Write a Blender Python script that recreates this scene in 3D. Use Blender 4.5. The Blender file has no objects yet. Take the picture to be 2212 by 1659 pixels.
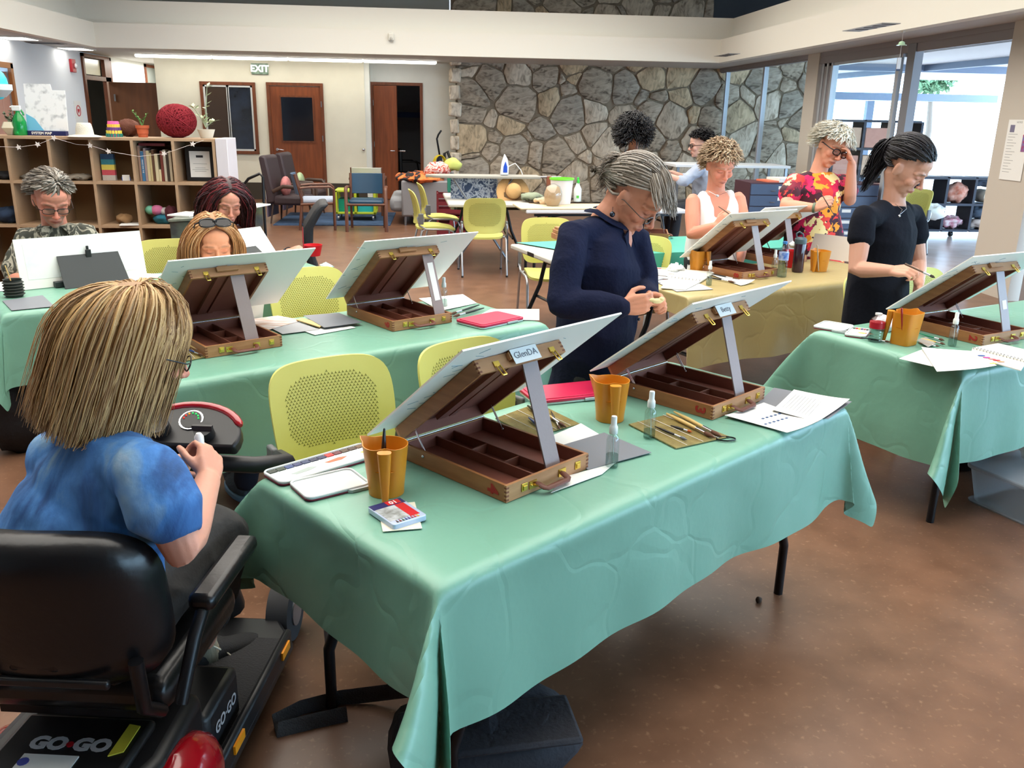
import bpy, bmesh, math, random
import numpy as np
from mathutils import Vector, Matrix, Euler, noise
sc=bpy.context.scene; COL=sc.collection
random.seed(7); RNG=np.random.default_rng(7)
# ---------------------------------------------------------------- camera
FPX,PIT,ROL,CH,AZ=1867.75,.3003,.0188,1.693,math.radians(5.5)
_rt=np.array([math.cos(AZ),-math.sin(AZ),0]); _fw=np.array([math.sin(AZ),math.cos(AZ),0]); _z=np.array([0,0,1.])
CW=_fw*math.cos(PIT)-_z*math.sin(PIT); _up=_fw*math.sin(PIT)+_z*math.cos(PIT)
CR=math.cos(ROL)*_rt+math.sin(ROL)*_up; CU=-math.sin(ROL)*_rt+math.cos(ROL)*_up
CC=np.array([0,0,CH])
cam=bpy.data.cameras.new('camera'); camo=bpy.data.objects.new('camera',cam); COL.objects.link(camo)
cam.sensor_width=36; cam.lens=FPX/2212*36; cam.clip_start=.05; cam.clip_end=200
camo.matrix_world=Matrix([[CR[0],CU[0],-CW[0],0],[CR[1],CU[1],-CW[1],0],[CR[2],CU[2],-CW[2],CH],[0,0,0,1]])
sc.camera=camo
def ray(px,py): return CW+CR*(px-1106)/FPX-CU*(py-829.5)/FPX
def PZ(px,py,z=0): d=ray(px,py); return CC+d*(z-CH)/d[2]      # point seen at a pixel, at a known height
def PY(px,py,y): d=ray(px,py); return CC+d*y/d[1]             # ... at a known depth
def PX(px,py,x): d=ray(px,py); return CC+d*x/d[0]
# ---------------------------------------------------------------- light
w=bpy.data.worlds.new('sky'); sc.world=w; w.use_nodes=True
w.node_tree.nodes['Background'].inputs[0].default_value=(.50,.74,1,1); w.node_tree.nodes['Background'].inputs[1].default_value=9.5
def area(name,loc,rot,sx,sy,power,col,spread=math.pi):
    l=bpy.data.lights.new(name,'AREA'); l.shape='RECTANGLE'; l.size=sx; l.size_y=sy; l.energy=power; l.color=col; l.spread=spread
    o=bpy.data.objects.new(name,l); COL.objects.link(o); o.location=loc; o.rotation_euler=rot; return o
area('corridor_fill',(-5.8,20.5,2.64),(0,0,0),.6,2.5,60,(1,.97,.92)); area('hall_fill',(-7.6,17.5,2.6),(0,0,0),1,1,40,(1,.96,.9))  # both are added fill lamps brightening the corridor and doorway, no fittings there
area('overhead_fill',(0,8,4.7),(0,0,0),8,14,1150,(1,.95,.87),math.radians(155))  # added soft fill from above
sl=bpy.data.lights.new('sun','SUN'); sl.energy=7; sl.angle=.01; so_=bpy.data.objects.new('sun',sl); COL.objects.link(so_); so_.rotation_euler=Vector((.25,.6,1.2)).to_track_quat('Z','Y').to_euler()
sc.view_settings.view_transform='Standard'; sc.view_settings.look='None'; sc.view_settings.gamma=1; sc.view_settings.use_curve_mapping=False
sc.view_settings.exposure=.16
sc.cycles.max_bounces=7; sc.cycles.diffuse_bounces=3; sc.cycles.glossy_bounces=3; sc.cycles.transmission_bounces=6; sc.cycles.transparent_max_bounces=12
sc.cycles.use_denoising=True; sc.cycles.sample_clamp_indirect=4; sc.cycles.caustics_reflective=False; sc.cycles.caustics_refractive=False
# ---------------------------------------------------------------- materials
def lin(c):
    return tuple(((v/255)/12.92 if v/255<=.04045 else ((v/255+.055)/1.055)**2.4) for v in c)+(1,)
MATS={}
def mat(name,col,rough=.55,metal=0,col2=None,sc_=8,bump=0,bsc=40,spec=.5,trans=0,ior=1.45,emis=0,coat=0,stretch=None,mix=(.35,.65),sheen=0,detail=4,kind='noise',alpha=1,sss=0):
    if name in MATS: return MATS[name]
    m=bpy.data.materials.new(name); m.use_nodes=True; nt=m.node_tree; N=nt.nodes; L=nt.links
    b=N['Principled BSDF']; b.inputs['Base Color'].default_value=lin(col); b.inputs['Roughness'].default_value=rough; b.inputs['Metallic'].default_value=metal
    b.inputs['Specular IOR Level'].default_value=spec; b.inputs['IOR'].default_value=ior
    b.inputs['Transmission Weight'].default_value=trans; b.inputs['Coat Weight'].default_value=coat; b.inputs['Coat Roughness'].default_value=.1
    b.inputs['Sheen Weight'].default_value=sheen; b.inputs['Alpha'].default_value=alpha
    if emis: b.inputs['Emission Color'].default_value=lin(col); b.inputs['Emission Strength'].default_value=emis
    tc=N.new('ShaderNodeTexCoord'); mp=N.new('ShaderNodeMapping'); L.new(tc.outputs['Object'],mp.inputs[0])
    if stretch: mp.inputs['Scale'].default_value=stretch
    if col2 is not None:
        if kind=='voronoi':
            t=N.new('ShaderNodeTexVoronoi'); t.inputs['Scale'].default_value=sc_; out=t.outputs['Distance']
        else:
            t=N.new('ShaderNodeTexNoise'); t.inputs['Scale'].default_value=sc_; t.inputs['Detail'].default_value=detail; out=t.outputs[0]
        L.new(mp.outputs[0],t.inputs['Vector'])
        r=N.new('ShaderNodeValToRGB'); r.color_ramp.elements[0].position=mix[0]; r.color_ramp.elements[1].position=mix[1]
        r.color_ramp.elements[0].color=lin(col); r.color_ramp.elements[1].color=lin(col2)
        L.new(out,r.inputs[0]); L.new(r.outputs[0],b.inputs['Base Color'])
    if bump:
        t=N.new('ShaderNodeTexNoise'); t.inputs['Scale'].default_value=bsc; t.inputs['Detail'].default_value=4; L.new(mp.outputs[0],t.inputs['Vector'])
        bp=N.new('ShaderNodeBump'); bp.inputs['Strength'].default_value=bump; bp.inputs['Distance'].default_value=.01
        L.new(t.outputs[0],bp.inputs['Height']); L.new(bp.outputs[0],b.inputs['Normal'])
    MATS[name]=m; return m
def ramp_mat(name,stops,sc_=6,kind='noise',rough=.8,stretch=None,bump=.2,bsc=30,distort=0,rand=False,detail=3):
    m=mat(name,(128,128,128),rough,bump=bump,bsc=bsc,stretch=stretch); nt=m.node_tree; N=nt.nodes; L=nt.links; b=N['Principled BSDF']
    mp=[n for n in N if n.type=='MAPPING'][0]
    if kind=='voronoi':
        t=N.new('ShaderNodeTexVoronoi'); out=t.outputs['Color'] if rand else t.outputs['Distance']
        if distort:
            nz=N.new('ShaderNodeTexNoise'); nz.inputs['Scale'].default_value=sc_*1.3; mx=N.new('ShaderNodeMixRGB'); mx.inputs[0].default_value=distort
            L.new(mp.outputs[0],nz.inputs['Vector']); L.new(mp.outputs[0],mx.inputs[1]); L.new(nz.outputs[1],mx.inputs[2]); src=mx.outputs[0]
        else: src=mp.outputs[0]
    else:
        t=N.new('ShaderNodeTexNoise'); t.inputs['Detail'].default_value=detail; t.inputs['Distortion'].default_value=distort; out=t.outputs[0]; src=mp.outputs[0]
    t.inputs['Scale'].default_value=sc_; L.new(src,t.inputs['Vector'])
    r=N.new('ShaderNodeValToRGB'); cr=r.color_ramp
    for i,(p,c) in enumerate(stops):
        e=cr.elements[i] if i<2 else cr.elements.new(p)
        e.position=p; e.color=lin(c)
    if rand: cr.interpolation='CONSTANT'; s=N.new('ShaderNodeSeparateColor'); L.new(out,s.inputs[0]); out=s.outputs[0]
    L.new(out,r.inputs[0]); L.new(r.outputs[0],b.inputs['Base Color']); return m
# ---------------------------------------------------------------- mesh helpers
class G:
    def __init__(s): s.v=[]; s.f=[]; s.m=[]; s.mi=0
    def add(s,vs,fs,mi=None):
        o=len(s.v); s.v+= [tuple(map(float,p)) for p in vs]; s.f+=[tuple(int(i)+o for i in f) for f in fs]; s.m+=[s.mi if mi is None else mi]*len(fs); return s
    def box(s,c,d,rz=0,M=None,mi=None):
        vs=[Vector((x*d[0]/2,y*d[1]/2,z*d[2]/2)) for z in(-1,1) for y in(-1,1) for x in(-1,1)]
        R=Matrix.Rotation(rz,3,'Z') if M is None else M
        vs=[R@v+Vector(c) for v in vs]
        return s.add(vs,[(0,2,3,1),(4,5,7,6),(0,1,5,4),(2,6,7,3),(0,4,6,2),(1,3,7,5)],mi)
    def bx(s,x0,x1,y0,y1,z0,z1,mi=None): return s.box(((x0+x1)/2,(y0+y1)/2,(z0+z1)/2),(x1-x0,y1-y0,z1-z0),mi=mi)
    def tube(s,pts,r,n=8,cap=True,closed=False,flat=None,mi=None,dome=False):
        P=np.array(pts,float); k=len(P); r=np.full(k,float(r)) if np.isscalar(r) else np.array(r,float)
        T=np.gradient(P,axis=0) if not closed else np.roll(P,-1,0)-np.roll(P,1,0)
        T/=np.linalg.norm(T,axis=1)[:,None]+1e-12
        a=np.array([0,0,1.]) if abs(T[0][2])<.9 else np.array([1.,0,0])
        N=np.cross(T[0],a); N/=np.linalg.norm(N); vs=[]
        if dome and not closed:
            P=np.vstack([P[0]-T[0]*r[0]*.75,P,P[-1]+T[-1]*r[-1]*.75]); r=np.concatenate([[r[0]*.55],r,[r[-1]*.55]]); T=np.vstack([T[:1],T,T[-1:]]); k+=2
        fx,fy=flat or (1,1)
        for i in range(k):
            N=N-T[i]*N.dot(T[i]); N/=np.linalg.norm(N)+1e-12; B=np.cross(T[i],N)
            for j in range(n):
                t=2*math.pi*j/n; vs.append(P[i]+(N*math.cos(t)*fx+B*math.sin(t)*fy)*r[i])
        fs=[(i*n+j,i*n+(j+1)%n,(i+1)*n+(j+1)%n,(i+1)*n+j) for i in range(k-1) for j in range(n)]
        if closed: fs+=[((k-1)*n+j,(k-1)*n+(j+1)%n,(j+1)%n,j) for j in range(n)]
        elif cap: fs+=[tuple(range(n))[::-1],tuple((k-1)*n+j for j in range(n))]
        return s.add(vs,fs,mi)
    def lathe(s,prof,n=20,c=(0,0,0),mi=None,sx=1,sy=1):
        vs=[];fs=[]; k=len(prof)
        for r,z in prof:
            for j in range(n): t=2*math.pi*j/n; vs.append((c[0]+r*sx*math.cos(t),c[1]+r*sy*math.sin(t),c[2]+z))
        fs=[(i*n+j,i*n+(j+1)%n,(i+1)*n+(j+1)%n,(i+1)*n+j) for i in range(k-1) for j in range(n)]
        if prof[0][0]>1e-6: fs.append(tuple(range(n))[::-1])
        if prof[-1][0]>1e-6: fs.append(tuple((k-1)*n+j for j in range(n)))
        return s.add(vs,fs,mi)
    def prism(s,poly,z0,z1,M=None,mi=None):
        n=len(poly); vs=[Vector((x,y,z)) for z in(z0,z1) for x,y in poly]
        if M is not None: vs=[M@v for v in vs]
        return s.add(vs,[tuple(range(n))[::-1],tuple(range(n,2*n))]+[(i,(i+1)%n,n+(i+1)%n,n+i) for i in range(n)],mi)
    def sph(s,c,r,n=12,mi=None,M=None):
        if np.isscalar(r): r=(r,r,r)
        vs=[];h=max(4,n//2)
        for i in range(h+1):
            a=math.pi*i/h
            for j in range(n): t=2*math.pi*j/n; vs.append(Vector((r[0]*math.sin(a)*math.cos(t),r[1]*math.sin(a)*math.sin(t),-r[2]*math.cos(a))))
        if M is not None: vs=[M@v for v in vs]
        vs=[v+Vector(c) for v in vs]
        return s.add(vs,[(i*n+j,i*n+(j+1)%n,(i+1)*n+(j+1)%n,(i+1)*n+j) for i in range(h) for j in range(n)],mi)
    def xf(s,M):
        s.v=[tuple(M@Vector(v)) for v in s.v]; return s
    def build(s,name,mats,parent=None,loc=None,rz=None,smooth=None,bevel=0,label=None,cat=None,group=None,kind=None,seg=2,clean=True):
        me=bpy.data.meshes.new(name); me.from_pydata(s.v,[],s.f)
        if not isinstance(mats,(list,tuple)): mats=[mats]
        for m in mats: me.materials.append(m)
        if len(mats)>1: me.polygons.foreach_set('material_index',s.m)
        if clean: me.validate()
        if smooth is not None:
            me.polygons.foreach_set('use_smooth',[True]*len(me.polygons)); me.set_sharp_from_angle(angle=math.radians(smooth))
        me.update(); o=bpy.data.objects.new(name,me); COL.objects.link(o)
        if parent is not None: o.parent=parent
        if loc is not None: o.location=loc
        if rz is not None: o.rotation_euler=(0,0,rz)
        if bevel:
            b=o.modifiers.new('bevel','BEVEL'); b.width=bevel; b.segments=seg; b.limit_method='ANGLE'; b.angle_limit=.7
            me.polygons.foreach_set('use_smooth',[True]*len(me.polygons)); me.set_sharp_from_angle(angle=math.radians(50))
        tag(o,label,cat,group,kind); return o
def tag(o,label=None,cat=None,group=None,kind=None):
    if label: o['label']=label
    if cat: o['category']=cat
    if group: o['group']=group
    if kind: o['kind']=kind
    return o
def thing(name,label,cat,loc=(0,0,0),rz=0,group=None):
    o=bpy.data.objects.new(name,None); COL.objects.link(o); o.location=loc; o.rotation_euler=(0,0,rz); o.empty_display_size=.1
    return tag(o,label,cat,group)
def dup(root,loc,rz,label=None,group=None,sc_=None):
    r=root.copy(); COL.objects.link(r); r.location=loc; r.rotation_euler=(0,0,rz)
    if sc_: r.scale=(sc_,)*3
    if label: r['label']=label
    if group: r['group']=group
    for ch in [o for o in KIDS(root)]:
        c=ch.copy(); COL.objects.link(c); c.parent=r
        for g in KIDS(ch):
            d=g.copy(); COL.objects.link(d); d.parent=c
    return r
def KIDS(o): return [c for c in bpy.data.objects if c.parent==o]
def text(body,size,mat_,parent,M,name='lettering',extrude=.0004,label=None,align='CENTER',bold=0,spacing=1):
    cu=bpy.data.curves.new(name,'FONT'); cu.body=body; cu.size=size; cu.extrude=extrude; cu.align_x=align; cu.align_y='CENTER'; cu.offset=bold; cu.resolution_u=3; cu.space_character=spacing
    o=bpy.data.objects.new(name,cu); COL.objects.link(o); me=bpy.data.meshes.new_from_object(o); bpy.data.objects.remove(o)
    me.materials.clear(); me.materials.append(mat_); o=bpy.data.objects.new(name,me); COL.objects.link(o); o.parent=parent
    o.matrix_local=M; tag(o,label); return o
def MX(origin,x,y,z=None):   # matrix from axes
    x=Vector(x).normalized(); y=Vector(y).normalized(); z=x.cross(y) if z is None else Vector(z)
    return Matrix([[x[0],y[0],z[0],origin[0]],[x[1],y[1],z[1],origin[1]],[x[2],y[2],z[2],origin[2]],[0,0,0,1]])
def rrect(w,h,r,n=5):
    p=[]
    for cx,cy,a0 in ((w/2-r,h/2-r,0),(-w/2+r,h/2-r,90),(-w/2+r,-h/2+r,180),(w/2-r,-h/2+r,270)):
        for i in range(n+1): a=math.radians(a0+90*i/n); p.append((cx+r*math.cos(a),cy+r*math.sin(a)))
    return p
# common materials
WHITE=mat('wall_white_paint',(226,226,216),.7,col2=(218,218,208),sc_=2,bump=.05,bsc=120)
CREAM=mat('wall_cream_paint',(228,222,200),.7,col2=(220,214,192),sc_=2,bump=.05,bsc=120)
WOOD=mat('door_veneer',(134,72,40),.4,col2=(112,58,32),sc_=3,stretch=(6,6,.6),bump=.03)
WOODF=mat('door_frame_wood',(120,66,38),.45,col2=(100,54,30),sc_=5,stretch=(5,5,1))
DARK=mat('black_plastic',(24,24,26),.45); BLACKM=mat('black_metal',(22,22,25),.35,metal=.3)
CHROME=mat('chrome',(200,200,205),.2,metal=1); BRASS=mat('brass_plate',(212,178,84),.28,metal=1)
GREY=mat('grey_metal',(140,142,146),.35,metal=.8); PAPER=mat('white_paper',(232,232,228),.7,bump=.05,bsc=8)
GLASSD=mat('dark_glass',(22,26,34),.08,spec=.6)
ALU=mat('aluminium_frame',(176,182,188),.35,metal=.2)
def glassmat(name,tint=(248,252,252),refl=.06):
    m=bpy.data.materials.new(name); m.use_nodes=True; N=m.node_tree.nodes; L=m.node_tree.links; N.remove(N['Principled BSDF'])
    a=N.new('ShaderNodeBsdfTransparent'); a.inputs[0].default_value=lin(tint); g=N.new('ShaderNodeBsdfGlossy'); g.inputs['Roughness'].default_value=.02
    x=N.new('ShaderNodeMixShader'); x.inputs[0].default_value=refl; L.new(a.outputs[0],x.inputs[1]); L.new(g.outputs[0],x.inputs[2])
    L.new(x.outputs[0],N['Material Output'].inputs[0]); return m
PANE=glassmat('window_pane_glass')
CLEAR=glassmat('clear_plastic',(240,244,244),.09)
# ---------------------------------------------------------------- setting
fl=mat('linoleum',(102,72,54),.3,col2=(124,90,69),sc_=5,detail=9,mix=(.3,.7),bump=.015,bsc=60,spec=.5)
def add_specks(m):
    N=m.node_tree.nodes; L=m.node_tree.links; b=N['Principled BSDF']; src=b.inputs['Base Color'].links[0].from_socket
    t=N.new('ShaderNodeTexNoise'); t.inputs['Scale'].default_value=45; t.inputs['Detail'].default_value=6; r=N.new('ShaderNodeValToRGB'); r.color_ramp.elements[0].position=.6; r.color_ramp.elements[1].position=.75
    mx=N.new('ShaderNodeMixRGB'); mx.inputs[2].default_value=lin((170,136,108)); tc=[n for n in N if n.type=='TEX_COORD'][0]
    L.new(tc.outputs['Object'],t.inputs['Vector']); L.new(t.outputs[0],r.inputs[0]); ma=N.new('ShaderNodeMath'); ma.operation='MULTIPLY'; ma.inputs[1].default_value=.5; L.new(r.outputs[0],ma.inputs[0]); L.new(ma.outputs[0],mx.inputs[0]); L.new(src,mx.inputs[1]); L.new(mx.outputs[0],b.inputs['Base Color'])
add_specks(fl)
def struct(name,g,m,parent=None,**k):
    o=g.build(name,m,parent,**k)
    if parent is None: o['kind']='structure'
    return o
struct('floor',G().bx(-9,5.98,-5,26,-.1,0),fl)
struct('floor_patio',G().bx(5.98,20,-5,26,-.1,0),mat('patio_floor_glare_pale',(196,182,176),.25,col2=(180,164,158),sc_=3))  # pale colour stands for glare on the floor and bounces light up
YB=18.18; XL=-6.35; XG=5.9; ZS=2.68
struct('wall_back',G().bx(-5.25,-1.28,YB,YB+.15,0,2.9),CREAM)
struct('wall_back_right',G().bx(-1.28,-1.18,YB+.02,YB+.6,0,2.9).bx(-1.19,-1.10,YB+.35,YB+.5,0,2.9).bx(-.14,.75,YB+.35,YB+.5,0,2.9).bx(-1.10,-.14,YB+.35,YB+.5,2.27,2.9),WHITE)
struct('wall_left',G().bx(XL-.15,XL,-5,12.2,0,3).bx(XL-.15,XL,12.2,14.6,2.32,3).bx(XL-.15,XL,14.6,17.55,0,3).bx(XL-.15,XL,18.95,26,0,3).bx(XL-.15,XL,17.55,18.95,2.62,3),mat('wall_pale_paint',(228,232,236),.7))
struct('wall_corridor_end',G().bx(XL,-5.1,25.9,26,0,3),WHITE)
struct('wall_left_room',G().bx(-9,-8.9,12,26,0,3).bx(-9,XL-.15,14.9,15.0,0,3).bx(-9,XL-.15,25.9,26,0,3),WHITE)
struct('wall_corridor_side',G().bx(-5.25,-5.1,YB+.15,26,0,3),CREAM)
struct('wall_near',G().bx(-9,XG+.1,-5.1,-5,0,4.9),mat('near_wall_low_bounce',(96,74,56),.6))  # unseen wall, kept dark brown so it bounces back little light
struct('wall_upper_left',G().bx(-9,-8.9,-5,20,2.9,4.9),WHITE)
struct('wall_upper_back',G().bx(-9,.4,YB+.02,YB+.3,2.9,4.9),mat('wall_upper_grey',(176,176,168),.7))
struct('wall_upper_right',G().bx(5.6,5.75,YB-.02,YB+.3,3.1,4.9).bx(5.75,9,YB,YB+.3,3.1,4.9),mat('upper_trim_dark',(60,64,72),.6))
struct('ceiling',G().bx(-9,9,-5,20,4.9,5.0),mat('ceiling_paint',(235,235,230),.8))
# soffit and beams
BEAM=mat('beam_paint',(236,233,222),.6)
struct('soffit',G().bx(-9,6.1,16.35,26,ZS,ZS+.06).bx(5.35,6.1,-5,16.35,ZS,ZS+.06).bx(-9,-5.75,-5,16.35,ZS,ZS+.06),mat('soffit_paint',(200,198,194),.6))
struct('trim_1',G().bx(-5.6,5.2,16.2,16.35,ZS,3.07),BEAM)
struct('trim_2',G().bx(5.2,5.35,-5,16.35,ZS,3.07),BEAM)
struct('trim_3',G().bx(-5.75,-5.6,-5,16.35,ZS,3.07),BEAM)
struct('trim_4',G().bx(-5.95,5.5,16.5,16.62,3.0,3.46).bx(-5.6,5.2,16.35,16.5,3.0,3.07),BEAM)
struct('trim_5',G().bx(5.5,5.62,-5,16.62,3.0,3.46).bx(5.35,5.5,-5,16.5,3.0,3.07),BEAM)
struct('trim_6',G().bx(-6.07,-5.95,-5,16.62,3.0,3.46).bx(-5.95,-5.75,-5,16.5,3.0,3.07),BEAM)
struct('baseboard_back',G().bx(-5.25,-3.32,YB-.02,YB,0,.33).bx(-2.05,-1.28,YB-.02,YB,0,.33),mat('baseboard_brown',(58,50,40),.6))
# light strip in the soffit, four tubes
lt=thing('light_strip','long strip of four glowing white tubes under the soffit before the back wall','light',(0,17.75,ZS))
tm=mat('lamp_tube',(255,250,238),.5,emis=6)
for i in range(4):
    x0=-5.45+i*1.4
    G().tube([(x0+.02,0,-.03),(x0+1.36,0,-.03)],.035,10,dome=True).build('lamp_tube',tm,lt,smooth=60)
    G().bx(x0,x0+1.38,-.05,.05,-.012,0).build('lamp_housing',mat('lamp_housing_white',(225,225,220),.5),lt)
area('strip_light',(-2.6,17.6,ZS-.1),(0,0,0),5.4,.1,28,(1,.96,.88))
# recessed downlights on the left soffit
for px,py,lb in ((36,81,'square recessed light glowing in the left soffit, nearer one'),(163,104,'square recessed light glowing in the left soffit, farther one by the corner')):
    p=PZ(px,py,ZS); t=thing('recessed_light',lb,'light',(p[0],p[1],ZS-.004))
    G().bx(-.24,.24,-.3,.3,-.012,.004).bx(-.2,.2,-.26,.26,-.016,-.010,1).build('diffuser',[mat('light_trim',(210,210,205),.5),mat('light_panel',(255,250,240),.5,emis=5)],t)
def vent(p,lb,w=.6,d=.3):
    t=thing('ceiling_vent',lb,'vent',(p[0],p[1],ZS-.001))
    G().bx(-w/2,w/2,-d/2,d/2,-.008,0).build('vent_frame',mat('vent_paint',(165,163,160),.5),t)
    for i in range(4): G().bx(-w/2+.03,w/2-.03,-d/2+.04+i*d/4.6,-d/2+.07+i*d/4.6,-.012,-.007).build('slat',mat('vent_slot',(70,70,72),.6),t)
vent(PZ(95,92,ZS),'small grey slotted air vent in the left soffit'); vent(PZ(1570,118,ZS),'grey slotted air vent in the soffit at the stone wall corner',.2,.7); vent(PZ(1880,58,ZS),'grey slotted air vent in the soffit over the sliding door',.2,.9)
p=PY(845,80,16.2); g=thing('motion_sensor','small white motion sensor mounted on the back beam','sensor',(p[0],16.2,p[2]))
G().box((0,-.03,0),(.1,.06,.13)).build('housing',mat('sensor_white',(228,226,214),.4),g,bevel=.02); G().sph((0,-.05,-.03),(.03,.02,.04),12).build('lens',mat('sensor_lens',(190,188,178),.3),g,smooth=60)
# doors and windows of the back wall
def frame_rect(name,x0,x1,z0,z1,y,t=.06,d=.12,m=WOODF,bottom=False):
    g=G().bx(x0,x0+t,y-d,y,z0,z1).bx(x1-t,x1,y-d,y,z0,z1).bx(x0,x1,y-d-.002,y,z1-t,z1)
    if bottom: g.bx(x0,x1,y-d-.002,y,z0,z0+t)
    return struct(name,g,m,bevel=.004)
def lever(parent,x,y,z,s=1,m=CHROME):
    g=G().tube([(x,y,z),(x,y-.05,z)],.028,12).tube([(x,y-.05,z),(x+.03*s,y-.06,z),(x+.12*s,y-.06,z-.01)],.011,8,dome=True); return g.build('door_handle',m,parent,smooth=50)
d1=frame_rect('door_1',-3.17,-2.08,0,2.24,YB+.01,d=.05); G().bx(-3.11,-2.14,-.0,.045,.01,2.17).xf(Matrix.Translation((0,YB-.02,0))).build('door_leaf',WOOD,d1)
G().bx(-2.93,-2.27,YB-.035,YB-.015,1.12,2.0).bx(-2.90,-2.30,YB-.04,YB-.02,1.15,1.97,1).build('door_window',[WOODF,GLASSD],d1)
lever(d1,-3.02,YB-.02,.98); 
for z in (1.85,1.2,.35): G().box((-2.125,YB-.045,z),(.02,.012,.11)).build('hinge',GREY,d1)
w1=frame_rect('window_1',-4.43,-3.38,.88,2.23,YB+.01,d=.05,bottom=True)
SF=mat('window_sash_white',(205,206,200),.5)
g=G()
for a,b in ((-4.37,-3.9),(-3.92,-3.44)): g.bx(a,a+.035,YB-.03,YB-.005,.94,2.17).bx(b-.035,b,YB-.03,YB-.005,.94,2.17).bx(a,b,YB-.03,YB-.005,.94,.975).bx(a,b,YB-.03,YB-.005,2.135,2.17)
g.build('window_sash',SF,w1); G().bx(-4.36,-3.91,YB-.012,YB-.002,.95,2.15).build('pane',mat('dark_blind_pane',(62,46,32),.25),w1); G().bx(-3.90,-3.45,YB-.012,YB-.002,.95,2.15).build('pane',mat('blue_dark_pane',(34,42,56),.12,col2=(18,20,26),sc_=3),w1)
ex=thing('exit_sign','green edge-lit EXIT sign on the cream back wall','sign',(-3.27,YB-.02,2.48))
G().bx(-.16,.16,-.02,.015,-.1,.1).build('sign_plate',mat('exit_green',(96,120,100),.3,col2=(150,170,150),sc_=10),ex,bevel=.004)
text('EXIT',.17,mat('exit_letters',(245,255,248),.4,emis=.6),ex,MX((0,-.022,0),(1,0,0),(0,0,1)),bold=.006)
yb=YB+.36
d2=frame_rect('door_2',-1.19,-.14,0,2.3,yb+.02,d=.06)
G().box((.24,0,1.12),(.48,.04,2.22)).build('door_leaf',WOOD,d2,loc=(-1.12,yb-.05,0),rz=-.28)
G().tube([(-.72,yb-.26,.98),(-.72,yb-.33,.98),(-.80,yb-.34,.98)],.014,8).tube([(-.64,yb-.2,.98),(-.60,yb-.33,.98),(-.5,yb-.34,.98)],.014,8).build('door_handle',CHROME,d2,smooth=50)
for z in (1.9,1.1,.4): G().box((-1.13,yb-.06,z),(.02,.012,.11)).build('hinge',GREY,d2)
struct('wall_side_room',G().bx(-1.6,.8,21.0,21.1,0,2.6).bx(-1.6,-1.5,yb+.2,21,0,2.6).bx(.7,.8,yb+.2,21,0,2.6),mat('side_room_grey',(120,120,124),.7))
G().bx(-1.5,.7,20.97,21,1.62,1.74).build('wall_stripe',mat('stripe_blue',(40,62,110),.6),bpy.data.objects['wall_side_room'])
G().tube([(0,0,0),(0,-.05,0)],.014,8).sph((0,-.065,0),.03,12).build('door_knob',CHROME,bpy.data.objects['wall_back'],smooth=50,loc=(-1.33,YB,1.0))
# left wall: doorways
l1=struct('door_3',G().bx(XL-.02,XL+.03,12.15,12.23,0,2.32).bx(XL-.02,XL+.03,14.57,14.65,0,2.32).bx(XL-.02,XL+.03,12.15,14.65,2.25,2.33),mat('oak_frame',(158,104,58),.45))
for i in range(9): G().bx(XL-.09,XL-.05,12.24+i*.262,12.24+i*.262+.25,0,2.2).build('door_panel',mat('folding_door_pink',(176,132,116),.5),l1,bevel=.008)
l2=struct('door_4',G().bx(XL-.03,XL+.04,17.5,17.58,0,2.66).bx(XL-.03,XL+.04,18.9,18.98,0,2.66).bx(XL-.03,XL+.04,17.5,18.98,2.6,2.66).bx(XL-.03,XL+.04,17.58,18.9,2.2,2.28).bx(XL-.03,XL+.04,18.6,18.9,0,2.6),WOODF)
G().bx(XL-.03,XL-.02,17.6,18.5,2.3,2.58).build('transom_pane',mat('transom_glass_warm',(214,206,176),.2),l2)
G().bx(0,1.0,-.02,.02,.02,2.19).build('door_leaf',mat('door_brown',(110,68,38),.45,col2=(96,58,32),sc_=2,stretch=(5,5,.5)),l2,loc=(XL+.1,18.55,0),rz=-.02)
G().box((XL+.2,18.5,1.9),(.03,.02,.13)).build('hinge',GREY,l2)
l3=struct('window_2',G().bx(XL-.02,XL+.03,21.2,21.28,2.0,2.66).bx(XL-.02,XL+.03,23.1,23.4,2.0,2.66).bx(XL-.02,XL+.03,21.2,23.4,2.6,2.66),WOODF)
G().bx(XL-.02,XL,21.28,23.1,2.0,2.6).build('pane',mat('transom_glass_grey',(150,156,150),.2),l3)
def onleft(px,py,name,label,cat): 
    p=PX(px,py,XL); return thing(name,label,cat,(XL,p[1],p[2]))
a=onleft(154,142,'fire_alarm','red wall fire alarm with a white strobe near the left soffit','alarm')
G().bx(0,.05,-.09,.09,-.11,.11).build('housing',mat('alarm_red',(170,34,44),.4),a,bevel=.008); G().sph((.06,.05,0),(.03,.04,.05),10).build('strobe',mat('strobe_white',(230,230,230),.2),a,smooth=60)
a=onleft(169,243,'wall_notice','small white wall notice with a red heart in a ring','sign')
G().bx(0,.008,-.16,.16,-.2,.2).build('sheet',PAPER,a)
g=G(); RH=mat('heart_red',(190,50,60),.5)
g.tube([(.01,.09*math.cos(t),.09*math.sin(t)+.03) for t in np.linspace(0,2*math.pi,25)[:-1]],.008,6,closed=True); g.build('ring',RH,a)
hp=[(16*math.sin(t)**3/17*.05,(13*math.cos(t)-5*math.cos(2*t)-2*math.cos(3*t)-math.cos(4*t))/17*.05) for t in np.linspace(0,2*math.pi,25)[:-1]]
G().prism(hp,0,.004,MX((.01,0,.03),(0,1,0),(0,0,1))).build('heart',RH,a)
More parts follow.
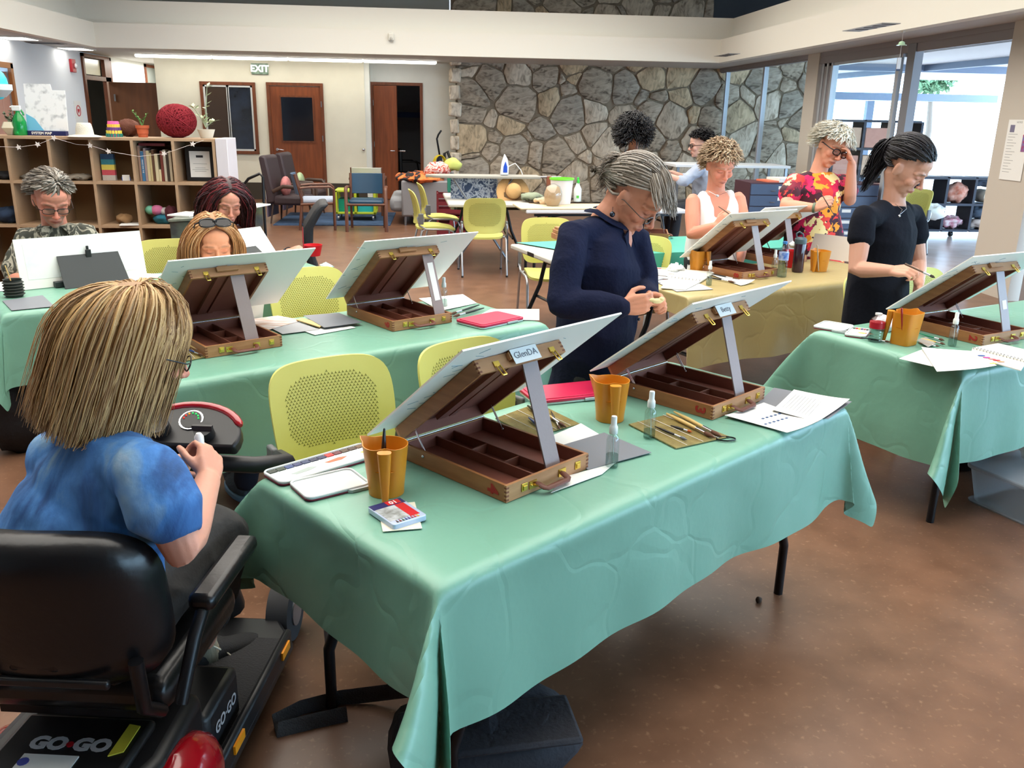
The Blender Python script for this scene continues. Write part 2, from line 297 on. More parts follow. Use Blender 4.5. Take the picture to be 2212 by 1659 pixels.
# glass wall on the right (x = XG)
FR=mat('door_frame_grey',(140,136,138),.5); PO=mat('post_beige',(196,188,176),.6)
gw=struct('window_3',G().bx(XG-.05,XG+.05,8.4,18.1,2.60,ZS).bx(XG-.04,XG+.04,13.2,18.0,0,.08).bx(XG-.09,XG-.05,8.3,18,2.62,2.68),FR)
for y in (17.75,15.7): G().bx(XG-.04,XG+.04,y-.035,y+.035,0,2.62).build('mullion',ALU,gw)
G().bx(XG-.02,XG-.01,15.7,17.75,.08,2.62).build('pane',PANE,gw); G().bx(XG-.02,XG-.01,13.6,15.7,.08,2.62).build('pane',PANE,gw); G().bx(XG-.02,XG-.01,17.75,18.1,.08,2.62).build('pane',PANE,gw)
struct('trim_7',G().bx(XG-.1,XG+.12,13.3,13.72,0,ZS),PO)
dd=struct('door_5',G().bx(XG-.06,XG-.02,12.95,13.28,.0,2.6).bx(XG-.08,XG-.04,8.4,13.3,2.52,2.62),FR)
g=G()
for y in (13.2,13.05,12.9): g.bx(XG-.07,XG+.02,y-.03,y+.03,.02,2.56)
g.bx(XG-.07,XG-.02,10.98,11.06,.02,2.56).bx(XG+.0,XG+.04,10.84,10.94,.02,2.56).bx(XG-.06,XG+.02,10.94,13.2,0,.1).bx(XG-.06,XG+.02,10.94,13.2,2.48,2.56).build('sliding_frame',ALU,dd)
G().bx(XG-.095,XG+.01,10.6,10.78,0,2.615).build('stile',mat('stile_grey',(120,122,128),.4),dd); G().bx(XG-.03,XG-.02,11.0,12.9,.1,2.5).build('pane',PANE,dd)
# right post with notices, then the near door
pr=struct('trim_8',G().bx(XG-.12,XG+.25,8.1,8.75,0,ZS),PO)
g=struct('door_6',G().bx(XG-.1,XG,-4.9,8.05,2.55,ZS).bx(XG-.1,XG,7.75,7.95,0,2.6).bx(XG-.1,XG,5.2,5.3,0,2.6).bx(XG-.1,XG,1.9,2.1,0,2.6).bx(XG-.1,XG,-1.6,-1.4,0,2.6).bx(XG-.1,XG,-4.9,7.8,0,.1),FR)
for a_,b_ in ((5.3,7.75),(2.1,5.2),(-1.4,1.9),(-4.9,-1.6)): G().bx(XG-.05,XG-.04,a_,b_,.1,2.55).build('pane',PANE,g)
G().tube([(XG-.1,7.83,1.35),(XG-.16,7.83,1.33),(XG-.16,7.83,.95),(XG-.1,7.83,.93)],.02,8).build('door_handle',CHROME,g,smooth=50)
struct('wall_clerestory_right',G().bx(9,9.1,-5,20,3.2,4.9),WHITE)
struct('ceiling_outer',G().bx(6.1,9.1,4,20,3.0,3.1),mat('outer_soffit',(232,236,240),.7))
struct('ceiling_patio',G().bx(9.1,16,6,26,2.95,3.05).bx(6.1,9.1,20,26,2.95,3.05),mat('outer_soffit2',(236,238,240),.7))
PB=mat('patio_beam_blue',(120,136,160),.5)
struct('trim_9',G().bx(6.1,16,19.6,19.75,2.80,2.95).bx(11.0,11.12,6,26,2.82,2.95),PB)
struct('trim_10',G().bx(6.1,16,24.4,24.6,2.3,2.5).bx(9.3,9.5,24.42,24.58,0,2.29).bx(12.2,12.4,24.42,24.58,0,2.29),PB)
# far yard
struct('ground_yard',G().bx(-9,60,26,80,-.1,-.02).bx(20,60,-20,26,-.1,-.02),mat('yard_pale',(215,215,210),.8))
# ---------------------------------------------------------------- stone wall
def clip(poly,a,b,c):   # keep a*x+b*y<=c
    out=[]
    for i in range(len(poly)):
        p,q=poly[i],poly[(i+1)%len(poly)]; dp=a*p[0]+b*p[1]-c; dq=a*q[0]+b*q[1]-c
        if dp<=0: out.append(p)
        if (dp<0)!=(dq<0): t=dp/(dp-dq); out.append((p[0]+(q[0]-p[0])*t,p[1]+(q[1]-p[1])*t))
    return out
def stones(x0,x1,z0,z1,nx,nz,seed):
    r=random.Random(seed); pts=[]
    for j in range(nz):
        for i in range(nx):
            pts.append([x0+(i+.5+r.uniform(-.42,.42)+(.5 if j%2 else 0)*.7)*(x1-x0)/nx,z0+(j+.5+r.uniform(-.4,.4))*(z1-z0)/nz,r.uniform(-.09,.11)])
    res=[]
    for i,(x,z,wt) in enumerate(pts):
        poly=[(x0,z0),(x1,z0),(x1,z1),(x0,z1)]
        for j,(u,v,w2) in enumerate(pts):
            if i==j or abs(u-x)>2 or abs(v-z)>2: continue
            # power diagram
            a=2*(u-x);b=2*(v-z); c=(u*u+v*v-w2)-(x*x+z*z-wt)
            poly=clip(poly,a,b,c)
            if len(poly)<3: break
        if len(poly)<3: continue
        ar=abs(sum(poly[k][0]*poly[(k+1)%len(poly)][1]-poly[(k+1)%len(poly)][0]*poly[k][1] for k in range(len(poly))))/2
        if ar<.02: continue
        res.append(poly)
    return res
def smats():
    out=[]
    for i,(a,b,c) in enumerate([((208,194,172),(184,169,148),(118,106,92)),((192,178,158),(168,154,135),(96,87,76)),((224,211,190),(200,186,164),(136,123,107)),((184,170,150),(154,142,125),(88,80,70)),((212,190,156),(184,164,134),(118,105,86)),((180,170,154),(156,147,133),(104,97,87))]):
        m=ramp_mat('fieldstone_%s'%'abcdef'[i],[(.3,c),(.42,b),(.55,a),(.75,tuple(min(255,x+18) for x in a))],sc_=5,rough=.9,bump=.8,bsc=11,distort=1.2,stretch=(1,1,2.2) if i%2 else (1.8,1,1),detail=8); out.append(m)
    return out
SM=smats(); MORT=mat('mortar',(152,139,120),.95,col2=(134,122,104),sc_=9,bump=.5,bsc=50)
def stone_wall(name,x0,x1,z0,z1,y,nx,nz,seed):
    wl=struct(name,G().bx(x0,x1,y,y+.4,z0,z1),MORT); r=random.Random(seed+50)
    for poly in stones(x0,x1,z0,z1,nx,nz,seed):
        cx=sum(p[0] for p in poly)/len(poly); cz=sum(p[1] for p in poly)/len(poly)
        # subdivide, round corners, shrink for joint
        q=[]
        for k in range(len(poly)):
            a,b=poly[k],poly[(k+1)%len(poly)]; L_=math.hypot(b[0]-a[0],b[1]-a[1])
            if L_<.04: continue
            ts=(.07,.36,.66,.93) if L_>.3 else (.1,.5,.9) if L_>.16 else (.25,.75)
            for t in ts: q.append((a[0]+(b[0]-a[0])*t,a[1]+(b[1]-a[1])*t))
        if len(q)<4: continue
        rad=math.sqrt(len(q))*0+np.mean([math.hypot(p[0]-cx,p[1]-cz) for p in q]); k1=max(.5,1-.022/rad)
        q1=[(cx+(p[0]-cx)*k1+r.uniform(-.012,.012),cz+(p[1]-cz)*k1+r.uniform(-.012,.012)) for p in q]
        dp=r.uniform(.03,.07); n=len(q1)
        q2=[(cx+(p[0]-cx)*.84,cz+(p[1]-cz)*.84) for p in q1]
        vs=[(p[0]-cx,.0,p[1]-cz) for p in q1]+[(p[0]-cx,-dp*.75,p[1]-cz) for p in q1]+[(p[0]-cx,-dp+r.uniform(-.012,.012),p[1]-cz) for p in q2]+[(r.uniform(-.03,.03),-dp-r.uniform(0,.025),r.uniform(-.03,.03))]
        fs=[(i,(i+1)%n,n+(i+1)%n,n+i) for i in range(n)]+[(n+i,n+(i+1)%n,2*n+(i+1)%n,2*n+i) for i in range(n)]+[(2*n+i,2*n+(i+1)%n,3*n) for i in range(n)]
        o=G().add(vs,fs).build('stone',r.choice(SM),wl,loc=(cx,y+.005,cz),smooth=38)
    return wl
stone_wall('wall_stone',.52,8.0,0,3.0,18.1,16,8,3)
stone_wall('wall_stone_upper',.42,5.6,3.05,4.85,18.1,11,4,9)
g=G(); r_=random.Random(4)
for i in range(9): g.box((.5,18.15,.2+i*.32),(.16+r_.uniform(0,.07),.3,.27),M=Euler((0,r_.uniform(-.1,.1),r_.uniform(-.2,.2))).to_matrix())
g.build('edge_stones',SM[2],bpy.data.objects['wall_stone'],bevel=.03)
# ---------------------------------------------------------------- tables and cloths
ZT=.745
TOPM=mat('table_top_grey',(186,184,178),.5,bump=.04,bsc=200)
def folding_table(label,loc,rz,L,W,group=None,top=TOPM,z=.735):
    t=thing('folding_table',label,'table',(loc[0],loc[1],0),rz,group)
    G().bx(0,L,0,W,z-.04,z).build('table_top',top,t,bevel=.012)
    G().bx(.1,L-.1,.05,.08,z-.07,z-.04).bx(.1,L-.1,W-.08,W-.05,z-.07,z-.04).build('rail',BLACKM,t)
    for x,s in ((.22,1),(L-.22,-1)):
        for y in (.1,W-.1):
            G().tube([(x+.06*s,y,z-.06),(x,y,.42),(x-.10*s,y,.2),(x-.10*s,y,.0)],.017,8).build('leg',BLACKM,t,smooth=60)
        G().tube([(x-.02*s,.1,.33),(x-.02*s,W-.1,.33)],.012,6).tube([(x+.04*s,.1,.6),(x+.04*s,W-.1,.6)],.012,6).tube([(x+.02*s,W/2,.6),(x+.42*s,W/2,z-.06)],.01,6).build('cross_brace',BLACKM,t,smooth=60)
    return t
def cloth_material(name,c1,c2,rough):
    m=mat(name,c1,rough,col2=c2,sc_=1.3,mix=(.3,.7),bump=.35,bsc=7,spec=.5); N=m.node_tree.nodes; L=m.node_tree.links
    # fine crumple on top of broad creases
    bp=[n for n in N if n.type=='BUMP'][0]; t=N.new('ShaderNodeTexVoronoi'); t.inputs['Scale'].default_value=5; t.feature='DISTANCE_TO_EDGE'
    nz=N.new('ShaderNodeTexNoise'); nz.inputs['Scale'].default_value=3; mp=[n for n in N if n.type=='MAPPING'][0]
    mx=N.new('ShaderNodeMixRGB'); mx.inputs[0].default_value=.35; L.new(mp.outputs[0],mx.inputs[1]); L.new(nz.outputs[1],mx.inputs[2]); L.new(mp.outputs[0],nz.inputs[0]); L.new(mx.outputs[0],t.inputs['Vector'])
    mr=N.new('ShaderNodeMath'); mr.operation='MINIMUM'; mr.inputs[1].default_value=.06; L.new(t.outputs[0],mr.inputs[0])
    b2=N.new('ShaderNodeBump'); b2.inputs['Strength'].default_value=.5; b2.inputs['Distance'].default_value=.03; L.new(mr.outputs[0],b2.inputs['Height']); L.new(bp.outputs[0],b2.inputs['Normal']); L.new(b2.outputs[0],N['Principled BSDF'].inputs['Normal'])
    return m
GREEN=cloth_material('green_plastic_cloth',(120,168,148),(110,158,138),.34)
GOLD=cloth_material('gold_plastic_cloth',(176,160,112),(164,146,98),.4)
TEAL=mat('turquoise_cloth',(78,180,160),.5,col2=(70,165,148),sc_=2,bump=.2,bsc=9)
def cloth(label,cat,loc,rz,L,W,os_,oe,on,of,m,corner={},flare=.05,seed=0,group=None,hem=.02):
    """os_/oe overhang at s<0 / s>L ends; on/of at t<0 / t>W. corner[(sx,sy)]=(alpha, split)"""
    r=random.Random(seed); ph=[r.uniform(0,6.28) for _ in range(12)]
    def axis(o0,l,o1,st=.022):
        a=[-o0*i/14 for i in range(14,0,-1)]; n=int(l/.05); b=[l*i/n for i in range(n+1)]; c=[l+o1*(i+1)/14 for i in range(14)]; return a+b+c
    S=axis(os_,L,oe); T=axis(on,W,of); vs=[]
    nz=lambda x,y:noise.noise(Vector((x*1.0,y,seed*3.3)))
    for s in S:
        for t in T:
            ds=-s if s<0 else (s-L if s>L else 0); dt=-t if t<0 else (t-W if t>W else 0)
            sx=-1 if s<0 else 1; sy=-1 if t<0 else 1; cs=min(max(s,0),L); ct=min(max(t,0),W)
            R=.012
            if ds==0 and dt==0: p=(s,t,ZT+.0015*nz(s*6,t*6)+.0005)
            elif ds==0 or dt==0:
                d=ds+dt; q=cs if ds==0 else ct; k=d/.36
                out=flare*k*.5+ .009*k*math.sin(q*9+ph[0]+sx+sy)+.006*k*math.sin(q*21+ph[1])+.012*nz(q*3,d*3)*k
                # slight pull-in near the corners
                out=max(out,.004)+min(d,.01)
                zz=ZT-max(0,d-.006)+hem*nz(q*2.2,9)*k
                p=(cs+(sx*out if ds else 0),ct+(sy*out if dt else 0),zz)
            else:
                rr=math.hypot(ds,dt); th=math.degrees(math.atan2(dt,ds)); al,sp,az0,az1=corner.get((sx,sy),(.55,90,45,45))
                if th<sp: k=th/sp; a=al*math.sin(math.pi*k)**.8; az=math.radians(az0+(k-.5)*40)
                else: k=(th-sp)/(90-sp); a=al*.35*math.sin(math.pi*k); az=math.radians(az1)
                base=.06+.0
                dx=math.cos(az)*math.sin(a)+base*math.cos(math.radians(th)); dy=math.sin(az)*math.sin(a)+base*math.sin(math.radians(th))
                dx+=.06*a*math.sin(rr*14+ph[3]); 
                dz=-math.cos(a); p=(cs+sx*(dx*rr+.008),ct+sy*(dy*rr+.008),max(ZT+dz*rr,.012))
            vs.append(p)
    n=len(T); fs=[(i*n+j,(i+1)*n+j,(i+1)*n+j+1,i*n+j+1) for i in range(len(S)-1) for j in range(n-1)]
    o=G().add(vs,fs).build('tablecloth',m,smooth=70,loc=(loc[0],loc[1],0),rz=rz,label=label,cat=cat,group=group)
    su=o.modifiers.new('subd','SUBSURF'); su.levels=1; su.render_levels=1
    return o
T1=((.0093,1.6233),.672); T2=((-1.006,3.059),.56); T3=((-2.05,4.262),.56); T4=((1.437,4.66),.40); T5=((2.134,3.174),.43)
for (o,a),L,lb in ((T1,1.83,'folding table under the nearest green cloth, by the scooter'),(T2,1.83,'folding table under the green cloth of the middle row'),(T3,1.86,'folding table under the green cloth at far left, in front of the man'),(T4,1.83,'folding table under the gold cloth'),(T5,1.83,'folding table under the green cloth at right')):
    folding_table(lb,o,a,L,.76)
cloth('green plastic tablecloth on the nearest table, its corner hanging to the floor','tablecloth',*T1,1.83,.76,.30,.34,.36,.3,GREEN,{(-1,-1):(.78,44,32,62),(1,-1):(.36,60,30,60),(-1,1):(.6,60,40,60)},seed=1)
cloth('green plastic tablecloth on the middle row table behind the near chairs','tablecloth',*T2,1.83,.76,.25,.3,.38,.3,GREEN,{(1,-1):(.5,60,40,60)},seed=2)
cloth('green plastic tablecloth on the far left table with the easel made of a tablet cover','tablecloth',*T3,1.86,.76,.3,.3,.36,.3,GREEN,{(-1,-1):(.5,55,50,60)},seed=3)
cloth('gold plastic tablecloth on the table with the water bottles','tablecloth',*T4,1.83,.76,.12,.3,.42,.3,GOLD,{(-1,-1):(.3,60,40,60)},seed=4,flare=.02)
cloth('green plastic tablecloth on the right table, one long corner flap hanging down','tablecloth',*T5,1.83,.76,.42,.3,.40,.3,GREEN,{(-1,-1):(.5,38,20,60)},seed=5)
# ---------------------------------------------------------------- sketch box easels
BW,BD,BH=.328,.426,.047
BEECH=mat('beech_wood',(184,134,92),.45,col2=(166,116,76),sc_=6,stretch=(1,1,9),bump=.03,bsc=60); BEECH2=mat('beech_side',(160,106,64),.45,col2=(142,92,54),sc_=6,stretch=(9,1,9))
INNER=mat('stained_inside',(142,88,74),.5,col2=(126,76,63),sc_=4,bump=.03,bsc=80); PROPM=mat('prop_grey_brown',(146,130,128),.55,bump=.05,bsc=150)
LEATHER=mat('brown_leather',(98,54,40),.5,bump=.1,bsc=90); REDN=mat('red_number_paint',(160,36,30),.6)
BOARD=mat('painted_board_white',(236,236,230),.5,col2=(206,214,208),sc_=3,detail=8,mix=(.52,.78)); BOARDE=mat('board_edge',(236,236,230),.6)
STAIN=mat('paint_smudge',(150,172,180),.8)
def sketch_box(num,loc,rz,tilt,label,prop=.165,note=None,z=ZT+.002,board=None,blabel=None,pcol=PROPM,tape=None):
    t=thing('sketch_box_easel',label,'easel',(loc[0],loc[1],z),rz)
    w=.009; g=G()
    g.bx(0,w,w,BD-w,0,BH,1).bx(BW-w,BW,w,BD-w,0,BH,1).bx(0,BW,0,w,0,BH,0).bx(0,BW,BD-w,BD,0,BH,0).bx(w,BW-w,w,BD-w,.002,.007,2)
    g.bx(w,w+.001,w,BD-w,.007,BH-.003,2).bx(BW-w-.001,BW-w,w,BD-w,.007,BH-.003,2).bx(w,BW-w,w,w+.001,.007,BH-.003,2).bx(w,BW-w,BD-w-.001,BD-w,.007,BH-.003,2)
    for k in range(4): # dovetail fingers
        g.bx(-.0006,.009,-.0006,.008,.004+k*.011,.009+k*.011,3); g.bx(BW-.009,BW+.0006,-.0006,.008,.004+k*.011,.009+k*.011,3)
    g.build('base_tray',[BEECH,BEECH2,INNER,mat('dovetail_dark',(122,70,46),.6)],t)
    g=G(); 
    for x in (.125,.195): g.bx(x,x+.005,w,BD-w,.007,.036)
    for y in (.14,.27): g.bx(.13,.195,y,y+.005,.007,.034)
    g.build('divider',mat('divider_wood',(124,76,60),.5),t)
    Rl=Matrix.Translation((0,BD,BH+.004))@Matrix.Rotation(-math.radians(tilt),4,'X')@Matrix.Translation((0,-BD,0))
    lh=.040; g=G()
    g.bx(0,w,w,BD-w,0,lh,1).bx(BW-w,BW,w,BD-w,0,lh,1).bx(0,BW,0,w,0,lh,0).bx(0,BW,BD-w,BD,0,lh,0).bx(w,BW-w,w,BD-w,lh-.006,lh,2)
    g.bx(w,w+.001,w,BD-w,0.001,lh-.006,2).bx(BW-w-.001,BW-w,w,BD-w,.001,lh-.006,2).bx(w,BW-w,w,w+.001,.001,lh-.006,2).bx(w,BW-w,BD-w-.001,BD-w,.001,lh-.006,2)
    for k in range(3): g.bx(-.0006,.009,-.0006,.008,.004+k*.012,.009+k*.012,3); g.bx(BW-.009,BW+.0006,-.0006,.008,.004+k*.012,.009+k*.012,3)
    g.xf(Rl).build('lid',[BEECH,BEECH2,INNER,MATS['dovetail_dark']],t)
    g=G().bx(.13,.168,.03,BD-.03,lh-.02,lh-.006).bx(.178,.2,.03,BD-.03,lh-.02,lh-.006).bx(.168,.178,.03,BD-.03,lh-.012,lh-.006); g.xf(Rl).build('canvas_rail',INNER,t)
    G().bx(.11,.2,-.012,.0,.016,.036).bx(.12,.16,-.006,.02,.036,.046).xf(Rl).build('canvas_clamp',BEECH,t,bevel=.001)
    # brass catches
    for x in (.055,.27):
        G().bx(x,x+.022,-.003,0,.014,.036).bx(x+.004,x+.018,-.006,-.002,.018,.03).build('catch_plate',BRASS,t,bevel=.0008)
        g=G().bx(x,x+.02,-.003,0,.008,.024); a=[(x+.003,-.004,.01),(x+.003,-.012,-.02),(x+.017,-.012,-.02),(x+.017,-.004,.01)]
        g.tube(a,.0022,6).tube([(x+.003,-.012,-.02),(x+.017,-.012,-.02)],.0022,6); g.xf(Rl).build('latch',BRASS,t,smooth=50)
    # handle
    hy=-.03; g=G().tube([(.11,-.008,.024),(.113,hy,.018),(.12,hy-.004,.016),(.20,hy-.004,.016),(.207,hy,.018),(.21,-.008,.024)],.0085,8,flat=(1.1,.6),dome=True)
    hd=g.build('handle',LEATHER,t,smooth=50)
    for x in (.098,.215):
        G().bx(x-.014,x+.014,-.003,0,.012,.034).tube([(x,-.002,.023),(x,-.012,.023),(x+(.012 if x<.15 else -.008),-.022,.02)],.0025,6).sph((x-.007,-.004,.023),.003,8).sph((x+.008,-.004,.023),.003,8).build('handle_mount',BRASS,t,smooth=40)
    # hinge rod and wire struts
    G().tube([(0,BD-.004,BH+.002),(BW,BD-.004,BH+.002)],.0028,8).build('hinge_rod',CHROME,t,smooth=60)
    for x in (w+.003,BW-w-.003):
        p1=Rl@Vector((x,BD-.07,.006)); p0=Vector((x,BD-.1,BH-.012)); G().tube([p0,p1],.0018,6).tube([p0+Vector((.005,.012,0)),p1+Vector((.005,.012,0))],.0018,6).sph(p0,.005,8).build('strut',CHROME,t,smooth=60)
    G().sph((-.001,BD-.1,BH-.014),.005,10).build('screw',CHROME,t,smooth=60)
    # prop plank: from inside the lid front down to the base front
    pt=Rl@Vector((prop+.03,.012,.012)); pb=Vector((prop+.047,.022,.009)); d=(pt-pb); Lp=d.length; z_=d.normalized(); x_=Vector((1,0,0)); x_=(x_-z_*x_.dot(z_)).normalized(); M=MX(pb,x_,z_.cross(x_),z_)
    G().bx(-.029,.029,-.0025,.0025,0,Lp).xf(M).build('prop',pcol,t,bevel=.0008)
    if tape:
        q=[ob for ob in KIDS(t) if ob.name.startswith('prop')][-1]; G().bx(-.012,.018,-.0035,-.0028,Lp*tape[0],Lp*tape[1]).xf(M).build('tape_strip',PAPER,q)
    if num:
        text(num,.054,REDN,t,MX((-.0012,.05,BH/2),(0,0,-1),(0,-1,0)),name='number',bold=.0016)
    if note: 
        q=G().bx(.115,.215,-.0155,-.015,-.002,.04); q.xf(Rl).build('name_slip',PAPER,t)
        text(note,.026,mat('pencil_grey',(120,120,126),.8),t,Rl@MX((.165,-.016,.02),(1,0,0),(0,0,1)),name='handwriting')
    if blabel:
        b=thing('drawing_board',blabel,'board',(loc[0],loc[1],z),rz); b0=board or (-.095,.53,-.0,.508)
        c=math.cos(.0); g=G().bx(b0[0],b0[1],BD-b0[3],BD-b0[2],lh+.002,lh+.007).xf(Rl); g.build('panel',BOARD,b)
        g=G()
        rr=random.Random(int(loc[0]*991)+5)
        for _ in range(16):
            x=b0[0]+.02+rr.random()*.1 if _%2 else rr.uniform(b0[0],b0[1]-.05); y=BD-rr.uniform(b0[2]+.05,b0[3]-.02); l=rr.uniform(.01,.05); a=rr.uniform(-.6,.6)
            g.box((x,y,lh+.0015),(l,rr.uniform(.0015,.004),.0008),rz=a)
        g.xf(Rl).build('paint_mark',STAIN,b,kind='stuff')
        G().bx(b0[0]+.06,b0[1]-.05,BD-b0[3]+.04,BD-b0[2]-.12,lh+.007,lh+.008).xf(Rl).build('watercolour_sheet',mat('watercolour_sheet',(232,234,232),.7,col2=(190,210,220),sc_=5,mix=(.5,.9)),b)
    return t
WB='white drawing board leaning on '
sketch_box('4',(.185,2.015),.7105,39.5,'open wooden sketch box easel with a red 4 on the nearest table',note='GlenDA',blabel=WB+'the easel marked 4, blue paint strokes along its edge')
sketch_box('3',(.918,2.618),.686,37.5,'open wooden sketch box easel with a red 3 before the navy shirt woman',note='Betty',blabel=WB+'the easel marked 3, in front of the navy shirt woman')
sketch_box('9',(-.1775,3.862),.5915,39.5,'open wooden sketch box easel on the middle table, white tape on its prop',prop=.235,tape=(.3,.85),blabel=WB+'the middle table easel with the taped prop')
sketch_box('',(-.900,3.425),.611,37,'open wooden sketch box easel on the middle table behind the blonde woman',blabel=WB+'the easel before the woman with sunglasses on her head')
sketch_box('8',(1.916,5.161),.50,39,'open wooden sketch box easel with a red 8 on the gold cloth',blabel=WB+'the easel marked 8 on the gold cloth',pcol=mat('prop_grey',(164,156,160),.55))
sketch_box('2',(2.456,3.548),.40,38,'open wooden sketch box easel with a red 2 on the right table',tape=(.42,.55),blabel=WB+'the easel marked 2 before the black shirt woman',pcol=mat('prop_grey',(164,156,160),.55))
# ---------------------------------------------------------------- lime chairs
LIME=mat('lime_plastic',(198,196,110),.5,col2=(192,190,104),sc_=2,bump=.02,bsc=200,spec=.35); HOLE=mat('perforation_dark',(84,88,34),.9); BRK=mat('bracket_grey',(98,100,102),.45); LEGM=mat('chair_leg_silver',(160,162,166),.3,metal=.7)
def back_pt(u,v):
    w_=.225+.012*math.sin(v*3.0)-.012*(1-v); x=u*w_; z=.47+.385*v; y=.205+.05*v+.035*v*v-.055*(u*u)*(1-.3*v)
    y+=.03*(1-v)**3
    return x,y,z
def shell(f,nu,nv,th,exp=5,vx=(1,1)):
    # rounded-rect domain via squircle mapping
    g=G(); vs=[]; idx={}
    def dom(a,b):
        k=(abs(a)**exp+abs(b)**exp); m_=max(abs(a),abs(b)); 
        if k==0: return 0,0
        s=m_/(k**(1/exp)); return a*s,b*s
    for side in (0,1):
        for i in range(nu+1):
            for j in range(nv+1):
                a,b=dom(-1+2*i/nu,-1+2*j/nv); p=f(a,(b+1)/2); 
                edge=max(abs(-1+2*i/nu),abs(-1+2*j/nv)); tt=th*(1.5 if edge>.86 else 1)
                vs.append((p[0],p[1]+(tt if side else 0)*f.n[1],p[2]+(tt if side else 0)*f.n[2]))
    n=nv+1; o=(nu+1)*n
    fs=[(i*n+j,(i+1)*n+j,(i+1)*n+j+1,i*n+j+1) for i in range(nu) for j in range(nv)]+[(o+i*n+j,o+i*n+j+1,o+(i+1)*n+j+1,o+(i+1)*n+j) for i in range(nu) for j in range(nv)]
    ring=[i*n for i in range(nu+1)]+[nu*n+j for j in range(1,n)]+[i*n+nv for i in range(nu-1,-1,-1)]+[j for j in range(nv-1,0,-1)]
    fs+=[(ring[k],o+ring[k],o+ring[(k+1)%len(ring)],ring[(k+1)%len(ring)]) for k in range(len(ring))]
    return g.add(vs,fs)
back_pt.n=(0,1,0)
def seat_pt(u,v): 
    y=-.235+.45*v; x=u*(.235-.02*v); z=.445-.012*math.cos(v*6)*.6-.018*(1-v)**2*(1 if v<.3 else .6)-.012*(1-u*u); return x,y,z
seat_pt.n=(0,0,-1)
def holes(f,off,nx,ny,u0,u1,v0,v1,exp=3.2,s=.0052):
    g=G(); 
    for j in range(ny):
        for i in range(nx):
            a=-1+2*(i+(.5 if j%2 else 0))/(nx-1); b=-1+2*j/(ny-1)
            if abs(a)**exp+abs(b)**exp>1.0: continue
            u=u0+(a+1)/2*(u1-u0); v=v0+(b+1)/2*(v1-v0); p=Vector(f(u,v)); px=Vector(f(u+.01,v)); pv=Vector(f(u,v+.01)); X=(px-p).normalized(); Z=(pv-p).normalized(); Nn=X.cross(Z).normalized(); Z=Nn.cross(X)*-1
            for q in (90,210,330):
                c,d=math.cos(math.radians(q)),math.sin(math.radians(q)); D=X*c+Z*d*(1 if Z.z>0 else -1); E_=Nn.cross(D).normalized()*s*.28; k=Nn*off
                g.add([p+k-E_,p+D*s*1.35+k-E_*.8,p+D*s*1.35+k+E_*.8,p+k+E_],[(0,1,2,3)])
    return g
def make_chair():
    t=thing('plastic_chair','x','chair')
    b=shell(back_pt,18,16,.008).build('backrest',LIME,t,smooth=60)
    h=holes(back_pt,.0012,27,27,-.76,.76,.2,.88,s=.0037); h2=holes(back_pt,-.0106,27,27,-.76,.76,.2,.88,s=.0037); h.add(h2.v,h2.f); h.build('perforation',HOLE,b,kind='stuff',clean=False)
    shell(seat_pt,14,12,.014).build('seat',LIME,t,smooth=60)
    for s in (-1,1):
        x=.245*s
        G().tube([(x*.98,.19,.59),(x,.225,.55),(x,.20,.46),(x,.13,.425),(x,.17,.40),(x,.27,.0)],.011,8).build('leg',LEGM,t,smooth=60)
        G().tube([(x,.13,.42),(x,-.13,.415),(x,-.19,.39),(x,-.21,.35),(x,-.25,.0)],.011,8).build('leg',LEGM,t,smooth=60)
        G().bx(x-.012,x+.012,.155,.215,.475,.60).build('bracket',BRK,t,bevel=.008)
        for y in (.27,-.25): G().tube([(x,y,0),(x,y,.02)],.013,8).build('foot_cap',DARK,t,smooth=60)
    G().tube([(-.245,.1,.415),(.245,.1,.415)],.01,6).tube([(-.245,-.12,.41),(.245,-.12,.41)],.01,6).build('stretcher',LEGM,t,smooth=60)
    return t
chair0=make_chair(); _first=[True]
def place_chair(x,y,rz,label,sc_=None):
    if _first[0]: _first[0]=False; chair0.location=(x,y,0); chair0.rotation_euler=(0,0,rz); chair0['label']=label; return chair0
    return dup(chair0,(x,y,0),rz,label,sc_=sc_)
def chair_back_at(px,py,rz,label,ztop=.855):
    # the top middle of the backrest is seen at (px,py)
    p=PZ(px,py,ztop); y_=.29; return place_chair(p[0]+y_*math.sin(rz),p[1]-y_*math.cos(rz),rz,label)
R=math.radians
place_chair(-.245,2.78,R(29),'empty lime perforated chair behind the nearest table, beside the watercolour palette')
chair_back_at(985,735,R(38),'empty lime perforated chair behind the easel marked 4, left of the navy shirt woman')
chair_back_at(655,578,R(30),'empty lime perforated chair behind the middle table, between its two easels')
chair_back_at(362,516,R(20),'lime perforated chair behind the man\'s drawing board, beside the sunglasses woman')
chair_back_at(312,607,R(30),'lime perforated chair just behind the blonde woman\'s head')
chair_back_at(1049,428,R(183),'empty lime chair seen from behind on open floor before the stone wall')
chair_back_at(884,409,R(97),'lime chair seen side-on, nearer of the side-on pair by the grey sofa')
chair_back_at(902,395,R(97),'lime chair seen side-on, farther of the side-on pair by the grey sofa')
chair_back_at(1180,470,R(4),'lime perforated chair behind the bare grey folding table')
chair_back_at(1398,508,R(-38),'empty lime perforated chair between the navy shirt woman and the gold table')
_p=PY(1872,565,4.78); place_chair(_p[0]+.12,_p[1]-.26,R(25),'lime chair at the end of the gold table beside the black shirt woman')
place_chair(3.05,4.72,R(25),'lime chair glimpsed under the easel marked 2')
chair_back_at(1993,408,R(-70),'lime chair beyond the glass door, papers piled on its seat')
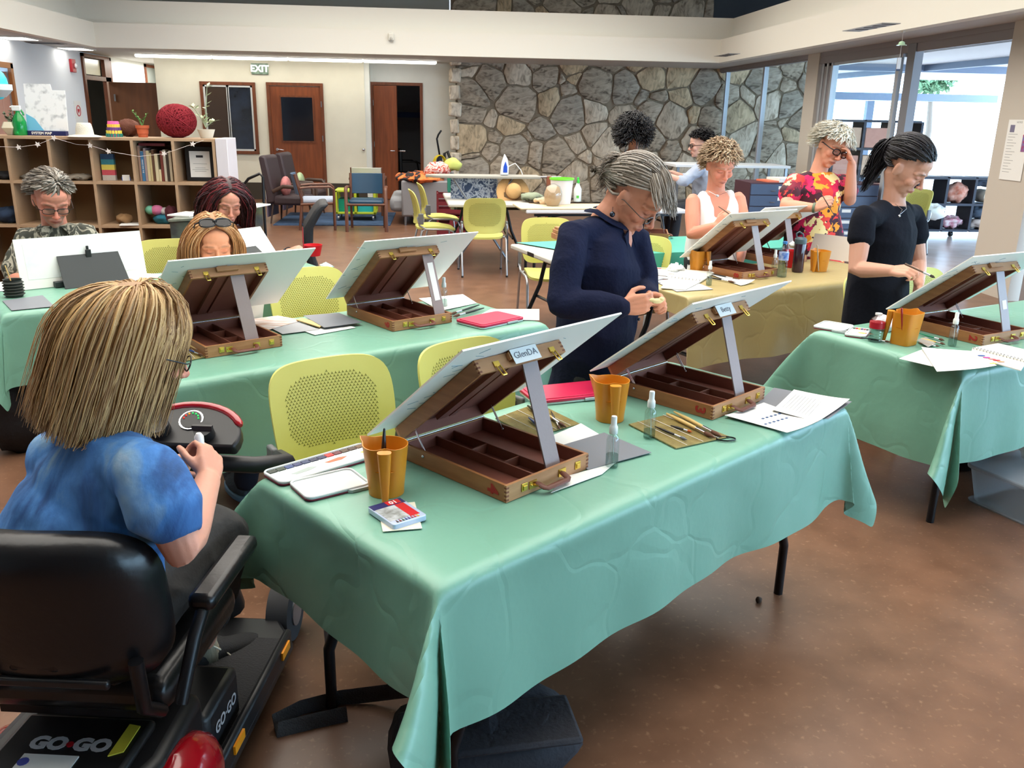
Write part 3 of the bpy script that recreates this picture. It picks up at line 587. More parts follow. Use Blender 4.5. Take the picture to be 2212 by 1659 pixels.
# ---------------------------------------------------------------- people
def remesh(g,name,mats,parent,vox,smooth_it=3,colf=None,fac=.5):
    me=bpy.data.meshes.new(name); me.from_pydata(g.v,[],g.f); o=bpy.data.objects.new(name,me); COL.objects.link(o)
    r=o.modifiers.new('r','REMESH'); r.mode='VOXEL'; r.voxel_size=vox
    s=o.modifiers.new('s','SMOOTH'); s.iterations=smooth_it; s.factor=fac
    dg=bpy.context.evaluated_depsgraph_get(); m2=bpy.data.meshes.new_from_object(o.evaluated_get(dg)); o.modifiers.clear(); o.data=m2; bpy.data.meshes.remove(me); m2.name=name
    m2.materials.clear()
    for m in (mats if isinstance(mats,(list,tuple)) else [mats]): m2.materials.append(m)
    m2.polygons.foreach_set('use_smooth',[True]*len(m2.polygons)); o.parent=parent
    if colf is not None:
        n=len(m2.vertices); co=np.empty(n*3,np.float32); m2.vertices.foreach_get('co',co); col=colf(co.reshape(-1,3)); ca=m2.color_attributes.new('tone','FLOAT_COLOR','POINT'); ca.data.foreach_set('color',np.hstack([col,np.ones((n,1))]).astype(np.float32).ravel())
    return o
def skinmat(name,rough=.5):
    m=mat(name,(200,150,120),rough,bump=.04,bsc=180,spec=.35); N=m.node_tree.nodes; a=N.new('ShaderNodeAttribute'); a.attribute_name='tone'; b=N['Principled BSDF']
    m.node_tree.links.new(a.outputs['Color'],b.inputs['Base Color']); b.inputs['Subsurface Weight'].default_value=.06; b.inputs['Subsurface Radius'].default_value=(.01,.004,.002); return m
SKIN=skinmat('skin')
def headM(c,yaw,pitch,roll=0,s=1):
    """yaw: azimuth the face points to (0=+y, clockwise), pitch>0 looks down, c: centre between the ears"""
    R_=Matrix.Rotation(-math.radians(yaw),4,'Z')@Matrix.Rotation(-math.radians(pitch),4,'X')@Matrix.Rotation(math.radians(roll),4,'Y')
    return Matrix.Translation(Vector(c))@R_@Matrix.Scale(s,4)
def head_geo(g,M,male=False,old=0):
    h=G()
    h.sph((0,-.018,.045),(.075,.094,.083),24); h.sph((0,.012,.0),(.069,.076,.085),22); h.sph((0,.03,-.045),(.055,.055,.058),18); h.sph((0,.042,-.07),(.043,.042,.042),16)
    h.sph((0,.068,-.098),(.02,.017,.016),10)
    h.sph((0,.052,.05),(.058,.042,.045),16)
    h.tube([(0,.085,.018),(0,.093,.0),(0,.105,-.022),(0,.112,-.034)],[.007,.0075,.009,.0115],10,dome=True); h.sph((.0115,.1,-.037),(.0085,.010,.008),8); h.sph((-.0115,.1,-.037),(.0085,.010,.008),8)
    for s in(-1,1):
        h.tube([(s*.054,.064,.018),(s*.035,.083,.027),(s*.011,.09,.021)],.0085,8,dome=True)
        h.sph((s*.038,.06,-.028),(.024,.025,.024),12)
        h.sph((s*.031,.072,.002),(.0155,.0125,.011),12)   # closed, lowered lids
        e=Matrix.Rotation(s*.35,4,'Z'); h.sph((s*.077,-.008,-.008),(.007,.02,.032),10,M=e.to_3x3()); h.sph((s*.083,-.016,.006),(.005,.012,.02),8)
    h.tube([(-.024,.079,-.0655),(-.01,.0895,-.061),(0,.0905,-.0625),(.01,.0895,-.061),(.024,.079,-.0655)],.0052,8,dome=True)
    h.tube([(-.021,.078,-.069),(0,.0895,-.0735),(.021,.078,-.069)],.006,8,dome=True)
    h.xf(M); g.add(h.v,h.f)
def face_tone(base,M,lip=(168,96,88),brow=(110,84,66),flush=.3,beard=None,hairy=None):
    Mi=np.array(M.inverted()); b=np.array(lin(base)[:3])
    def f(co):
        n=len(co); P=(np.hstack([co,np.ones((n,1))])@Mi.T)[:,:3]; out=np.tile(b,(n,1)); x,y,z=P[:,0],P[:,1],P[:,2]; ax=np.abs(x)
        def blend(mask,c): 
            nonlocal out; out=out*(1-mask[:,None])+np.array(lin(c)[:3])*mask[:,None]
        face=(y>.03)&(np.abs(z)<.14)&(ax<.1)
        red=tuple(min(255,int(v*k)) for v,k in zip(base,(1.03,.80,.77)))
        blend(face*flush*np.exp(-(((ax-.038)/.022)**2+((z+.03)/.022)**2)),red); blend(face*flush*1.2*np.exp(-((x/.015)**2+((z+.034)/.014)**2))*(y>.09),red)
        blend(face*.8*np.exp(-((x/.021)**4+((z+.0675)/.0085)**4))*(y>.074),lip)
        blend(face*.9*np.exp(-((x/.022)**4+((z+.068)/.0016)**2))*(y>.074),(92,44,42))
        zb=.027-.16*np.maximum(ax-.034,0)-.10*np.maximum(.03-ax,0)
        blend(face*.85*np.exp(-(((ax-.033)/.021)**4+((z-zb)/.0042)**2))*(y>.05),brow)
        zl=-.004-.12*np.abs(ax-.031)*0
        blend(face*.95*np.exp(-(((ax-.031)/.0145)**4+((z+.0045-((ax-.031)/.016)**2*.003)/.0024)**2))*(y>.06),(40,26,24))   # lash line
        blend(face*.4*np.exp(-(((ax-.031)/.019)**2+((z-.006)/.010)**2)),red)
        if beard is not None:
            blend(.55*(y>.015)*(z<-.045)*(z>-.125)*np.clip((np.abs(x)/.03)**2+((z+.07)/.013)**2-.6,0,1)*(ax<.075),beard)
        return np.clip(out,0,1)
    return f
def finger(g,base,d,nrm,L,r,curl,side=None):
    """three phalanges, each bending towards -nrm"""
    d=Vector(d).normalized(); nrm=Vector(nrm).normalized(); ax=d.cross(nrm); p=Vector(base); pts=[p.copy()]; ln=(.45,.3,.25)
    for k in range(3):
        d=Matrix.Rotation(math.radians(-curl*(.7,1.1,.8)[k]),3,ax)@d if True else d
        p=p+d*L*ln[k]; pts.append(p.copy())
    q=[pts[0]]
    for a,b in zip(pts[:-1],pts[1:]): q+= [(a+b)/2,b]
    g.tube(q,[r*1.05,r,r*1.02,r*.92,r*.95,r*.85,r*.78],8,dome=True); return pts[-1]
def hand(g,wrist,fdir,back,right,curl=45,s=1,thumb=30,spread=1,curls=None):
    """fdir: wrist to knuckles, back: normal out of the back of the hand, right: +1 if thumb on the +side (fdir x back)"""
    f=Vector(fdir).normalized(); b=Vector(back); b=(b-f*b.dot(f)).normalized(); t=f.cross(b)*right; w=Vector(wrist)
    M=MX((0,0,0),t,f,b).to_3x3()
    k0=w+f*.085*s
    # palm
    for u,rr in ((-.028,.0125),(-.01,.014),(.010,.0145),(.027,.013)):
        g.tube([w+t*u*.45*s,w+f*.045*s+t*u*.9*s,k0+t*u*s-(f*abs(u-.008)*.25*s)],[.018*s,.0155*s,rr*s*.85],8,dome=True)
    g.sph(w+f*.035*s+t*.022*s-b*.010*s,(.014*s,.028*s,.014*s),10,M=M)
    cs=curls or (curl*.85,curl,curl*1.08,curl*1.15)
    tips=[]
    for i,(u,L,r) in enumerate(((.028,.072,.0082),(.0095,.08,.0085),(-.009,.074,.008),(-.027,.058,.0072))):
        dd=f+t*u*2.2*spread; tips.append(finger(g,k0+t*u*s-f*abs(u-.008)*.25*s,dd,b,L*s,r*s,cs[i]))
    # thumb
    d=(f*.62+t*.72-b*.35).normalized(); p0=w+f*.022*s+t*.022*s-b*.006*s; p1=p0+d*.04*s; d2=(d+f*.45-t*math.sin(math.radians(thumb))*1.1-b*.25).normalized(); p2=p1+d2*.032*s; d3=(d2-t*math.sin(math.radians(thumb))*.6-b*.2).normalized(); p3=p2+d3*.026*s
    g.tube([p0,(p0+p1)/2,p1,p2,p3],[.014*s,.0125*s,.0105*s,.0095*s,.0078*s],8,dome=True)
    return tips,p3
def limb(g,pts,rs,n=12,flat=None,sub=2):
    P=[Vector(p) for p in pts]; q=[];r=[]
    for i in range(len(P)-1):
        for k in range(sub):
            a=k/sub; q.append(P[i].lerp(P[i+1],a)); r.append(rs[i]*(1-a)+rs[i+1]*a)
    q.append(P[-1]); r.append(rs[-1]); g.tube(q,r,n,dome=True,flat=flat)
def torso(g,secs,n=20):
    """secs: list of (centre, right-vector, half-width, half-depth); stacked ellipses"""
    vs=[]; k=len(secs)
    for i,(c,rv,a,b) in enumerate(secs):
        c=Vector(c); rv=Vector(rv).normalized(); up=(Vector(secs[min(i+1,k-1)][0])-Vector(secs[max(i-1,0)][0])).normalized(); fv=up.cross(rv).normalized(); rv=fv.cross(up).normalized()
        for j in range(n):
            t=2*math.pi*j/n; e=.85; ct,st=math.cos(t),math.sin(t); vs.append(c+rv*a*math.copysign(abs(ct)**e,ct)+fv*b*math.copysign(abs(st)**e,st))
    fs=[(i*n+j,i*n+(j+1)%n,(i+1)*n+(j+1)%n,(i+1)*n+j) for i in range(k-1) for j in range(n)]+[tuple(range(n))[::-1],tuple((k-1)*n+j for j in range(n))]
    g.add(vs,fs)
def crumple(o,amp=.004,sc_=9,seed=0,st=(1,1,1)):
    me=o.data; n=len(me.vertices); co=np.empty(n*3,np.float32); me.vertices.foreach_get('co',co); co=co.reshape(-1,3); nr=np.empty(n*3,np.float32); me.vertex_normals.foreach_get('vector',nr); nr=nr.reshape(-1,3)
    S=Vector(st)*sc_; off=Vector((seed*3.1,seed*1.7,seed))
    d=np.array([1-2*abs(noise.noise(Vector((c[0]*S.x,c[1]*S.y,c[2]*S.z))+off)) for c in co.tolist()],np.float32)
    co+=nr*(d[:,None]-.55)*amp*2; me.vertices.foreach_set('co',co.ravel()); me.update()
def strands(name,M,parent,mats,n,length,style,r=.0022,seed=0,hairline=None,steps=9,dark=None,headr=(.080,.101,.094),hc=(0,-.018,.042),grav=.8,wav=.0,part=0,target=None,body=None,bias=None,clear=.006,out0=.3,jit=.035):
    """hair built as tapered locks growing from the scalp, in head space then moved to the world"""
    rg=np.random.default_rng(seed); P=[];k=0
    hl=hairline or (lambda d: (d[2]>.05+.5*max(d[1],0)) or (d[1]<.05 and d[2]>-.55))
    gup=np.array(M.to_3x3().normalized()).T@np.array([0,0,1.])
    while len(P)<n:
        d=rg.normal(size=3); d/=np.linalg.norm(d)
        if hl(d) and (style!='down' or n<1000 or np.dot(d,gup)<.985): P.append(d)
    D=np.array(P); C=np.array(hc); Rr=np.array(headr); pos=C+D*Rr*.97
    R3=np.array(M.to_3x3().normalized()); gdir=R3.T@np.array([0,0,-1.]) # gravity in head space
    L=length*(1+rg.uniform(-.15,.12,len(D))) if np.isscalar(length) else length(D,rg)
    paths=[pos.copy()]; v=D.copy()*out0
    ph=rg.uniform(0,6.28,len(D)); lz=rg.uniform(0,.06,len(D))
    for s in range(steps):
        t=(s+1)/steps
        if style=='down': q0=(pos-C)/Rr**2; q0/=np.linalg.norm(q0,axis=1)[:,None]; tn=gdir-q0*(q0@gdir)[:,None]; tn/=np.linalg.norm(tn,axis=1)[:,None]+.15; k_=np.clip((q0@(-gdir))+.3,0,1)[:,None]; tgt=gdir*(1-k_)+tn*k_; w_=.85
        elif style=='afro': tgt=D*np.array([1,1,.6])+gdir*max(0,t-.35)*1.5; w_=.55
        elif style=='short': tgt=np.stack([D[:,0]*.8,-D[:,1]*.0-.25+D[:,1]*.5,-np.ones(len(D))*.75],1)+D*.35; w_=.8
        elif style=='back':
            T=np.array(target); tgt=T-pos; tgt/=np.linalg.norm(tgt,axis=1)[:,None]; w_=.9
        elif style=='swept': tgt=np.stack([np.sign(D[:,0]-part)*.75*max(0,1-t*1.7),-.15+.0*D[:,1],0*D[:,0]],1)+gdir*(.5+t); w_=.75
        if bias is not None: tgt=tgt+np.array(bias)
        v=v*(1-w_)+tgt*w_+rg.normal(size=v.shape)*jit
        if wav: v+=np.stack([np.sin(ph+t*9),np.cos(ph*1.3+t*8),np.sin(ph*2+t*7)],1)*wav
        v/=np.linalg.norm(v,axis=1)[:,None]+1e-9
        prev=pos; pos=pos+v*(L/steps)[:,None]; lay=1+lz[:,None]
        # stay outside the skull and neck
        RR=(Rr+clear)*lay; q=(pos-C)/RR; ln=np.linalg.norm(q,axis=1); ins=ln<1; pos[ins]=C+(q[ins]/ln[ins][:,None])*RR[ins]
        nk=np.array([0,-.02]); rad=np.linalg.norm(pos[:,:2]-nk,axis=1); low=(pos[:,2]<-.05)&(rad<.066); 
        if low.any(): pos[low,:2]=nk+(pos[low,:2]-nk)/rad[low][:,None]*.066
        if body is not None: pos=body(pos,R3,M)
        mv=pos-prev; v=mv/(np.linalg.norm(mv,axis=1)[:,None]+1e-9)
        paths.append(pos.copy())
    A=np.stack(paths,1) # n,steps+1,3
    Mn=np.array(M); W=(np.concatenate([A,np.ones(A.shape[:2]+(1,))],2)@Mn.T)[:,:,:3]
    # build flat 4-sided locks, vectorised
    T=np.gradient(W,axis=1); T/=np.linalg.norm(T,axis=2)[:,:,None]+1e-9; cw=np.array(M.to_translation()); O=W-cw; S=np.cross(T,O); S/=np.linalg.norm(S,axis=2)[:,:,None]+1e-9; N=np.cross(S,T)
    tt=np.linspace(0,1,steps+1); rr=r*(1-.75*tt**2)*(rg.uniform(.6,1.4,len(D))[:,None]); rr=rr[:,:,None]
    ring=np.stack([W+S*rr*1.5,W+N*rr*.5,W-S*rr*1.5,W-N*rr*.5],2) # n,k,4,3
    n_,k_=ring.shape[:2]; V=ring.reshape(-1,3); base=(np.arange(n_)*k_*4)[:,None,None]+(np.arange(k_-1)*4)[None,:,None]; j=np.arange(4)[None,None,:]; j2=(j+1)%4
    F=np.stack([base+j,base+j2,base+4+j2,base+4+j],3).reshape(-1,4)
    me=bpy.data.meshes.new(name); me.vertices.add(len(V)); me.vertices.foreach_set('co',V.astype(np.float32).ravel()); me.loops.add(len(F)*4); me.polygons.add(len(F)); me.loops.foreach_set('vertex_index',F.ravel().astype(np.int32)); me.polygons.foreach_set('loop_start',np.arange(len(F),dtype=np.int32)*4)
    mi=rg.integers(0,len(mats),n_); me.polygons.foreach_set('material_index',np.repeat(mi,(k_-1)*4).astype(np.int32)); me.polygons.foreach_set('use_smooth',np.ones(len(F),bool))
    for m in mats: me.materials.append(m)
    me.update(calc_edges=True); me.validate(); o=bpy.data.objects.new(name,me); COL.objects.link(o); o.parent=parent
    # scalp cap
    g=G(); 
    for i in range(9):
        for jn in range(24): pass
    vs=[];fs=[]; nn=28; hh=16; keep={}
    for i in range(hh+1):
        a=math.pi*i/hh
        for jj in range(nn):
            t=2*math.pi*jj/nn; d=(math.sin(a)*math.cos(t),math.sin(a)*math.sin(t),math.cos(a)); keep[(i,jj)]=hl(d); vs.append(M@Vector((hc[0]+d[0]*(headr[0]+.001),hc[1]+d[1]*(headr[1]+.001),hc[2]+d[2]*(headr[2]+.001))))
    for i in range(hh):
        for jj in range(nn):
            c4=[(i,jj),(i,(jj+1)%nn),(i+1,(jj+1)%nn),(i+1,jj)]
            if all(keep[c] for c in c4): fs.append(tuple(a*nn+b for a,b in c4))
    G().add(vs,fs).build('hair_cap',dark or mats[0],o,smooth=60); return o
def hairmat(name,c,rough=.38): return mat(name,c,rough,bump=.25,bsc=300,spec=.45)
def glasses(M,parent,col,round_=True,lens=None,z=-.002,y=.094,rw=.024,rh=.018,t=.0018,name='eyeglasses',up=0):
    o=None; g=G()
    for s in(-1,1):
        pts=[(s*.032+rw*math.cos(a)*(1 if round_ else 1),y-.004*abs(math.cos(a))*(1 if s*math.cos(a)>0 else 0),z+rh*math.copysign(abs(math.sin(a))**(1 if round_ else .6),math.sin(a))) for a in np.linspace(0,2*math.pi,21)[:-1]]
        g.tube(pts,t,6,closed=True); g.tube([(s*(.032+rw),y-.004,z+rh*.3),(s*.079,y-.02,z+rh*.3),(s*.083,.0,z+.006),(s*.082,-.02,z-.004)],t*.9,6)
    g.tube([(-.0085,y,z+rh*.3),(0,y+.002,z+rh*.45),(.0085,y,z+rh*.3)],t,6); g.xf(M); o=g.build(name,col,parent,smooth=60)
    if lens:
        for s in(-1,1): G().add([M@Vector((s*.032+rw*.95*math.cos(a),y-.001,z+rh*.95*math.sin(a))) for a in np.linspace(0,2*math.pi,21)[:-1]],[tuple(range(20))]).build('lens',lens,o)
    return o
LENS=glassmat('spectacle_lens',(225,228,232),.1)
def rightvec(az): return Vector((math.cos(math.radians(az)),-math.sin(math.radians(az)),0))
def fwdvec(az): return Vector((math.sin(math.radians(az)),math.cos(math.radians(az)),0))
def V3(a): return Vector([float(x) for x in a])
def Q(px,py,y): return V3(PY(px,py,y))
def person(label,loc): return thing('person',label,'person',(loc[0],loc[1],0))
def adopt(t):
    for c in KIDS(t): c.matrix_parent_inverse=Matrix.Translation(-t.location)
def sleeve(g,nb,s,e,end,r0=.066,r1=.06,frac=1):
    nb,s,e,end=map(Vector,(nb,s,e,end)); q=s+Vector((0,0,-.012)); a=nb.lerp(q,.35)+Vector((0,0,-.03)); b=nb.lerp(q,.75)+Vector((0,0,-.022))
    limb(g,[a,b,q,q.lerp(end,.35),end],[.062,.062,r0*.92,r0,r1],n=16,sub=3)
def arm(g,s,e,w_,r=(.047,.042,.036,.026)):
    s,e,w_=map(Vector,(s,e,w_)); s=s.lerp(e,.1)+Vector((0,0,-.012)); r=(r[0]*.86,)+tuple(r[1:]); m=e.lerp(w_,.3)
    limb(g,[s,s.lerp(e,.5),e,m,w_],[r[0],r[1],r[2],r[2]*.98,r[3]],n=14)
CHINO=mat('dark_trousers',(40,42,48),.85,bump=.3,bsc=30)
# ---- woman in navy shirt, standing behind the nearest table
def navy():
    t=person('woman in a navy shirt with grey tied-back hair, standing and looking at her hands',(.62,3.5,0))
    M=headM(Q(1371,424,3.32),124,40,2,1.13); sk=(190,132,106)
    nb=Q(1309,475,3.36); az=118; rv=rightvec(az); fw=fwdvec(az)
    rs=Q(1243,494,3.22); ls=Q(1374,514,3.42); re=Q(1213,655,3.08); le=Q(1392,628,3.36); rw=Q(1346,662,3.02); lw=Q(1403,645,3.16)
    g=G(); head_geo(g,M); hc=M@Vector((0,-.03,-.04))
    limb(g,[nb+Vector((0,0,-.06)),nb,nb.lerp(hc,.5),hc],[.085,.062,.056,.06],n=16)
    torso(g,[(nb+Vector((0,0,-.32)),rv,.12,.09),(nb+Vector((0,0,-.14)),rv,.14,.10),(nb+Vector((0,0,-.05)),rv,.10,.08),(nb,rv,.05,.05)])
    arm(g,rs,re,rw); arm(g,ls,le,lw)
    hp=Q(1424,651,3.02)
    hand(g,rw,(hp-rw)+Vector((0,0,.0)),(Q(1380,700,2.6)-rw),-1,curl=52,s=1.0)
    hand(g,lw,(Q(1446,655,3.06)-lw),(1,.1,.55),1,curl=55,s=.98)
    b=remesh(g,'body',SKIN,t,.0042,3,face_tone(sk,M,flush=.45))
    g=G(); w_=Q(1290,650,3.34); hp_=Q(1283,800,3.36); 
    torso(g,[(Q(1272,850,3.38),rv,.215,.17),(hp_,rv,.205,.165),(w_,rv,.185,.155),(Q(1300,570,3.33),rv,.185,.15),(nb+Vector((0,0,-.10)),rv,.175,.115),(nb+Vector((0,0,-.035)),rv,.115,.085),(nb+Vector((0,0,.0)),rv,.075,.07)],26)
    for s,e,w2 in ((rs,re,rw),(ls,le,lw)): sleeve(g,nb,s,e,e,.066,.058); limb(g,[e,e.lerp(w2,.5),e.lerp(w2,.98)],[.058,.052,.042],n=14)
    NAVY=mat('navy_cotton',(17,23,48),.9,bump=.35,bsc=60,spec=.2)
    s=remesh(g,'shirt',NAVY,t,.008,4); crumple(s,.006,7,3,(1,1,.8))
    # open V neck: a skin coloured wedge is the bare chest showing between the plackets
    c0=nb+fw*.085+Vector((0,0,.0)); g=G(); g.sph(nb+fw*.075+Vector((0,0,-.075)),(.035,.035,.075),12,M=Matrix.Rotation(-math.radians(az),3,'Z'))
    q=g.build('chest',SKIN,t,smooth=60); me=q.data; ca=me.color_attributes.new('tone','FLOAT_COLOR','POINT'); ca.data.foreach_set('color',list(lin((206,140,116)))*len(me.vertices))
    # collar
    g=G(); ring=[]
    for k in np.linspace(-2.5,2.5,22): ring.append(nb+fw*math.cos(k)*.085+rv*math.sin(k)*.082+Vector((0,0,.03-.05*max(math.cos(k),-.2))))
    g.tube(ring,[.006]+[.02]*20+[.006],6,flat=(1,.3)); 
    for sg in(-1,1): g.prism([(0,0),(.065*sg,-.02),(.045*sg,-.085)],0,.006,MX(nb+fw*.098+rv*.012*sg+Vector((0,0,-.03)),rv,Vector((0,0,1))+fw*-.2))
    g.build('collar',NAVY,t,smooth=50)
    for k in range(4):
        G().sph(nb+fw*(.132+.012*k)+Vector((0,0,-.2-.09*k))-fw*.02*(k==0),.0065,8).build('button',mat('shirt_button',(70,72,84),.3),t,smooth=60)
    g=G()
    for sg in (-1,1): limb(g,[hp_+rv*.09*sg+Vector((0,0,.02)),hp_+rv*.10*sg+Vector((0,0,-.28)),Vector((hp_.x,hp_.y,.12))+rv*.11*sg],[.115,.085,.06],n=12)
    remesh(g,'trousers',CHINO,t,.014,3)
    for sg in (-1,1): G().sph(Vector((hp_.x,hp_.y,.05))+rv*.11*sg+fw*.06,(.05,.13,.05),12,M=Matrix.Rotation(-math.radians(az),3,'Z')).build('shoe',DARK,t,smooth=60)
    H=[hairmat('hair_grey_a',(128,118,106)),hairmat('hair_grey_b',(98,88,78)),hairmat('hair_grey_c',(160,152,142))]
    strands('hair',M,t,H,1500,.15,'back',r=.0034,seed=3,target=(0,-.17,-.035),dark=H[1],hairline=lambda d:(d[2]>.02+.52*max(d[1],0) or (d[1]<-.05 and d[2]>-.6)) and not (abs(d[0])>.8 and d[2]<-.15))
    strands('fringe',M,t,H,420,.105,'down',r=.003,seed=5,dark=H[1],hairline=lambda d:d[2]>.62 and d[1]>.15,bias=(.35,.75,0),wav=.08)
    strands('hair_tail',M,t,H,120,.10,'down',r=.003,seed=6,dark=H[1],hairline=lambda d:d[1]<-.9,bias=(0,-.5,.2),wav=.25)
    glasses(M,t,mat('wire_frame',(90,84,80),.3,metal=.8),False,LENS,z=-.012,y=.1,rw=.024,rh=.014)
    e=M@Vector((.083,-.014,-.05)); 
    G().tube([e,e+Vector((0,0,-.018))],.001,5).sph(e+Vector((0,0,-.028)),(.011,.011,.011),10).build('earring',mat('pewter',(60,66,76),.25,metal=.8),t,smooth=60)
    e=M@Vector((-.083,-.014,-.05)); G().tube([e,e+Vector((0,0,-.018))],.001,5).sph(e+Vector((0,0,-.028)),(.011,.011,.011),10).build('earring',MATS['pewter'],t,smooth=60)
    adopt(t)
    p=Q(1420,650,2.99); tag(G().sph((0,0,0),(.022,.012,.010),10).sph((.015,.0,.006),(.012,.010,.009),8).sph((-.016,.004,.002),(.013,.01,.008),8).build('kneaded_eraser',mat('pale_eraser',(206,198,150),.7),smooth=60,loc=p),'small pale cream crumpled tissue pinched in the navy shirt woman\'s fingers','tissue')
navy()
# ---- blonde woman on the mobility scooter
def blonde():
    t=person('blonde woman in a blue tie-dye t-shirt seated on the mobility scooter, seen from behind',(-.86,1.95,0))
    M=headM(Q(300,752,1.86),58,22,0,1.0); az=28; rv=rightvec(az); fw=fwdvec(az)
    hc=M@Vector((0,-.03,-.04)); rs=Q(318,1005,1.68); ls=Q(110,975,1.88); nb=(rs+ls)/2+Vector((0,0,.045))+fw*.02
    re=Q(395,1185,1.63); rw=Q(450,1035,1.86); le=Q(250,1160,2.12); lw=Q(392,1000,2.08)
    g=G(); head_geo(g,M); limb(g,[nb+Vector((0,0,-.06)),nb,nb.lerp(hc,.5),hc],[.08,.06,.054,.06],n=16)
    hip=Q(172,1300,1.79)
    torso(g,[(hip,rv,.12,.1),(nb+Vector((0,0,-.16)),rv,.13,.09),(nb+Vector((0,0,-.05)),rv,.10,.07),(nb,rv,.05,.05)])
    arm(g,rs,re,rw,(.052,.047,.042,.028)); arm(g,ls,le,lw,(.052,.047,.042,.028))
    t1=Q(456,962,1.95)
    hand(g,rw,t1-rw+Vector((0,0,.01)),Vector((.75,-.75,.1)),-1,curl=68,s=.95)
    hand(g,lw,Q(428,966,2.03)-lw,(-.1,-.2,1),1,curl=55,s=1.0)
    # legs below the cropped trousers
    kn=Q(478,1140,2.12); an=V3(PZ(440,1392,.17)); an2=an+Vector((-.24,.12,0)); kn2=kn-rv*.26+Vector((0,0,.0))+fw*.03
    for k,a in ((kn,an),(kn2,an2)): limb(g,[k+Vector((0,0,-.05)),k.lerp(a,.4),a],[.05,.052,.032],n=12)
    remesh(g,'body',SKIN,t,.0045,3,face_tone((206,146,122),M,flush=.35))
    g=G(); 
    torso(g,[(hip+Vector((0,0,-.03)),rv,.20,.155),(hip+Vector((0,0,.09)),rv,.195,.15),(hip.lerp(nb,.5),rv,.175,.13),(nb+Vector((0,0,-.15)),rv,.175,.12),(nb+Vector((0,0,-.07)),rv,.165,.10),(nb+Vector((0,0,-.02)),rv,.10,.078),(nb+Vector((0,0,.012)),rv,.072,.066)],26)
    for s,e in ((rs,re),(ls,le)): sleeve(g,nb,s,e,s.lerp(e,.56),.068,.076)
    TD=ramp_mat('blue_tie_dye',[(.28,(34,54,84)),(.42,(46,86,138)),(.54,(70,124,186)),(.64,(112,148,180)),(.76,(160,168,180))],sc_=3.4,rough=.85,bump=.3,bsc=40,distort=1.8,stretch=(1.2,1.2,.55),detail=5)
    s=remesh(g,'t_shirt',TD,t,.0075,4); crumple(s,.007,6,8,(1.2,1.2,.6))
    g=G()
    for k,sg in ((kn,1),(kn2,-1)): limb(g,[hip+rv*.1*sg+Vector((0,0,-.06)),hip.lerp(k,.6)+rv*.03*sg+Vector((0,0,.0)),k],[.115,.09,.072],n=14); limb(g,[k,k.lerp(an if sg>0 else an2,.35),k.lerp(an if sg>0 else an2,.72)],[.072,.074,.064],n=14)
    s=remesh(g,'cropped_trousers',mat('trousers_grey_black',(44,44,44),.85,bump=.4,bsc=25),t,.009,3); crumple(s,.006,8,2)
    for a,lbl in ((an,1),(an2,0)):
        limb_=G(); limb(limb_,[a+Vector((0,0,.075)),a,a+Vector((0,0,-.045))+fw*.01],[.041,.038,.045],n=14); limb_.build('sock',mat('ribbed_sock',(150,138,116),.9,bump=.5,bsc=120,stretch=(1,1,.1)),t,smooth=60)
        f2=fwdvec(az+18); r2=rightvec(az+18); o=a+Vector((0,0,-.10)); MM=MX(o,r2,f2)
        sh=G(); secs=[(-.075,.032,.075),(-.03,.036,.085),(.04,.04,.075),(.10,.043,.058),(.15,.04,.045),(.185,.025,.03)]
        vs=[];n=14
        for y,wd,h in secs:
            for j in range(n): th=2*math.pi*j/n; vs.append((wd*math.cos(th),y,max(0,h/2+h/2*math.sin(th))+.018))
        sh.add(vs,[(i*n+j,i*n+(j+1)%n,(i+1)*n+(j+1)%n,(i+1)*n+j) for i in range(len(secs)-1) for j in range(n)]+[tuple(range(n))[::-1],tuple((len(secs)-1)*n+j for j in range(n))]); sh.xf(MM)
        so=sh.build('shoe',mat('sneaker_black',(30,30,32),.8,bump=.3,bsc=200),t,smooth=60)
        G().prism([(wd*sg*1.06,y) for y,wd,h in secs for sg in(1,)]+[(-wd*1.06,y) for y,wd,h in secs[::-1]],.0,.024,MM).build('sole',mat('sneaker_sole',(170,170,176),.6),so,bevel=.006)
        lc=G(); 
        for k in range(5): y=.015+k*.017; lc.tube([MM@Vector((-.024,y,.088-k*.007)),MM@Vector((0,y+.008,.1-k*.008)),MM@Vector((.024,y+.004,.088-k*.007))],.0028,6)
        for sx in (-1,1): lc.tube([MM@Vector((0,.02,.10)),MM@Vector((.03*sx,.0,.115)),MM@Vector((.04*sx,.03,.085)),MM@Vector((.012*sx,.03,.095)),MM@Vector((.045*sx,.06,.05))],.0028,6)
        lc.build('laces',mat('lace_cream',(214,208,190),.8),so,smooth=60)
    H=[hairmat('hair_blonde_a',(206,166,110)),hairmat('hair_blonde_b',(156,118,78)),hairmat('hair_blonde_c',(206,168,116)),hairmat('hair_blonde_d',(180,142,96))]
    def body(pos,R3,M_):   # keep the hair outside the shoulders and back
        Mn=np.array(M_); Wd=(np.hstack([pos,np.ones((len(pos),1))])@Mn.T)[:,:3]; c=np.array(nb)+np.array([0,0,-.12]); rad=np.array([.165,.165,.135]); q=(Wd-c)/rad; ln=np.linalg.norm(q,axis=1); i=ln<1
        if i.any(): Wd[i]=c+q[i]/ln[i][:,None]*rad; Mi=np.linalg.inv(Mn); pos=pos.copy(); pos[i]=(np.hstack([Wd[i],np.ones((i.sum(),1))])@Mi.T)[:,:3]
        return pos
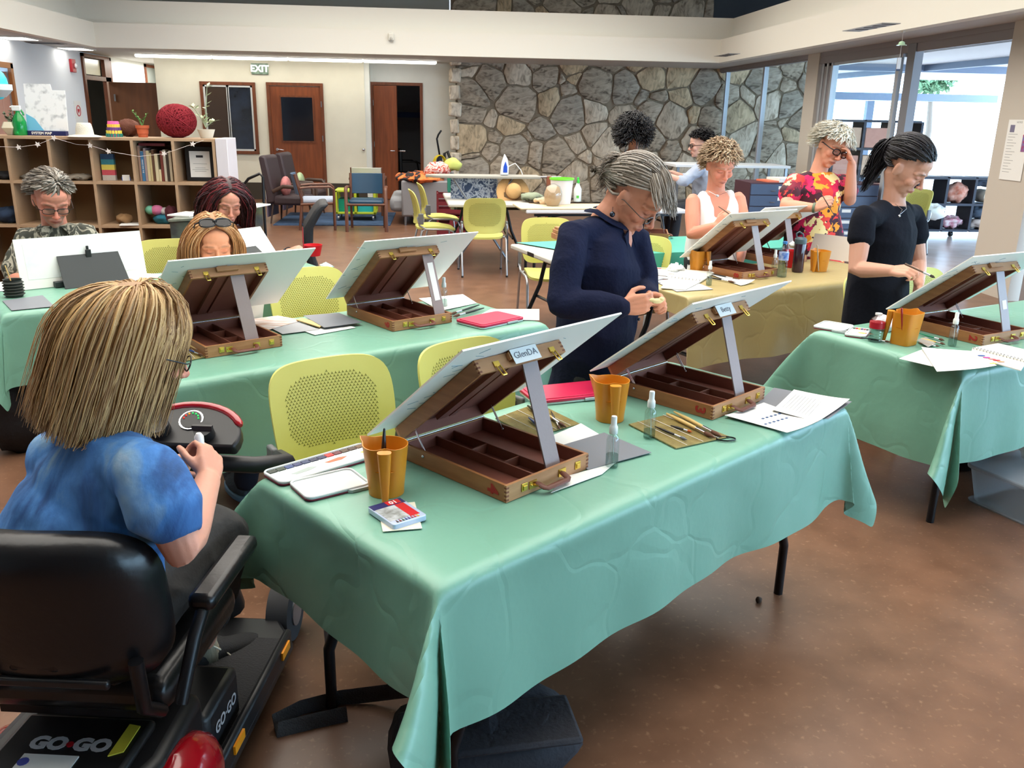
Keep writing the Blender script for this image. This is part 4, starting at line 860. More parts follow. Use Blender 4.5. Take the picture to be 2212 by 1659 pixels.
    strands('hair',M,t,H,6200,lambda D,rg:(.17+.13*(D[:,2]+.3)+.04*(D[:,1]<0))*(1+rg.uniform(-.08,.06,len(D)))*np.where((D[:,1]>.35),.42,1),'down',r=.0019,seed=11,steps=13,dark=H[1],headr=(.082,.103,.096),clear=.006,body=body,wav=.02,
        hairline=lambda d:(d[2]>.30+.35*max(d[1],0)) or (d[1]<.05 and d[2]>-.4),bias=(-.10,-.34,0))
    glasses(M,t,mat('thin_black_frame',(30,30,32),.3),True,LENS,z=-.004,y=.1,rw=.022,rh=.017)
    adopt(t)
    tag(G().tube([(0,0,-.035),(0,0,.03)],.011,10,dome=True).build('paint_tube',mat('paint_tube_white',(226,226,222),.35),smooth=60,loc=Q(432,968,1.99),bevel=0),'small white paint tube held in the blonde woman\'s hands','paint tube')
blonde()
# ---- woman in black t-shirt
def black():
    t=person('standing woman in a black t-shirt with a dark ponytail, painting at the easel marked 2',(2.42,4.45,0))
    M=headM(Q(1958,362,4.42),136,33,4,1.13); az=140; rv=rightvec(az); fw=fwdvec(az); nb=Q(1931,436,4.47)
    rs=Q(1866,460,4.30); ls=Q(1973,455,4.62); re=Q(1850,582,4.22); rw=Q(1928,585,4.05); le=Q(1985,570,4.6); lw=Q(1985,612,4.3)
    g=G(); head_geo(g,M); hc=M@Vector((0,-.03,-.04)); limb(g,[nb+Vector((0,0,-.07)),nb,nb.lerp(hc,.5),hc],[.08,.058,.052,.058],n=16)
    torso(g,[(nb+Vector((0,0,-.3)),rv,.12,.08),(nb+Vector((0,0,-.13)),rv,.135,.09),(nb+Vector((0,0,-.05)),rv,.12,.075),(nb,rv,.05,.05)])
    arm(g,rs,re,rw,(.052,.05,.042,.028)); arm(g,ls,le,lw,(.05,.046,.04,.027))
    ft=Q(1962,585,3.98); hand(g,rw,ft-rw,(-.2,-.6,.7),-1,curl=58,s=1.02); hand(g,lw,Vector((0,-.1,-1)),(1,0,0),1,curl=30)
    remesh(g,'body',SKIN,t,.0045,3,face_tone((200,150,128),M,flush=.3,brow=(60,44,38),lip=(170,92,88)))
    g=G(); hp_=Q(1893,650,4.47)
    torso(g,[(Q(1890,694,4.47),rv,.20,.155),(hp_,rv,.195,.15),(Q(1897,590,4.47),rv,.18,.14),(Q(1910,520,4.46),rv,.185,.145),(nb+Vector((0,0,-.12)),rv,.185,.12),(nb+Vector((0,0,-.055)),rv,.15,.085),(nb+Vector((0,0,-.02)),rv,.09,.07)],26)
    for s,e in ((rs,re),(ls,le)): sleeve(g,nb,s,e,s.lerp(e,.5),.062,.065)
    s=remesh(g,'t_shirt',mat('black_jersey',(13,16,26),.9,bump=.2,bsc=60,spec=.2),t,.008,4); crumple(s,.006,6,5,(1,1,.6))
    g=G(); 
    for sg in(-1,1): limb(g,[hp_+rv*.075*sg+Vector((0,0,-.04)),Vector((hp_.x,hp_.y,.45))+rv*.1*sg,Vector((hp_.x,hp_.y,.1))+rv*.1*sg],[.10,.08,.055])
    remesh(g,'jeans',mat('blue_jeans',(70,92,128),.85,bump=.3,bsc=60),t,.014,3)
    for sg in(-1,1): G().sph(Vector((hp_.x,hp_.y,.05))+rv*.1*sg+fw*.06,(.05,.13,.05),12,M=Matrix.Rotation(-math.radians(az),3,'Z')).build('shoe',DARK,t,smooth=60)
    H=[hairmat('hair_black_a',(26,24,28)),hairmat('hair_black_b',(16,15,18)),hairmat('hair_black_c',(40,38,46))]
    strands('hair',M,t,H,1300,.16,'back',r=.0036,seed=21,target=(0,-.15,.01),dark=H[1],headr=(.083,.106,.1),hairline=lambda d:(d[2]>.0+.5*max(d[1],0) or (d[1]<-.12 and d[2]>-.55)) and not (abs(d[0])>.85 and d[2]<-.2))
    g0=M@Vector((.0,-.13,.02)); 
    strands('ponytail',M,t,H,420,.21,'down',r=.0042,seed=22,dark=H[1],steps=10,hairline=lambda d:d[1]<.3,headr=(.018,.02,.02),hc=(0,-.128,.035),bias=(0,-.35,0),wav=.16,out0=1,clear=0)
    G().tube([M@Vector((.022*math.cos(a),-.126,.035+.022*math.sin(a))) for a in np.linspace(0,6.28,13)[:-1]],.006,6,closed=True).build('hair_tie',DARK,t,smooth=60)
    # fine necklace with pendant
    pd=Q(1943,464,4.27); n1=nb+rv*.055+fw*.03+Vector((0,0,-.005)); n2=nb-rv*.055+fw*.04+Vector((0,0,-.005)); nk=G().tube([n1,n1.lerp(pd,.5)+fw*.025,pd],.0014,5).tube([n2,n2.lerp(pd,.5)+fw*.02,pd],.0014,5).build('necklace',CHROME,t,smooth=60); G().sph(pd+Vector((0,0,-.006)),.007,8).build('pendant',CHROME,nk,smooth=60)
    adopt(t)
    a=Q(1955,570,3.93); b=Q(2020,600,3.82); br=thing('paintbrush','dark paintbrush held by the black shirt woman','brush',tuple(a)); d=b-a
    G().tube([Vector(),d*.62],[.0055,.004],8).build('brush_handle',mat('brush_handle_brown',(94,74,60),.4),br,smooth=60); G().tube([d*.62,d*.84],.006,8).build('ferrule',CHROME,br,smooth=60); G().tube([d*.84,d*.93,d*1.0],[.006,.007,.001],8).build('bristles',mat('bristle_dark',(50,44,40),.8),br,smooth=60)
black()
# ---- woman in floral dress
def floral():
    t=person('white-haired woman in a floral dress and black glasses, hand to her forehead',(2.62,6.0,0))
    M=headM(Q(1797,317,6.22),168,22,-18,1.16); az=178; rv=rightvec(az); fw=fwdvec(az); nb=Q(1769,369,6.27)
    rs=Q(1716,388,6.20); ls=Q(1822,388,6.35); re=Q(1697,444,6.05); rw=Q(1762,449,5.92); le=Q(1836,432,6.15); lw=Q(1840,352,6.10)
    g=G(); head_geo(g,M); hc=M@Vector((0,-.03,-.04)); limb(g,[nb+Vector((0,0,-.07)),nb,nb.lerp(hc,.5),hc],[.085,.062,.058,.062],n=16)
    torso(g,[(nb+Vector((0,0,-.3)),rv,.13,.09),(nb+Vector((0,0,-.13)),rv,.14,.1),(nb+Vector((0,0,-.05)),rv,.12,.08),(nb,rv,.05,.05)])
    arm(g,rs,re,rw,(.055,.052,.044,.029)); arm(g,ls,le,lw,(.055,.052,.044,.029))
    hand(g,rw,Q(1782,438,5.88)-rw,(-.2,-.8,.6),-1,curl=55,s=1.05); hand(g,lw,Q(1831,322,6.10)-lw,(1,-.35,0),1,curl=22,s=1.08)
    remesh(g,'body',SKIN,t,.005,3,face_tone((212,150,124),M,flush=.4,brow=(150,124,104)))
    g=G(); hp_=Q(1757,520,6.25)
    torso(g,[(Q(1752,610,6.25),rv,.23,.19),(hp_,rv,.215,.18),(Q(1757,455,6.25),rv,.185,.16),(Q(1764,415,6.25),rv,.19,.16),(nb+Vector((0,0,-.12)),rv,.195,.13),(nb+Vector((0,0,-.05)),rv,.16,.095),(nb+Vector((0,0,-.01)),rv,.10,.078)],26)
    for s,e in ((rs,re),(ls,le)): sleeve(g,nb,s,e,s.lerp(e,.62),.07,.076)
    FM=ramp_mat('floral_print',[(0,(70,20,34)),(.2,(196,24,70)),(.36,(120,18,44)),(.48,(226,60,50)),(.6,(60,24,40)),(.7,(236,150,40)),(.82,(214,30,90)),(.92,(244,216,150))],sc_=16,kind='voronoi',rough=.75,bump=.1,distort=.13,rand=True)
    s=remesh(g,'dress',FM,t,.009,4); crumple(s,.006,7,7,(1,1,.6))
    g=G(); 
    for sg in(-1,1): limb(g,[hp_+rv*.09*sg,Vector((hp_.x,hp_.y,.45))+rv*.1*sg,Vector((hp_.x,hp_.y,.1))+rv*.1*sg],[.12,.075,.05])
    remesh(g,'trousers',CHINO,t,.016,3)
    H=[hairmat('hair_white_a',(214,208,192)),hairmat('hair_white_b',(180,170,150)),hairmat('hair_white_c',(232,228,216))]
    strands('hair',M,t,H,1300,.075,'short',r=.0038,seed=31,dark=H[1],wav=.22,headr=(.080,.102,.095),hairline=lambda d:(d[2]>.0+.55*max(d[1],0) or (d[1]<.0 and d[2]>-.6)),bias=(0,.1,.15))
    glasses(M,t,mat('thick_black_frame',(18,18,22),.25),False,LENS,z=-.002,y=.1,rw=.026,rh=.018,t=.0036)
    for k in range(9):
        a=-1.2+k*.3; G().sph(nb+fw*math.cos(a)*.10+rv*math.sin(a)*.095+Vector((0,0,-.03-.05*math.cos(a))),.008,8).build('bead',mat('glass_bead',(226,216,206),.15),t,smooth=60)
    G().tube([rw+Vector((0,0,.0)),rw.lerp(re,.08)],.036,14).build('bracelet',mat('bracelet_green',(96,112,92),.5),t,smooth=60)
    adopt(t)
    a=Q(1800,462,5.80); b=Q(1773,416,5.82); tag(G().tube([a,a.lerp(b,.5),b],[.002,.0042,.002],8).build('paintbrush',mat('brush_handle_brown',(94,74,60)),smooth=60),'thin paintbrush in the floral dress woman\'s hand','brush')
floral()
# ---- woman in white sleeveless top
def white():
    t=person('woman in a white sleeveless top with short curly hair, painting behind the easel marked 8',(1.92,5.95,0))
    M=headM(Q(1556,357,5.92),172,26,3,1.12); az=176; rv=rightvec(az); fw=fwdvec(az); nb=Q(1546,412,6.00)
    rs=Q(1497,420,5.97); ls=Q(1594,416,6.04); re=Q(1496,506,5.84); rw=Q(1548,488,5.62); le=Q(1606,500,5.92); lw=Q(1600,560,5.82)
    g=G(); head_geo(g,M); hc=M@Vector((0,-.03,-.04)); limb(g,[nb+Vector((0,0,-.08)),nb,nb.lerp(hc,.5),hc],[.09,.064,.058,.06],n=16)
    torso(g,[(nb+Vector((0,0,-.36)),rv,.13,.1),(nb+Vector((0,0,-.2)),rv,.16,.125),(nb+Vector((0,0,-.1)),rv,.165,.115),(nb+Vector((0,0,-.04)),rv,.13,.085),(nb,rv,.06,.06)])
    arm(g,rs,re,rw,(.058,.054,.044,.029)); arm(g,ls,le,lw,(.058,.054,.044,.029))
    hand(g,rw,Q(1575,462,5.57)-rw,(-.6,-.7,.3),-1,curl=58,s=1.02); hand(g,lw,Vector((0,-.1,-1)),(1,0,0),1,curl=30)
    remesh(g,'body',SKIN,t,.005,3,face_tone((212,142,118),M,flush=.35,brow=(160,120,92)))
    g=G(); hp_=Q(1538,560,6.00)
    torso(g,[(Q(1538,590,6.00),rv,.205,.17),(hp_,rv,.195,.165),(Q(1540,490,5.98),rv,.175,.15),(nb+Vector((0,0,-.22)),rv,.185,.16),(nb+Vector((0,0,-.17)),rv,.172,.14)],26)
    for sg in(-1,1): limb(g,[nb+Vector((0,0,-.24))+rv*.085*sg+fw*.09,nb+Vector((0,0,-.12))+rv*.088*sg+fw*.088,nb+Vector((0,0,-.035))+rv*.095*sg+fw*.02,nb+Vector((0,0,-.10))+rv*.085*sg-fw*.07,nb+Vector((0,0,-.24))+rv*.06*sg-fw*.08],[.062,.052,.044,.055,.065],n=12)
    s=remesh(g,'top',mat('white_linen',(230,232,234),.85,bump=.4,bsc=20,stretch=(1,1,.3)),t,.009,4); crumple(s,.006,9,9,(1.3,1.3,.4))
    g=G()
    for sg in(-1,1): limb(g,[hp_+rv*.09*sg,Vector((hp_.x,hp_.y,.45))+rv*.1*sg,Vector((hp_.x,hp_.y,.1))+rv*.1*sg],[.12,.075,.05])
    remesh(g,'trousers',CHINO,t,.016,3)
    H=[hairmat('hair_sand_a',(172,144,112)),hairmat('hair_sand_b',(134,104,78)),hairmat('hair_sand_c',(196,172,142))]
    strands('hair',M,t,H,1400,.06,'short',r=.0036,seed=41,dark=H[1],wav=.4,headr=(.082,.102,.096),hairline=lambda d:(d[2]>.0+.5*max(d[1],0) or (d[1]<.05 and d[2]>-.6)),bias=(0,.1,.3))
    pd=Q(1550,423,5.82); n1=nb+rv*.07+fw*.05; n2=nb-rv*.07+fw*.05; nk=G().tube([n1,pd],.0015,5).tube([n2,pd],.0015,5).build('necklace',CHROME,t,smooth=60); G().sph(pd,.011,8).build('pendant',CHROME,nk,smooth=60)
    adopt(t)
    a=Q(1578,464,5.50); b=Q(1552,446,5.54); tag(G().tube([a,b],[.005,.0025],8).build('paintbrush',MATS['brush_handle_brown'],smooth=60),'slim paintbrush in the hand of the woman in the white top','brush')
white()
# ---- far pair by the stone wall
def afro():
    t=person('woman with big black natural hair in a navy tank top, seen from behind',(2.28,10.05,0))
    M=headM(Q(1368,290,10),10,12,0,1.08); az=12; rv=rightvec(az); fw=fwdvec(az); nb=Q(1368,322,10.0)
    rs=Q(1405,334,9.98); ls=Q(1331,334,10.0); re=Q(1412,376,9.95); rw=Q(1408,410,10.1); le=Q(1322,382,10.0); lw=Q(1313,425,10.05)
    g=G(); head_geo(g,M); hc=M@Vector((0,-.03,-.04)); limb(g,[nb+Vector((0,0,-.07)),nb,hc],[.08,.055,.055],n=14)
    hp_=Q(1362,425,10); torso(g,[(hp_,rv,.15,.12),(Q(1364,385,10),rv,.125,.09),(nb+Vector((0,0,-.2)),rv,.145,.10),(nb+Vector((0,0,-.1)),rv,.16,.09),(nb+Vector((0,0,-.04)),rv,.12,.07),(nb,rv,.05,.05)])
    arm(g,rs,re,rw,(.052,.046,.038,.026)); arm(g,ls,le,lw,(.052,.046,.038,.026)); hand(g,rw,Vector((0,.2,-1)),(1,0,0),-1,curl=30); hand(g,lw,Vector((0,.2,-1)),(-1,0,0),1,curl=30)
    remesh(g,'body',SKIN,t,.007,3,face_tone((150,100,76),M))
    g=G(); torso(g,[(hp_+Vector((0,0,-.08)),rv,.19,.15),(hp_,rv,.175,.14),(Q(1364,385,10),rv,.15,.115),(nb+Vector((0,0,-.24)),rv,.155,.118)],22)
    torso(g,[(nb+Vector((0,0,-.3)),rv,.14,.112),(nb+Vector((0,0,-.14)),rv,.115,.112),(nb+Vector((0,0,-.02)),rv,.105,.085)],20)
    remesh(g,'tank_top',mat('slate_navy_jersey',(34,42,60),.8,bump=.1),t,.01,4)
    g=G()
    for sg in(-1,1): limb(g,[hp_+rv*.09*sg,Vector((hp_.x,hp_.y,.45))+rv*.1*sg,Vector((hp_.x,hp_.y,.06))+rv*.1*sg],[.12,.075,.05])
    remesh(g,'trousers',CHINO,t,.016,3)
    H=[hairmat('hair_black_a',(26,24,28)),hairmat('hair_black_b',(16,15,18))]
    strands('hair',M,t,H,1500,.17,'afro',r=.0075,seed=51,dark=H[1],wav=.55,headr=(.1,.12,.115),hairline=lambda d:d[1]<.6 and d[2]>-.7,steps=8)
    adopt(t)
def seatf():
    t=person('seated woman with short black hair and glasses in a pale blue-grey shirt',(3.05,10.15,0))
    M=headM(Q(1511,314,10),268,5,0,1.12); az=262; rv=rightvec(az); fw=fwdvec(az); nb=Q(1520,350,10.02)
    rs=Q(1512,364,10.15); ls=Q(1510,366,9.86); re=Q(1490,388,10.1); le=Q(1478,392,9.8); rw=Q(1450,372,10.1); lw=Q(1442,378,9.85)
    g=G(); head_geo(g,M); hc=M@Vector((0,-.03,-.04)); limb(g,[nb+Vector((0,0,-.07)),nb,hc],[.08,.055,.055],n=14)
    hp_=Q(1530,425,10.05); torso(g,[(hp_,rv,.15,.12),(nb+Vector((0,0,-.14)),rv,.15,.09),(nb+Vector((0,0,-.04)),rv,.1,.07),(nb,rv,.05,.05)])
    arm(g,rs,re,rw); arm(g,ls,le,lw); hand(g,rw,Vector((-1,0,.25)),(0,0,1),1,curl=40); hand(g,lw,Vector((-1,0,.3)),(0,0,1),-1,curl=40)
    remesh(g,'body',SKIN,t,.006,3,face_tone((214,168,150),M,brow=(40,32,30)))
    g=G(); torso(g,[(hp_,rv,.19,.17),(hp_.lerp(nb,.5),rv,.18,.15),(nb+Vector((0,0,-.12)),rv,.18,.12),(nb+Vector((0,0,-.04)),rv,.13,.085),(nb+Vector((0,0,.0)),rv,.075,.07)],22)
    for s,e in ((rs,re),(ls,le)): limb(g,[s,e,e.lerp(rw if e is re else lw,.3)],[.072,.06,.055],n=12)
    s=remesh(g,'shirt',mat('blue_grey_chambray',(160,170,188),.85,bump=.3,bsc=50),t,.01,4); crumple(s,.006,9,4)
    g=G()
    for sg in(-1,1): limb(g,[hp_+rv*.09*sg+Vector((0,0,-.1)),hp_+rv*.1*sg+fw*.42+Vector((0,0,-.12)),hp_+rv*.1*sg+fw*.45+Vector((0,0,-.55))],[.1,.075,.05])
    remesh(g,'trousers',CHINO,t,.016,3)
    H=[hairmat('hair_black_a',(26,24,28)),hairmat('hair_black_b',(16,15,18))]
    strands('hair',M,t,H,700,.06,'short',r=.005,seed=61,dark=H[1],wav=.4,headr=(.084,.108,.1),hairline=lambda d:(d[2]>.05+.5*max(d[1],0) or (d[1]<-.15 and d[2]>-.35)),bias=(0,-.2,.7))
    glasses(M,t,MATS['thick_black_frame'],False,LENS,z=0,y=.1,rw=.026,rh=.017,t=.004)
    adopt(t)
    st=thing('stool','black stool under the seated woman by the stone wall','stool',(hp_.x+.02,hp_.y,0)); h=hp_.z-.22
    G().lathe([(.0,h-.05),(.18,h-.05),(.19,h-.02),(.18,h),(0,h)],20).build('seat',DARK,st,smooth=40)
    for a in range(4): x,y=.15*math.cos(a*1.571+.78),.15*math.sin(a*1.571+.78); G().tube([(x*.8,y*.8,h-.05),(x*1.2,y*1.2,0)],.014,8).build('leg',BLACKM,st)
afro(); seatf()
# ---- man in leaf shirt
def man():
    t=person('man with glasses in a dark leaf-print shirt at the far left table',(-2.2,5.5,0))
    M=headM(Q(112,432,5.34),150,26,-2,1.2); az=152; rv=rightvec(az); fw=fwdvec(az); nb=Q(118,484,5.44)
    rs=Q(60,508,5.39); ls=Q(184,496,5.52); re=Q(30,605,5.24); rw=Q(60,610,5.09); le=Q(205,590,5.39); lw=Q(190,610,5.24)
    g=G(); head_geo(g,M,True); hc=M@Vector((0,-.03,-.04)); limb(g,[nb+Vector((0,0,-.08)),nb,nb.lerp(hc,.5),hc],[.09,.07,.066,.066],n=16)
    torso(g,[(nb+Vector((0,0,-.4)),rv,.15,.11),(nb+Vector((0,0,-.15)),rv,.15,.1),(nb+Vector((0,0,-.05)),rv,.12,.08),(nb,rv,.06,.06)])
    arm(g,rs,re,rw,(.055,.052,.046,.032)); arm(g,ls,le,lw,(.055,.052,.046,.032)); hand(g,rw,Vector((.6,-.6,-.1)),(0,0,1),-1,curl=50,s=1.08); hand(g,lw,Vector((-.5,-.7,-.1)),(0,0,1),1,curl=50,s=1.08)
    remesh(g,'body',SKIN,t,.005,3,face_tone((206,138,116),M,flush=.4,brow=(104,84,68),beard=(150,138,126)))
    g=G(); hp_=nb+Vector((.0,.08,-.5))
    torso(g,[(hp_,rv,.2,.17),(hp_.lerp(nb,.5),rv,.2,.16),(nb+Vector((0,0,-.14)),rv,.205,.135),(nb+Vector((0,0,-.05)),rv,.155,.095),(nb+Vector((0,0,.0)),rv,.095,.082)],26)
    for s,e in ((rs,re),(ls,le)): sleeve(g,nb,s,e,s.lerp(e,.85),.076,.08)
    LF=ramp_mat('leaf_print',[(.0,(54,58,50)),(.50,(62,64,56)),(.545,(150,148,132)),(.62,(168,164,148)),(.66,(66,66,58)),(.74,(58,60,52)),(.77,(150,108,96))],sc_=13,rough=.8,stretch=(1,1,.7),distort=2.6,bump=.1,detail=2)
    s=remesh(g,'shirt',LF,t,.009,4); crumple(s,.006,7,1)
    g=G()
    for sg in(-1,1): g.prism([(0,0),(.085*sg,.0),(.06*sg,-.09)],0,.006,MX(nb+fw*.09+rv*.02*sg+Vector((0,0,.0)),rv,Vector((0,0,1))-fw*.6))
    g.build('collar',LF,t)
    g=G()
    for sg in(-1,1): limb(g,[hp_+rv*.09*sg,hp_+rv*.12*sg+fw*.4,hp_+rv*.12*sg+fw*.42+Vector((0,0,-.42))],[.1,.08,.055])
    remesh(g,'trousers',CHINO,t,.016,3)
    H=[hairmat('hair_grey_brown_a',(104,94,82)),hairmat('hair_grey_brown_b',(74,66,58)),hairmat('hair_grey_c',(160,152,142))]
    strands('hair',M,t,H,1300,.05,'short',r=.0038,seed=71,dark=H[1],headr=(.081,.103,.097),hairline=lambda d:(d[2]>.08+.62*max(d[1],0) or (d[1]<.02 and d[2]>-.45)) and not (abs(d[0])>.86 and d[2]<-.1),bias=(.3,-.5,.1),clear=.002,out0=.2)
    glasses(M,t,mat('dark_wire_frame',(50,46,46),.3,metal=.6),False,LENS,z=-.004,y=.1,rw=.027,rh=.015)
    adopt(t); return hp_
def sung():
    t=person('woman with sunglasses on her sandy hair, face half hidden behind a board',(-1.15,4.3,0))
    M=headM(Q(462,532,4.05),158,10,0,1.04); az=160; rv=rightvec(az); fw=fwdvec(az); nb=Q(458,612,4.12)
    g=G(); head_geo(g,M); hc=M@Vector((0,-.03,-.04)); limb(g,[nb+Vector((0,0,-.08)),nb,hc],[.085,.062,.06],n=16)
    rs=nb-rv*-.17+Vector((0,0,-.06)); ls=nb-rv*.17+Vector((0,0,-.06)); re=rs+Vector((.03,-.04,-.24)); le=ls+Vector((-.03,-.02,-.24)); rw=re+fw*.18+Vector((0,0,.05)); lw=le+fw*.18+Vector((0,0,.05))
    torso(g,[(nb+Vector((0,0,-.35)),rv,.14,.1),(nb+Vector((0,0,-.12)),rv,.14,.1),(nb,rv,.06,.06)]); arm(g,rs,re,rw); arm(g,ls,le,lw); hand(g,rw,fw,(0,0,1),-1,curl=40); hand(g,lw,fw,(0,0,1),1,curl=40)
    remesh(g,'body',SKIN,t,.005,3,face_tone((206,142,106),M,flush=.35,brow=(140,100,76)))
    g=G(); hp_=nb+Vector((.03,.08,-.42)); torso(g,[(hp_,rv,.18,.14),(nb+Vector((0,0,-.16)),rv,.18,.12),(nb+Vector((0,0,-.04)),rv,.12,.08)],22)
    for s,e in ((rs,re),(ls,le)): limb(g,[s,e],[.07,.065])
    remesh(g,'blouse',mat('cream_blouse',(206,200,186),.8),t,.012,3)
    g=G()
    for sg in(-1,1): limb(g,[hp_+rv*.09*sg,hp_+rv*.1*sg+fw*.35,V3(PZ(*((385,1066) if sg>0 else (530,1040)),.12))],[.09,.07,.055])
    remesh(g,'trousers',mat('navy_trousers',(26,30,46),.85),t,.016,3)
    for px,py in ((388,1085),(512,1062)):
        a=V3(PZ(px,py,.0)); MM=MX(a,rightvec(150),fwdvec(150)); sh=G().sph((0,.02,.05),(.045,.13,.05),14).sph((0,-.06,.07),(.04,.06,.05),12).xf(MM); so=sh.build('shoe',mat('running_shoe_grey',(70,80,88),.8,bump=.4,bsc=90),t,smooth=60)
        G().prism([(.047*math.cos(q),.02+.14*math.sin(q)) for q in np.linspace(0,6.28,19)[:-1]],.0,.03,MM).build('sole',mat('pale_blue_sole',(120,160,190),.6),so,bevel=.006)
    H=[hairmat('hair_ginger_a',(196,142,88)),hairmat('hair_ginger_b',(160,108,62)),hairmat('hair_ginger_c',(214,170,120))]
    strands('hair',M,t,H,1900,.26,'swept',r=.0026,seed=81,dark=H[1],steps=13,headr=(.084,.106,.099),hairline=lambda d:(d[2]>.25+.45*max(d[1],0) or (d[1]<.0 and d[2]>-.4)) and not(abs(d[0])>.8 and d[2]<.05 and d[1]>-.2),clear=.004,bias=(0,-.25,0))
    glasses(M@Matrix.Translation((0,.005,.068))@Matrix.Rotation(.75,4,'X'),t,mat('sunglass_frame',(20,20,22),.2),False,mat('sunglass_lens',(14,15,18),.08),z=.0,y=.085,rw=.032,rh=.019,t=.0035,name='sunglasses')
    adopt(t)
def redhair():
    t=person('woman with long dark red hair and bare shoulders, seated and looking down',(-1.5,6.05,0))
    M=headM(Q(491,438,5.85),156,20,-4,1.12); az=158; rv=rightvec(az); fw=fwdvec(az); nb=Q(480,480,5.95)
    rs=Q(424,504,5.95); ls=Q(538,498,5.95); re=Q(408,585,5.8); le=Q(585,560,5.8); rw=Q(440,600,5.6); lw=Q(625,545,5.45)
    g=G(); head_geo(g,M); hc=M@Vector((0,-.03,-.04)); limb(g,[nb+Vector((0,0,-.08)),nb,nb.lerp(hc,.5),hc],[.085,.056,.052,.058],n=16)
    torso(g,[(nb+Vector((0,0,-.4)),rv,.14,.1),(nb+Vector((0,0,-.18)),rv,.15,.11),(nb+Vector((0,0,-.09)),rv,.17,.1),(nb+Vector((0,0,-.03)),rv,.11,.07),(nb,rv,.05,.05)])
    arm(g,rs,re,rw,(.05,.044,.038,.026)); arm(g,ls,le,lw,(.05,.044,.038,.026)); hand(g,rw,Vector((.3,-.8,0)),(0,0,1),-1,curl=45); hand(g,lw,Q(655,533,5.35)-lw,(-.1,-.5,.9),1,curl=55,s=1.05)
    remesh(g,'body',SKIN,t,.005,3,face_tone((206,140,118),M,flush=.3,brow=(70,40,38),lip=(172,96,92)))
    g=G(); hp_=nb+Vector((0,.06,-.45)); torso(g,[(hp_,rv,.17,.14),(nb+Vector((0,0,-.17)),rv,.165,.125)],22)
    for sg in(-1,1): limb(g,[nb+Vector((0,0,-.18))+rv*.09*sg+fw*.08,nb+Vector((0,0,-.03))+rv*.1*sg,nb+Vector((0,0,-.2))+rv*.08*sg-fw*.08],[.025,.022,.025],n=10)
    remesh(g,'camisole',mat('lilac_camisole',(150,160,190),.7),t,.01,3)
    g=G()
    for sg in(-1,1): limb(g,[hp_+rv*.09*sg,hp_+rv*.1*sg+fw*.38,hp_+rv*.1*sg+fw*.4+Vector((0,0,-.4))],[.09,.07,.05])
    remesh(g,'trousers',CHINO,t,.016,3)
    H=[hairmat('hair_wine_a',(74,22,30)),hairmat('hair_wine_b',(44,16,22)),hairmat('hair_wine_c',(112,32,38))]
    strands('hair',M,t,H,2400,.33,'swept',r=.0034,seed=91,dark=H[1],steps=13,part=.02,headr=(.080,.102,.096),wav=.13,hairline=lambda d:(d[2]>.2+.5*max(d[1],0) or (d[1]<.12 and d[2]>-.45)),clear=.006,bias=(0,-.3,0))
    G().tube([lw.lerp(le,.02),lw.lerp(le,.1)],.034,12).build('bracelet',DARK,t,smooth=60)
    adopt(t)
hpm=man(); sung(); redhair()
